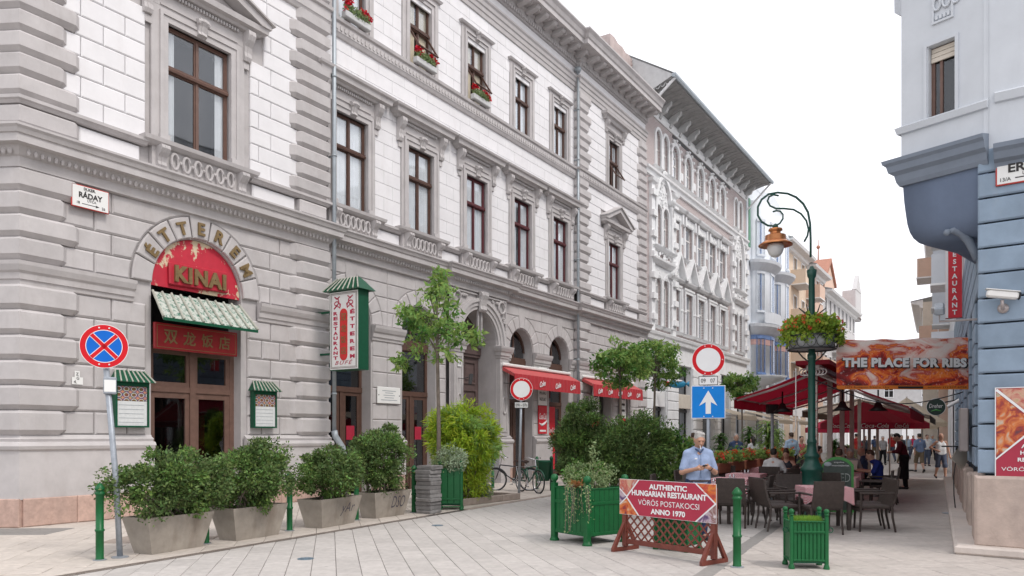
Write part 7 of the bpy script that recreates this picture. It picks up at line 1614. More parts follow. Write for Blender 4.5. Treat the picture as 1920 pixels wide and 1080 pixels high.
PC = Vector(((1525-CX)/FP*17.5, 17.5, 0)); RC = R(-30)
t = thing('terrace_canopy', PC, 'big dark red double-pitch fabric canopy over the dining terrace', 'canopy', None, RC)
LX, RX, LN = -1.78, 1.95, 7.5; zr = 3.2
for (xe, ze, nm) in ((LX, 2.55, 'canvas'), (RX, 2.28, 'canvas')):
    n = 12; m = MB(); m.add([(xe*i/n, LN*j/4, zr + (ze-zr)*(i/n) - .10*math.sin(math.pi*i/n)*(.6+.4*math.sin(j))) for i in range(n+1) for j in range(5)], [(i*5+j, (i+1)*5+j, (i+1)*5+j+1, i*5+j+1) for i in range(n) for j in range(4)]); m.build(nm, 'canopy_red', t, True)
    k = 40; m = MB(); m.add([(xe+.01*math.sin(i*1.3), LN*i/k, ze+.01) for i in range(k+1)] + [(xe+.015*math.sin(i*1.3), LN*i/k, ze-.24) for i in range(k+1)], [(i, i+1, k+2+i, k+1+i) for i in range(k)]); m.build('valance', 'canopy_red', t)
    for yy in (.15, 2.5, 5.0, 7.3): MB().tube([(xe*.03, yy, zr-.14), (xe*.5, yy-.1, (zr+ze)/2-.14), (xe*.98, yy, ze-.04)], .028, 6).build('folding_arm', 'alu', t)
    MB().tube([(xe, 0, ze), (xe, LN, ze)], .03, 6).build('front_bar', 'alu', t)
MB().cbox(-.16, .16, -.02, LN, zr-.06, zr+.10, .03).build('cassette', 'alu', t); MB().prof([(-.14, zr+.06), (LN, zr+.06), (LN, zr+.16), (-.14, zr+.16)], -.36, .36).build('ridge_flap', 'canopy_red', t)
m = MB(); 
for i in range(6): m.tube([(.12*math.cos(a)+(i-2.5)*.07, -.05, zr-.1+.08*math.sin(a)) for a in [j*math.pi/4 for j in range(9)]], .016, 5)
m.build('end_scroll', 'alu', t)
for yy in (.2, 2.6, 5.0, 7.3): MB().cbox(-.06, .06, yy-.06, yy+.06, 0, zr-.05, .01).build('post', 'post_cream', t)
m = MB(); m.tube([(.075*math.cos(i*.9), .2+.075*math.sin(i*.9), .9+.028*i) for i in range(80)], .008, 4); m.build('light_string', 'print_red', t)
MB().tube([(-.36, -.1, zr-.0), (-.36, -.1, 1.9), (-.4, -.1, 1.75)], .012, 6).build('crank_rod', 'enamel', t)
for i, (x, y) in enumerate(((-.9, 1.2), (.5, .9), (1.2, 1.6))):
    q = thing('pendant_lamp', t.matrix_world @ Vector((0, 0, 0)) if 0 else PC + Matrix.Rotation(RC, 3, 'Z') @ Vector((x, y, 2.25)), 'dark bell-shaped pendant lamp under the canopy, %s one' % ('left', 'middle', 'right')[i], 'lamp', 'pendant lamps under canopy'); MB().lathe([(.02, .5), (.02, .22), (.06, .2), (.1, .1), (.22, 0), (.2, 0), (.08, .1), (.001, .18)], (0, 0, 0), 16).build('shade', 'black', q, True)
def parasol(px, Y, r, zt, ze, mat, label, txt=None, sides=8):
    t = thing('parasol', Vector(((px-CX)/FP*Y, Y, 0)), label, 'parasol', 'parasols farther down the terrace', R(12))
    MB().tube([(0, 0, 0), (0, 0, zt+.05)], .03, 8).build('pole', 'post_cream', t); m = MB(); v = [(0, 0, zt)]
    ring_ = [(r*math.cos(2*math.pi*i/sides), r*math.sin(2*math.pi*i/sides), ze) for i in range(sides)]; mid_ = [(x*.5, y*.5, (zt+ze)/2+.02) for x, y, z in ring_]
    m.add([(0, 0, zt)] + mid_ + ring_ + [(x*1.0, y*1.0, ze-.2) for x, y, z in ring_], [(0, 1+i, 1+(i+1) % sides) for i in range(sides)] + [(1+i, 1+sides+i, 1+sides+(i+1) % sides, 1+(i+1) % sides) for i in range(sides)] + [(1+sides+i, 1+2*sides+i, 1+2*sides+(i+1) % sides, 1+sides+(i+1) % sides) for i in range(sides)]); m.build('cover', mat, t)
    for i in range(sides): MB().tube([(0, 0, zt-.05), (ring_[i][0]*.98, ring_[i][1]*.98, ze-.02)], .01, 4).build('rib', 'post_cream', t)
    MB().lathe([(.3, 0), (.3, .06), (.05, .08)], (0, 0, 0), 12).build('foot', 'metal_dark', t)
    if txt:
        for i in (4, 5, 6): a = 2*math.pi*(i+.5)/sides; rr = r*math.cos(math.pi/sides)+.012; o = text('lettering', txt, 'sign_white', t, (rr*math.cos(a), rr*math.sin(a), ze-.1), w=r*.6, h=.14, ext=.002, shear=.3, rz=a+math.pi/2)
    return t
parasol(1620, 26.5, 1.42, 2.85, 2.1, 'parasol_red', 'red parasol with white script lettering behind the canopy posts', 'Coca-Cola'); parasol(1560, 33, 1.1, 2.45, 2.0, 'parasol_red', 'smaller pinkish red parasol left of the lettered parasol'); parasol(1668, 30.5, 1.4, 3.0, 2.15, 'parasol_red', 'red parasol half hidden behind the lettered parasol'); parasol(1700, 37, 1.7, 3.5, 2.3, 'parasol_cream', 'cream parasol to the right of the red parasols'); parasol(1728, 47, 1.6, 3.2, 2.3, 'parasol_cream', 'small distant cream parasol near the walking men')
# cream awnings of the shops on the left
for i, (x, z) in enumerate(((36.5, 3.5), (41.0, 3.3), (46.0, 3.4), (52, 3.4))):
    t = onwall('cream_awning', x, -.1, z, 'cream fabric awning over the left shops, %s from the no entry sign' % ('first', 'second', 'third', 'fourth')[i], 'awning', 'cream awnings'); m = MB(); m.add([(0, 0, 0), (4, 0, 0), (4, -2.4, -.65), (0, -2.4, -.65), (0, -2.4, -.9), (4, -2.4, -.9)], [(0, 1, 2, 3), (3, 2, 5, 4)]); m.build('canvas', 'parasol_cream', t)
    for k in (0, 2, 4): MB().tube([(k, 0, -.5), (k, -2.35, -.7)], .025, 5).build('arm', 'alu', t)
    MB().tube([(.1, -2.3, -.7), (.1, -2.3, -z)], .03, 6).build('post', 'galv', t)
p = Vector(((1448-CX)/FP*19.6, 19.6, 0)); t = thing('awning_post', p, 'slim grey post with a dark speaker on top left of the lamp post', 'post'); MB().tube([(0, 0, 0), (0, 0, 2.3)], .04, 10).build('pole', 'galv', t); MB().cbox(-.14, .14, -.1, .1, 2.22, 2.46, .02).build('speaker', 'black', t)
t = onwall('fish_sign', onA(1270, .9), -.9, 4.35, 'blue fish-shaped hanging shop sign left of the no entry sign', 'sign'); t.rotation_euler = (0, 0, 0); m = MB(); m.ball((0, 0, 0), .35, 14, 8, (1.3, .3, .62)); m.prism([(.4, 0), (.62, .16), (.62, -.16)], -.03, .03); D['fish'] = plain((.02, .22, .38), .4, .25, 6); m.build('body', 'fish', t, True); m = MB(); m.ball((-.5, 0, .02), .12, 8, 6); m.build('lips', 'sign_red', t, True); MB().ball((.05, -.06, .16), .14, 8, 6, (1.6, .6, .4)).build('eye_band', 'sign_white', t, True)
# chalkboard
p = Vector(((1571-CX)/FP*16.3, 16.3, 0)); t = thing('chalkboard', p, 'green-framed chalkboard sign with outlined word, beside the lamp post', 'chalkboard', None, facing(p)+R(6)); D['chalk_green'] = plain((.06, .28, .06), .5, .15, 5); D['slate_board'] = plain((.075, .095, .085), .8, .25, 5)
m = MB(); m.prism([(-.31, .05), (.31, .05), (.31, 1.05)] + arcpts(0, .86, .36, .55, math.pi-.55, 10) + [(-.31, 1.05)], 0, .03); m.build('frame', 'chalk_green', t); m = MB(); m.prism([(-.285, .1), (.26, .1), (.26, 1.0)] + arcpts(-.01, .84, .32, .55, math.pi-.55, 10) + [(-.285, 1.0)], -.008, 0); m.build('board', 'slate_board', t)
D['chalk'] = plain((.55, .58, .55), .9, .2, 30)
text('lettering', 'MIXED', 'chalk', t, (0, -.012, .78), w=.47, h=.17, ext=.002); text('lettering_inner', 'MIXED', 'slate_board', t, (0, -.014, .78), w=.455, h=.145, ext=.002, bold=-.012); text('lettering', 'angolos', 'sign_white', t, (.02, -.012, 1.1), w=.2, h=.035, ext=.002); text('lettering', 'menüajánlat', 'sign_white', t, (.05, -.012, 1.03), w=.34, h=.045, ext=.002); text('lettering', 'b', 'chalk', t, (.18, -.012, .59), w=.05, h=.07, ext=.002); text('lettering', 'r', 'chalk', t, (.18, -.012, .5), w=.05, h=.07, ext=.002); MB().ball((-.2, -.008, 1.06), .06, 8, 5, (1.3, .1, .8)).build('drawing', 'zinc', t)
for s in (-1, 1): MB().tube([(s*.27, .02, 1.0), (s*.27, .35, 0)], .015, 5).build('leg', 'chalk_green', t); MB().tube([(s*.27, .015, .1), (s*.27, .01, 0)], .018, 5).build('leg', 'chalk_green', t)
# things on the blue house
def onF(name, M_, x, y, z, label, cat, group=None):
    o = empty(name); o.matrix_world = MF @ M_ @ Matrix.Translation((x, y, z)); return tag(o, label, cat, group)
I4 = Matrix()
t = onF('street_name_plate', ERK, .53, -.06, 5.31, 'white enamel street name plate with red rim high on the blue house', 'street sign')
MB().cbox(-.4, .4, 0, .03, -.19, .19, .01).build('rim', 'enamel_red', t); MB().box(-.38, .38, -.004, 0, -.17, .17).build('plate', 'enamel', t); text('lettering', 'IX.KER.', 'ink', t, (0, -.006, .125), h=.05, bold=.02); text('lettering', 'ERKEL', 'ink', t, (.0, -.006, .03), w=.5, h=.12, bold=.03); text('lettering', 'UTCA', 'ink', t, (0, -.006, -.065), h=.045); text('lettering', '13/A', 'ink', t, (-.28, -.006, -.115), h=.05); text('lettering', '15', 'ink', t, (.28, -.006, -.115), h=.05); MB().box(-.17, .17, -.007, -.005, -.12, -.105).build('arrow', 'ink', t)
t = onF('wall_poster', ERK, .13, -.05, 1.09, 'red restaurant poster with a goulash photo on the blue wall', 'poster')
MB().box(0, 1.1, -.01, 0, 0, 1.23).build('sheet', 'banner_red', t); MB().prism([(.012, .26), (.49, .71), (.012, 1.17)], -.014, -.011).build('stew_photo', 'food_stew', t); MB().prism([(.03, 1.215), (.5, .76), (.98, 1.215)], -.014, -.011).build('top_photo', 'food_fresh', t)
for q in ([(.0, .225), (.52, .715), (.50, .735), (.0, .25)], [(.0, 1.19), (.50, .72), (.52, .74), (.02, 1.22)]): MB().prism(q, -.017, -.0145).build('white_stripe', 'sign_white', t)
m = MB(); frame(m, -.006, 1.106, -.006, 1.236, .012, -.0175, -.009); m.build('border', 'sign_white', t)
for s_, z, w_, h_, bo in (('AUTHENTIC', .425, .46, .055, .03), ('HUNGARIAN', .335, .48, .055, .03), ('RESTAURANT', .24, .54, .055, .03), ('VÖRÖS POSTAKOCSI', .115, .92, .062, 0), ('ANNO 1970', .04, .3, .035, .03)): text('lettering', s_, 'sign_white', t, (.53, -.018, z), w=w_, h=h_, ext=.002, bold=bo)
def cctv(M_, x, y, z, label, yaw):
    t = onF('security_camera', M_, x, y, z, label, 'camera', 'security cameras on the blue house')
    MB().lathe([(.07, 0), (.07, .02), (.03, .03)], (0, 0, 0), 12).xf(Matrix.Rotation(R(90), 4, 'X')).build('wall_plate', 'alu', t, True); MB().tube([(0, 0, 0), (0, -.1, -.02), (0, -.14, .1)], .022, 8).build('bracket', 'alu', t, True)
    m = MB(); m.cbox(-.19, .19, -.06, .06, -.05, .05, .02); m.xf(Matrix.Translation((0, -.14, .17)) @ Matrix.Rotation(yaw, 4, 'Z') @ Matrix.Rotation(R(10), 4, 'Y')); m.build('housing', 'white_paint', t); m = MB(); m.cbox(-.21, .2, -.07, .07, .05, .062, .004); m.xf(Matrix.Translation((0, -.14, .17)) @ Matrix.Rotation(yaw, 4, 'Z') @ Matrix.Rotation(R(10), 4, 'Y')); m.build('sunshield', 'enamel', t); m = MB(); m.cbox(.19, .215, -.05, .05, -.045, .045, .01); m.xf(Matrix.Translation((0, -.14, .17)) @ Matrix.Rotation(yaw, 4, 'Z') @ Matrix.Rotation(R(10), 4, 'Y')); m.build('lens', 'black', t)
cctv(ERK, .22, -.04, 3.42, 'white security camera on the blue wall above the red poster', R(12))
t = onF('security_camera', I4, -.9, -.06, 3.42, 'grey security camera on an arm left of the blue house corner', 'camera', 'security cameras on the blue house'); MB().tube([(0, 0, 0), (0, -.5, 0), (0, -.5, .12)], .018, 6).build('bracket', 'alu', t); m = MB(); m.cbox(-.2, .2, -.07, .07, -.06, .06, .02); m.xf(Matrix.Translation((-.05, -.5, .2)) @ Matrix.Rotation(R(20), 4, 'Y')); m.build('housing', 'galv', t)
t = onF('wall_cabinet', I4, -5.0, -.05, 1.35, 'narrow grey metal cabinet fixed to the blue house wall', 'cabinet'); MB().cbox(-.3, .3, -.16, 0, 0, .85, .02).build('body', 'alu', t); MB().box(-.26, .26, -.165, -.16, .05, .8).build('door', 'galv', t)
t = onF('vertical_sign', I4, -9.5, -.05, 4.6, 'red vertical sign with white letters high on the blue house', 'sign'); MB().box(-.1, .1, -.36, 0, 0, 1.9).build('box', 'cola_red', t); MB().box(.1, .105, -.36, -.30, .0, 1.9).build('white_edge', 'sign_white', t)
for i, ch in enumerate('RESTAURANT'): text('letter', ch, 'sign_white', t, (.107, -.16, 1.75-.18*i), h=.12, ext=.004, bold=.03, rz=R(90))
pd_ = at(1755, 763, 23); t = thing('hanging_sign', pd_, 'round dark green hanging beer sign on the blue house', 'sign', None, facing(pd_)); D['beer_green'] = plain((.012, .04, .03), .35, .1, 5); disc(t, 'disc', .26, -.03, 'sign_white', 32); disc(t, 'face', .245, -.036, 'beer_green', 32); text('lettering', 'Dreher', 'sign_white', t, (0, -.038, .03), w=.36, h=.12, ext=.002, shear=.2); MB().tube([(-.13, -.036, -.13), (0, -.036, -.09), (.13, -.036, -.12)], [.01, .03, .01], 6).build('stroke', 'chalk_green', t); MB().tube([(.1, 0, .1), (.9, .4, .3)], .02, 6).build('arm', 'metal_dark', t); MB().tube([(.3, 0, .0), (.62, 0, .2)], .05, 8).build('tube_lamp', 'enamel', t)
p = G(1790, 963); t = thing('menu_stand', p, 'slim curved black menu stand on the right footway', 'menu stand', None, R(20)); MB().lathe([(.24, 0), (.24, .015), (.03, .025)], (0, 0, 0), 20).build('foot', 'galv', t); MB().tube([(.03, 0, .02), (-.02, 0, .4), (-.03, 0, .8), (.05, 0, 1.2), (.06, 0, 1.45)], .012, 6).build('pole', 'metal_dark', t, True); MB().cbox(-.22, .3, -.15, .15, 1.42, 1.45, .01).build('tray', 'metal_dark', t); m = MB(); m.cbox(-.2, .2, -.012, .012, 0, .4, .005); m.xf(Matrix.Translation((.05, 0, 1.05)) @ Matrix.Rotation(R(40), 4, 'Y')); m.build('menu', 'cream', t)
# a second, cream canopy farther along, added to deepen the shade over the diners
PC2 = PC + Vector((math.sin(R(30)), math.cos(R(30)), 0))*8.2 + Vector((.1, 0, 0)); t = thing('terrace_canopy', PC2, 'long cream fabric canopy with brown valance, added for shade behind the dark red canopy', 'canopy', None, RC)
for xe, ze in ((-1.7, 2.5), (2.0, 2.3)):
    MB().add([(0, 0, 2.85), (xe, 0, ze), (xe, 7, ze), (0, 7, 2.85)], [(0, 1, 2, 3)]).build('canvas', 'parasol_cream', t); MB().add([(xe, 0, ze), (xe, 7, ze), (xe, 7, ze-.22), (xe, 0, ze-.22)], [(0, 1, 2, 3)]).build('valance', 'cl_brown', t)
    for yy in (.1, 3.5, 6.9): MB().tube([(0, yy, 2.8), (xe, yy, ze-.03)], .025, 6).build('folding_arm', 'alu', t)
for yy in (.3, 3.5, 6.7): MB().cbox(-.05, .05, yy-.05, yy+.05, 0, 2.85, .01).build('post', 'post_cream', t)
# ------------------------------------------------------------------ people
def surface_nets(Df, o, h):
    "triangulated zero surface of a sampled distance field"
    S_ = Df < 0; nx, ny, nz = Df.shape
    c = np.zeros((nx-1, ny-1, nz-1), np.int8)
    for i in (0, 1):
        for j in (0, 1):
            for k in (0, 1): c += S_[i:nx-1+i, j:ny-1+j, k:nz-1+k]
    act = (c > 0) & (c < 8); idx = -np.ones(act.shape, np.int64); cells = np.argwhere(act); idx[act] = np.arange(len(cells))
    acc = np.zeros((len(cells), 3)); cnt = np.zeros(len(cells)); cor = [(i, j, k) for i in (0, 1) for j in (0, 1) for k in (0, 1)]
    for a in cor:
        for ax in range(3):
            if a[ax]: continue
            b = list(a); b[ax] = 1
            da = Df[cells[:, 0]+a[0], cells[:, 1]+a[1], cells[:, 2]+a[2]]; db = Df[cells[:, 0]+b[0], cells[:, 1]+b[1], cells[:, 2]+b[2]]
            m = (da < 0) != (db < 0); t = np.where(m, da/np.where(m, da-db, 1), 0); p = np.array(a, float)[None].repeat(len(cells), 0); p[:, ax] += t; acc[m] += p[m]; cnt[m] += 1
    V = (cells + acc/np.maximum(cnt, 1)[:, None])*h + o; Q = []
    for ax in range(3):
        sl = [slice(0, None)]*3; A = [slice(1, -1)]*3; A[ax] = slice(0, -1); B = [slice(1, -1)]*3; B[ax] = slice(1, None)
        sa = S_[tuple(A)]; sb = S_[tuple(B)]; e = np.argwhere(sa != sb); fl = sa[sa != sb]; e = e + np.array([1 if q != ax else 0 for q in range(3)]); u, v = [q for q in range(3) if q != ax]
        def cell(du, dv):
            q = e.copy(); q[:, u] += du; q[:, v] += dv; return idx[q[:, 0], q[:, 1], q[:, 2]]
        q = np.stack([cell(-1, -1), cell(0, -1), cell(0, 0), cell(-1, 0)], 1); flip = fl ^ (ax == 1); q[~flip] = q[~flip][:, ::-1]; Q.append(q)
    Q = np.concatenate(Q); Q = Q[(Q >= 0).all(1)]; return V, Q
def sdf(name, mat, par, prims, h, k=.03, clips=(), smooth=True):
    lo = np.min([np.minimum(np.asarray(p[1])-p[3], np.asarray(p[2])-p[4]) if p[0] == 'c' else np.asarray(p[1])-max(p[2]) for p in prims], 0) - 3*h
    hi = np.max([np.maximum(np.asarray(p[1])+p[3], np.asarray(p[2])+p[4]) if p[0] == 'c' else np.asarray(p[1])+max(p[2]) for p in prims], 0) + 3*h
    n = np.ceil((hi-lo)/h).astype(int)+1; Df = np.full(n, .2); ax = [lo[i]+h*np.arange(n[i]) for i in range(3)]
    for p in prims:
        if p[0] == 'c': l_, h_ = np.minimum(np.asarray(p[1])-p[3], np.asarray(p[2])-p[4]), np.maximum(np.asarray(p[1])+p[3], np.asarray(p[2])+p[4])
        else: l_, h_ = np.asarray(p[1])-max(p[2]), np.asarray(p[1])+max(p[2])
        i0 = np.maximum(0, np.floor((l_-k*2-lo)/h).astype(int)); i1 = np.minimum(n, np.ceil((h_+k*2-lo)/h).astype(int)+1)
        X, Y, Z = np.meshgrid(*[ax[q][i0[q]:i1[q]] for q in range(3)], indexing='ij', sparse=True)
        if p[0] == 'c':
            a, b = np.asarray(p[1], float), np.asarray(p[2], float); ba = b-a; L2 = max(1e-9, ba@ba); t = np.clip(((X-a[0])*ba[0]+(Y-a[1])*ba[1]+(Z-a[2])*ba[2])/L2, 0, 1)
            d = np.sqrt((X-a[0]-t*ba[0])**2+(Y-a[1]-t*ba[1])**2+(Z-a[2]-t*ba[2])**2) - (p[3]+(p[4]-p[3])*t)
        else:
            c_, r = p[1], p[2]; x, y, z = (X-c_[0]), (Y-c_[1]), (Z-c_[2])
            if len(p) > 3 and p[3]:
                ca, sa = math.cos(p[3]), math.sin(p[3]); y, z = y*ca+z*sa, -y*sa+z*ca
            k0 = np.sqrt((x/r[0])**2+(y/r[1])**2+(z/r[2])**2); k1 = np.sqrt((x/r[0]**2)**2+(y/r[1]**2)**2+(z/r[2]**2)**2)+1e-9; d = k0*(k0-1)/k1
        kk = p[5] if len(p) > 5 else k
        s = (slice(i0[0], i1[0]), slice(i0[1], i1[1]), slice(i0[2], i1[2])); g = Df[s]; hh = np.maximum(kk-np.abs(g-d), 0)/kk; Df[s] = np.minimum(g, d) - hh*hh*kk*.25
    if clips:
        X, Y, Z = np.meshgrid(*ax, indexing='ij', sparse=True)
        for (nx_, ny_, nz_, off) in clips: Df = np.maximum(Df, nx_*X+ny_*Y+nz_*Z-off)
    V, Q = surface_nets(Df, lo, h); return npmesh(name, V, Q, mat, par, smooth)
def cloth(n, c, rough=.85): D[n] = plain(c, rough, .16, 9, .7, bscale=11, spec=.2); return n
def lerp(a, b, f): return tuple(a[i]+(b[i]-a[i])*f for i in range(3))
def person(loc, rz, label, J=None, pose='stand', shirt='cl_blue', legs='cl_jeans', hair='hair_dark', shoe='shoe_black', sleeve=.5, shorts=False, tank=False, h=.017, size=1., bald=False, long_hair=False, head=(0, 0), belly=1., apron=None, skirt=None, skinm='skin', fingers=False, group=None, bun=False):
    P = dict(pel=(0, 0, .95), che=(0, 0, 1.28), nek=(0, .0, 1.47), shl=(-.175, 0, 1.385), shr=(.175, 0, 1.385), ell=(-.25, -.03, 1.13), elr=(.25, -.03, 1.13), wrl=(-.25, .06, .90), wrr=(.25, .06, .90), hpl=(-.09, 0, .92), hpr=(.09, 0, .92), knl=(-.10, .02, .50), knr=(.10, .02, .50), anl=(-.10, -.02, .08), anr=(.10, -.02, .08), tol=(-.12, .15, .03), tor=(.12, .15, .03))
    if pose == 'sit':
        for q in ('pel', 'che', 'nek', 'shl', 'shr', 'ell', 'elr', 'wrl', 'wrr'): P[q] = (P[q][0], P[q][1], P[q][2]-.40)
        P.update(pel=(0, 0, .56), hpl=(-.1, .02, .54), hpr=(.1, .02, .54), knl=(-.12, .44, .50), knr=(.12, .44, .50), anl=(-.12, .40, .09), anr=(.12, .40, .09), tol=(-.13, .56, .03), tor=(.13, .56, .03), ell=(-.26, .08, .78), elr=(.26, .08, .78), wrl=(-.14, .34, .80), wrr=(.14, .34, .80))
    if pose == 'walk': P.update(knl=(-.09, .16, .52), anl=(-.09, .2, .10), tol=(-.09, .36, .06), knr=(.10, -.02, .50), anr=(.10, -.24, .14), tor=(.11, -.12, .03), ell=(-.25, -.12, 1.16), wrl=(-.24, -.1, .92), elr=(.25, .06, 1.15), wrr=(.22, .22, .98))
    if J: P.update(J)
    hz, hy = head; nk = P['nek']; hc = (nk[0]+.0, nk[1]+.03+hy*.09, nk[2]+.145-abs(hz)*.02)   # head tilt forward by hy
    tilt = -hy
    def hp(x, y, z):
        ca, sa = math.cos(-hy), math.sin(-hy); return (hc[0]+x, hc[1]+y*ca-z*sa*-1*-1 if 0 else hc[1]+y*ca+z*math.sin(hy), hc[2]-y*math.sin(hy)+z*ca)
    B = [('e', hc, (.078, .098, .118), -hy*0), ('e', hp(0, .03, -.06), (.055, .062, .06)), ('c', hp(0, .095, .0), hp(0, .112, -.03), .010, .016, .015), ('e', hp(-.08, -.005, -.01), (.012, .022, .03)), ('e', hp(.08, -.005, -.01), (.012, .022, .03)), ('c', hp(-.03, .088, .028), hp(.03, .088, .028), .012, .012, .015), ('c', hp(-.02, .085, -.058), hp(.02, .085, -.058), .012, .012, .012),
         ('c', nk, hp(0, -.01, -.06), .056, .052), ('c', (P['che'][0], P['che'][1], P['che'][2]), nk, .10, .06), ('c', lerp(P['shl'], P['shr'], .15), lerp(P['shl'], P['shr'], .85), .055, .055), ('c', P['che'], P['pel'], .085, .085)]
    for s in 'lr':
        B += [('c', P['sh'+s], P['el'+s], .054, .042), ('c', P['el'+s], P['wr'+s], .042, .028), ('c', P['hp'+s], P['kn'+s], .082, .056), ('c', P['kn'+s], lerp(P['kn'+s], P['an'+s], .35), .054, .056), ('c', lerp(P['kn'+s], P['an'+s], .35), P['an'+s], .056, .036), ('c', P['an'+s], P['to'+s], .036, .026)]
        w, e = P['wr'+s], P['el'+s]; dv = Vector(w)-Vector(e); dv.normalize(); sd_ = -1 if s == 'l' else 1
        if fingers:
            up = Vector((0, 0, 1)); pd = (dv + Vector((-sd_*.35, .35, .1))).normalized(); pc = Vector(w)+pd*.05; B.append(('c', w, tuple(pc), .030, .034, .012)); side = up
            for i in range(4):
                b0 = pc + up*(.03-.02*i) + pd*.02; m1 = b0 + pd*.035 + Vector((-sd_*.012, .012, 0)); e1 = m1 + Vector((-sd_*.024, -.012, .002))*(1.1 if i in (1, 2) else .85); B += [('c', tuple(b0), tuple(m1), .0105, .0095, .003), ('c', tuple(m1), tuple(e1), .0095, .0085, .003)]
            tb = Vector(w)+pd*.02+up*.025; B += [('c', tuple(tb), tuple(tb+pd*.035+up*.025+Vector((-sd_*.01, -.01, 0))), .013, .010, .006)]
        else:
            pc = Vector(w)+dv*.08; B.append(('c', w, tuple(pc), .032, .036)); B.append(('c', tuple(pc), tuple(pc+dv*.075+Vector((0, .01, -.005))), .026, .014)); B.append(('c', tuple(Vector(w)+dv*.03), tuple(Vector(w)+dv*.085+Vector((-sd_*.03, .025, .01))), .014, .011))
            if h < .02:
                for i in range(4):
                    b0 = pc + dv*.02 + Vector((0, .026-.018*i, 0)); B.append(('c', tuple(b0), tuple(b0+dv*(.075, .085, .08, .065)[i]+Vector((-sd_*.012, 0, 0))), .0095, .008, .004))
    t = sdf('person', skinm, None, B, h, .035 if not fingers else .03); t.location = loc; t.rotation_euler = (0, 0, rz); t.scale = (size,)*3; tag(t, label, 'person', group)
    # clothes
    ch, pe = P['che'], P['pel']
    if tank: sl = []
    mi = lerp(ch, pe, .5); rt = .118*belly
    T = [('c', lerp(P['shl'], P['shr'], .2 if not tank else .3), lerp(P['shl'], P['shr'], .8 if not tank else .7), .066, .066), ('c', (pe[0]-.075, pe[1], pe[2]), (pe[0]+.075, pe[1], pe[2]), .122, .122)]
    for sx in (-1, 1): T += [('c', (ch[0]+sx*.07, ch[1], ch[2]), (mi[0]+sx*.06, mi[1]+.012, mi[2]), .112, rt), ('c', (mi[0]+sx*.06, mi[1]+.012, mi[2]), (pe[0]+sx*.07, pe[1], pe[2]), rt, .12)]
    T.append(('c', (ch[0]-.07, ch[1], ch[2]), (ch[0]+.07, ch[1], ch[2]), .112, .112))
    if not tank:
        T += [('c', P['shl'], nk, .060, .066), ('c', P['shr'], nk, .060, .066)]
        for s in 'lr':
            e = lerp(P['sh'+s], P['el'+s], min(1, sleeve*2)); T.append(('c', P['sh'+s], e, .066, .064))
            if sleeve > .5: T.append(('c', e, lerp(P['el'+s], P['wr'+s], (sleeve-.5)*2), .06, .045))
    hem = pe[2]-(.05 if pose != 'sit' else .02); sdf('shirt', shirt, t, T, h, .035, [(0, 0, -1, -hem), (0, .25, 1, nk[2]+.25*nk[1]+(.035 if not tank else -.03))])
    if skirt:
        sdf('skirt', skirt, t, [('c', (pe[0]-.07, pe[1], pe[2]), (pe[0]+.07, pe[1], pe[2]), .125, .125), ('c', (0, pe[1], pe[2]-.1), (0, pe[1], pe[2]-.3), .17, .2)], h, .05, [(0, 0, -1, -(pe[2]-.36)), (0, 0, 1, pe[2]+.06)])
    else:
        Lg = [('c', (pe[0]-.08, pe[1], pe[2]), (pe[0]+.08, pe[1], pe[2]), .122, .122)]
        for s in 'lr':
            Lg.append(('c', P['hp'+s], P['kn'+s], .108, .080)); 
            if shorts: Lg.append(('c', P['kn'+s], lerp(P['kn'+s], P['an'+s], .12), .085, .088))
            else: Lg.append(('c', P['kn'+s], lerp(P['kn'+s], P['an'+s], .94), .078, .064))
        sdf('trousers', legs, t, Lg, h, .04, [(0, 0, 1, pe[2]+.07)] + ([(0, 0, -1, -(P['knl'][2]-.10))] if shorts and pose != 'sit' else []))
    for s in 'lr':
        a, o = P['an'+s], P['to'+s]; sdf('shoe', shoe, t, [('c', (a[0], a[1]-.03, a[2]-.035), o, .045, .038), ('c', a, (a[0], a[1]-.02, a[2]-.03), .046, .046)], h, .03)
    if apron: sdf('apron', apron, t, [('c', (pe[0]-.1, pe[1]+.02, pe[2]), (pe[0]+.1, pe[1]+.02, pe[2]), .14, .14), ('c', (-.09, .03, pe[2]), (-.09, .03, .2), .125, .135), ('c', (.09, .03, pe[2]), (.09, .03, .2), .125, .135)], h, .05, [(0, 0, 1, pe[2]+.1), (0, 0, -1, -.3)])
    if not bald:
        Hh = [('e', hp(0, -.016, .026), (.083, .097, .102)), ('e', hp(-.03, .0, .09), (.05, .07, .035)), ('e', hp(.03, -.03, .095), (.05, .06, .035))]; cl = []
        if long_hair: Hh += [('c', hp(0, -.06, .0), hp(0, -.075, -.22), .085, .07)]
        if bun: Hh += [('e', hp(0, -.03, .13), (.055, .055, .05))]
        q = hp(0, .055, .0); nrm_ = Vector((0, .86, -.5)); nrm_ = Vector((0, nrm_.y*math.cos(hy)+nrm_.z*math.sin(hy), nrm_.z*math.cos(hy)-nrm_.y*math.sin(hy))); qq = Vector(hp(0, .046, .028)); sdf('hair', hair, t, Hh, min(h, .012), .02, [(0, nrm_.y, nrm_.z, nrm_.dot(qq))])
    for x in (-.03, .03): MB().ball(hp(x, .089, .008), .011, 8, 6).build('eye', 'hair_dark', t)
    return t, hp, P
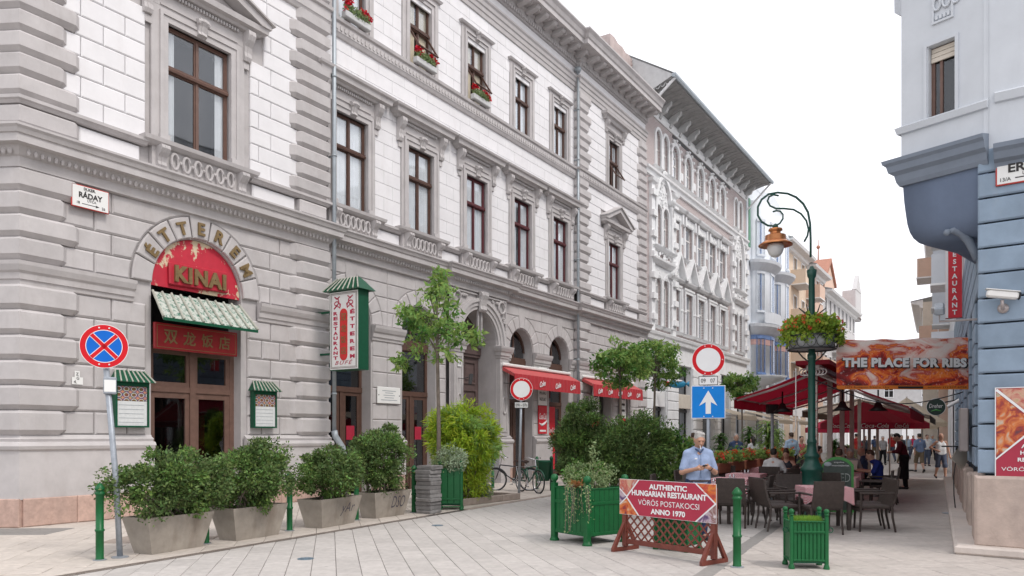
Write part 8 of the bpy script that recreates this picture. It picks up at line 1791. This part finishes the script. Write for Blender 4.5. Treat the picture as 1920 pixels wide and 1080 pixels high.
cloth('cl_blue', (.30, .38, .56)); cloth('cl_jeans', (.03, .045, .10)); cloth('cl_white', (.70, .70, .70)); cloth('cl_maroon', (.10, .012, .022)); cloth('cl_black', (.014, .013, .015)); cloth('cl_navy', (.06, .09, .17)); cloth('cl_khaki', (.20, .16, .11)); cloth('cl_denim', (.09, .11, .16)); cloth('cl_pink', (.62, .05, .13)); cloth('cl_sky', (.40, .53, .68)); cloth('cl_dark', (.05, .055, .07)); cloth('cl_rose', (.42, .20, .24)); cloth('cl_grey', (.32, .31, .31)); cloth('cl_royal', (.02, .035, .20)); cloth('cl_red', (.4, .03, .03)); cloth('cl_steel', (.17, .23, .36))
D['hair_dark'] = plain((.02, .015, .012), .6, .3, 30); D['hair_white'] = plain((.46, .44, .42), .8, .3, 60, .5); D['hair_brown'] = plain((.07, .04, .025), .6, .3, 30); D['shoe_black'] = plain((.02, .02, .02), .5, .2, 10); D['shoe_white'] = plain((.5, .5, .5), .5, .1, 10); D['skin_tan'] = plain((.46, .25, .17), .5, .07, 20)
# stripes for one diner
def stripes(n):
    m, nt, b = base(n); tc = N(nt, 'ShaderNodeTexCoord'); w = N(nt, 'ShaderNodeTexWave', i_Scale=5., bands_direction='Z'); nt.links.new(tc.outputs['Object'], w.inputs['Vector']); cr = N(nt, 'ShaderNodeValToRGB'); cr.color_ramp.elements[0].position = .75; cr.color_ramp.elements[0].color = (.015, .015, .018, 1); cr.color_ramp.elements[1].position = .8; cr.color_ramp.elements[1].color = (.5, .5, .5, 1); nt.links.new(w.outputs[0], cr.inputs[0]); nt.links.new(cr.outputs[0], b.inputs['Base Color']); return m
D['cl_stripe'] = stripes
def gpos(px, Y): return Vector(((px-CX)/FP*Y, Y, 0))
PH = gpos(1309, 12.35)
man, hp, P = person(PH, R(180)+R(4), 'white-haired man in light blue shirt looking down at his phone, cigarette in mouth', dict(ell=(-.27, .02, 1.09), elr=(.27, .02, 1.09), wrl=(-.105, .25, 1.165), wrr=(.105, .23, 1.15), anl=(-.09, -.03, .08), anr=(.14, .05, .08), tol=(-.12, .14, .03), tor=(.2, .2, .03), knr=(.12, .05, .5)), hair='hair_white', sleeve=.40, h=.0085, head=(0, .42), belly=1.08, fingers=True, shoe='shoe_black', skinm='skin_tan', size=.99)
MB().tube([hp(.012, .10, -.058), hp(.022, .19, -.085)], .005, 6).build('cigarette', 'enamel', man)
b_ = MB(); n = 22; b_.tube([(.188*math.cos(2*math.pi*i/n), .008+.142*math.sin(2*math.pi*i/n), .955) for i in range(n+2)], .016, 6, False); b_.build('belt', 'leather', man)
m = MB(); w_ = Vector(P['wrl']); e_ = Vector(P['ell']); c_ = w_.lerp(e_, .12); d_ = (w_-e_).normalized(); m.tube([c_-d_*.012, c_+d_*.012], .036, 12); m.build('watch', 'black', man)
sh = Vector((0, .14, 1.45)); m = MB(); m.tube([(-.075, .03, 1.47), (-.04, .095, 1.445), (0, .125, 1.40), (.04, .095, 1.445), (.075, .03, 1.47)], .014, 6); m.build('collar', 'cl_navy', man); MB().box(.06, .1, .137, .141, 1.3, 1.32).build('chest_mark', 'enamel', man); MB().tube([(0, .135, 1.4), (0, .145, 1.2), (0, .15, 1.0)], .006, 5).build('button_strip', 'cl_steel', man)
ph = MB(); ph.cbox(-.037, .037, -.07, .07, 0, .01, .004); o = ph.build('mobile_phone', 'black'); o.matrix_world = Matrix.Translation(PH) @ Matrix.Rotation(R(184), 4, 'Z') @ Matrix.Translation((.0, .30, 1.17)) @ Matrix.Rotation(R(24), 4, 'X'); tag(o, 'black mobile phone held by the white-haired man', 'phone')
# walkers and diners
person(gpos(1697, 24.2), R(66), 'waiter in maroon shirt and long black apron bending over the diners', dict(nek=(0, .16, 1.42), che=(0, .08, 1.26), shl=(-.18, .12, 1.38), shr=(.18, .12, 1.38), ell=(-.2, .2, 1.14), elr=(.2, .2, 1.14), wrl=(-.08, .36, 1.12), wrr=(.08, .36, 1.12)), shirt='cl_maroon', legs='cl_black', sleeve=.9, apron='cl_black', head=(0, .4), size=1.03)
person(gpos(1724, 35.2), R(-8), 'man in blue T-shirt and khaki shorts walking away', None, 'walk', 'cl_steel', 'cl_khaki', 'hair_dark', 'shoe_black', .5, True, size=1.02)
person(gpos(1764, 30.2), R(172), 'man in white tank top and dark shorts walking towards the camera', dict(elr=(.36, -.05, 1.18), wrr=(.2, .14, 1.08), ell=(-.3, -.1, 1.14), wrl=(-.33, -.02, .9)), 'walk', 'cl_white', 'cl_denim', 'hair_brown', 'shoe_black', tank=True, shorts=True, bald=True, size=1.02, skinm='skin_tan')
person(gpos(1380, 27.0), R(185), 'older man in dark blue shirt standing among the plants', None, 'stand', 'cl_navy', 'cl_khaki', 'hair_white', sleeve=.9)
person(gpos(1412, 28.5), R(20), 'dark-haired woman in white top and blue jeans among the plants', dict(wrl=(-.12, .2, 1.15), wrr=(.12, .2, 1.15)), 'stand', 'cl_white', 'cl_denim', 'hair_dark', sleeve=.5, long_hair=True, size=.94)
person(gpos(1484, 29.0), R(10), 'man in light blue long-sleeved shirt seen from behind', None, 'stand', 'cl_sky', 'cl_black', 'hair_brown', sleeve=.95, size=1.03)
person(gpos(1502, 30.5), R(190), 'girl in pink sleeveless top and dark shorts walking towards us', None, 'walk', 'cl_pink', 'cl_dark', 'hair_dark', tank=True, shorts=True, size=.95)
person(gpos(1300, 27.5), R(-15), 'man in grey blue shirt walking away along the shops', None, 'walk', 'cl_sky', 'cl_dark', 'hair_brown', sleeve=.5, size=1.02)
person(Vector((6.6, 19.52, .0)), R(-30), 'man in white shirt sitting with his back to us', None, 'sit', 'cl_white', 'cl_dark', 'hair_dark', sleeve=.6)
person(Vector((7.42, 20.9, .0)), R(150), 'woman in dark sleeveless top with hair up sitting at the checked table', None, 'sit', 'cl_dark', 'cl_black', 'hair_brown', tank=True, bun=True, head=(0, .3), size=.96)
person(Vector((7.9, 18.68, 0)), R(-30), 'diner in black and white striped shirt seen from behind', None, 'sit', 'cl_stripe', 'cl_black', 'hair_brown', sleeve=.5)
person(Vector((9.02, 19.05, 0)), R(60), 'diner in royal blue shirt leaning over the table', dict(nek=(0, .12, 1.04)), 'sit', 'cl_royal', 'cl_black', 'hair_brown', sleeve=.5, head=(0, .3))
person(Vector((7.72, 19.76, 0)), R(-120), 'diner in pale pink shirt on the left of the menu table', None, 'sit', 'cl_rose', 'cl_black', 'hair_dark', sleeve=.5, head=(0, .2))
person(Vector((8.8, 20.12, 0)), R(150), 'diner in grey shirt reading a large menu', None, 'sit', 'cl_grey', 'cl_black', 'hair_white', sleeve=.5, head=(0, .3))
person(Vector((9.75, 23.02, 0)), R(150), 'dark-shirted diner at the farthest table under the canopy', None, 'sit', 'cl_brown', 'cl_black', 'hair_dark', sleeve=.5)
cloth('cl_orange', (.5, .16, .05))
person(Vector((10.82, 25.1, 0)), R(150), 'diner in white shirt under the cream canopy', None, 'sit', 'cl_white', 'cl_black', 'hair_brown', sleeve=.5)
person(Vector((9.78, 24.76, 0)), R(-120), 'diner in orange top under the cream canopy', None, 'sit', 'cl_orange', 'cl_black', 'hair_dark', sleeve=.5, head=(0, .2))
person(Vector((9.97, 21.95, 0)), R(60), 'bald diner in navy shirt seated beside the waiter', None, 'sit', 'cl_navy', 'cl_black', sleeve=.5, bald=True, head=(0, .2))
mn = MB(); mn.cbox(-.2, .2, -.004, .004, 0, .3, .002); o = mn.build('menu_card', 'cream'); o.location = (8.58, 19.72, .80); o.rotation_euler = (R(40), 0, R(150)); tag(o, 'large pale menu card held over the table', 'menu')
# strollers farther down the street
rng_ = random.Random(11); cs_ = ['cl_white', 'cl_sky', 'cl_dark', 'cl_red', 'cl_grey', 'cl_navy', 'cl_pink', 'cl_khaki']; lb_ = dict(cl_white='white', cl_sky='light blue', cl_dark='black', cl_red='red', cl_grey='grey', cl_navy='navy', cl_pink='pink', cl_khaki='khaki')
far = [(1738, 43), (1748, 52), (1690, 46), (1672, 50), (1655, 44), (1640, 54), (1712, 60), (1728, 66), (1745, 70), (1702, 55), (1622, 48), (1606, 42)]
wd_ = ['first', 'second', 'third', 'fourth', 'fifth', 'sixth', 'seventh', 'eighth', 'ninth', 'tenth', 'eleventh', 'twelfth']
for i, (px, Y) in enumerate(far):
    c = cs_[i % 8]; lg = ['cl_denim', 'cl_black', 'cl_khaki'][i % 3]
    person(gpos(px, Y), R(rng_.choice([0, 180, 15, 170])), 'distant stroller in %s shirt and %s, %s' % (lb_[c], {'cl_denim': 'blue jeans', 'cl_black': 'black trousers', 'cl_khaki': 'khaki trousers'}[lg], 'beyond the walking men on the right' if px > 1705 else 'behind the parasols in the middle'), None, rng_.choice(['walk', 'stand']), c, lg, rng_.choice(['hair_dark', 'hair_brown', 'hair_white']), h=.03, group='distant strollers', size=rng_.uniform(.95, 1.05))
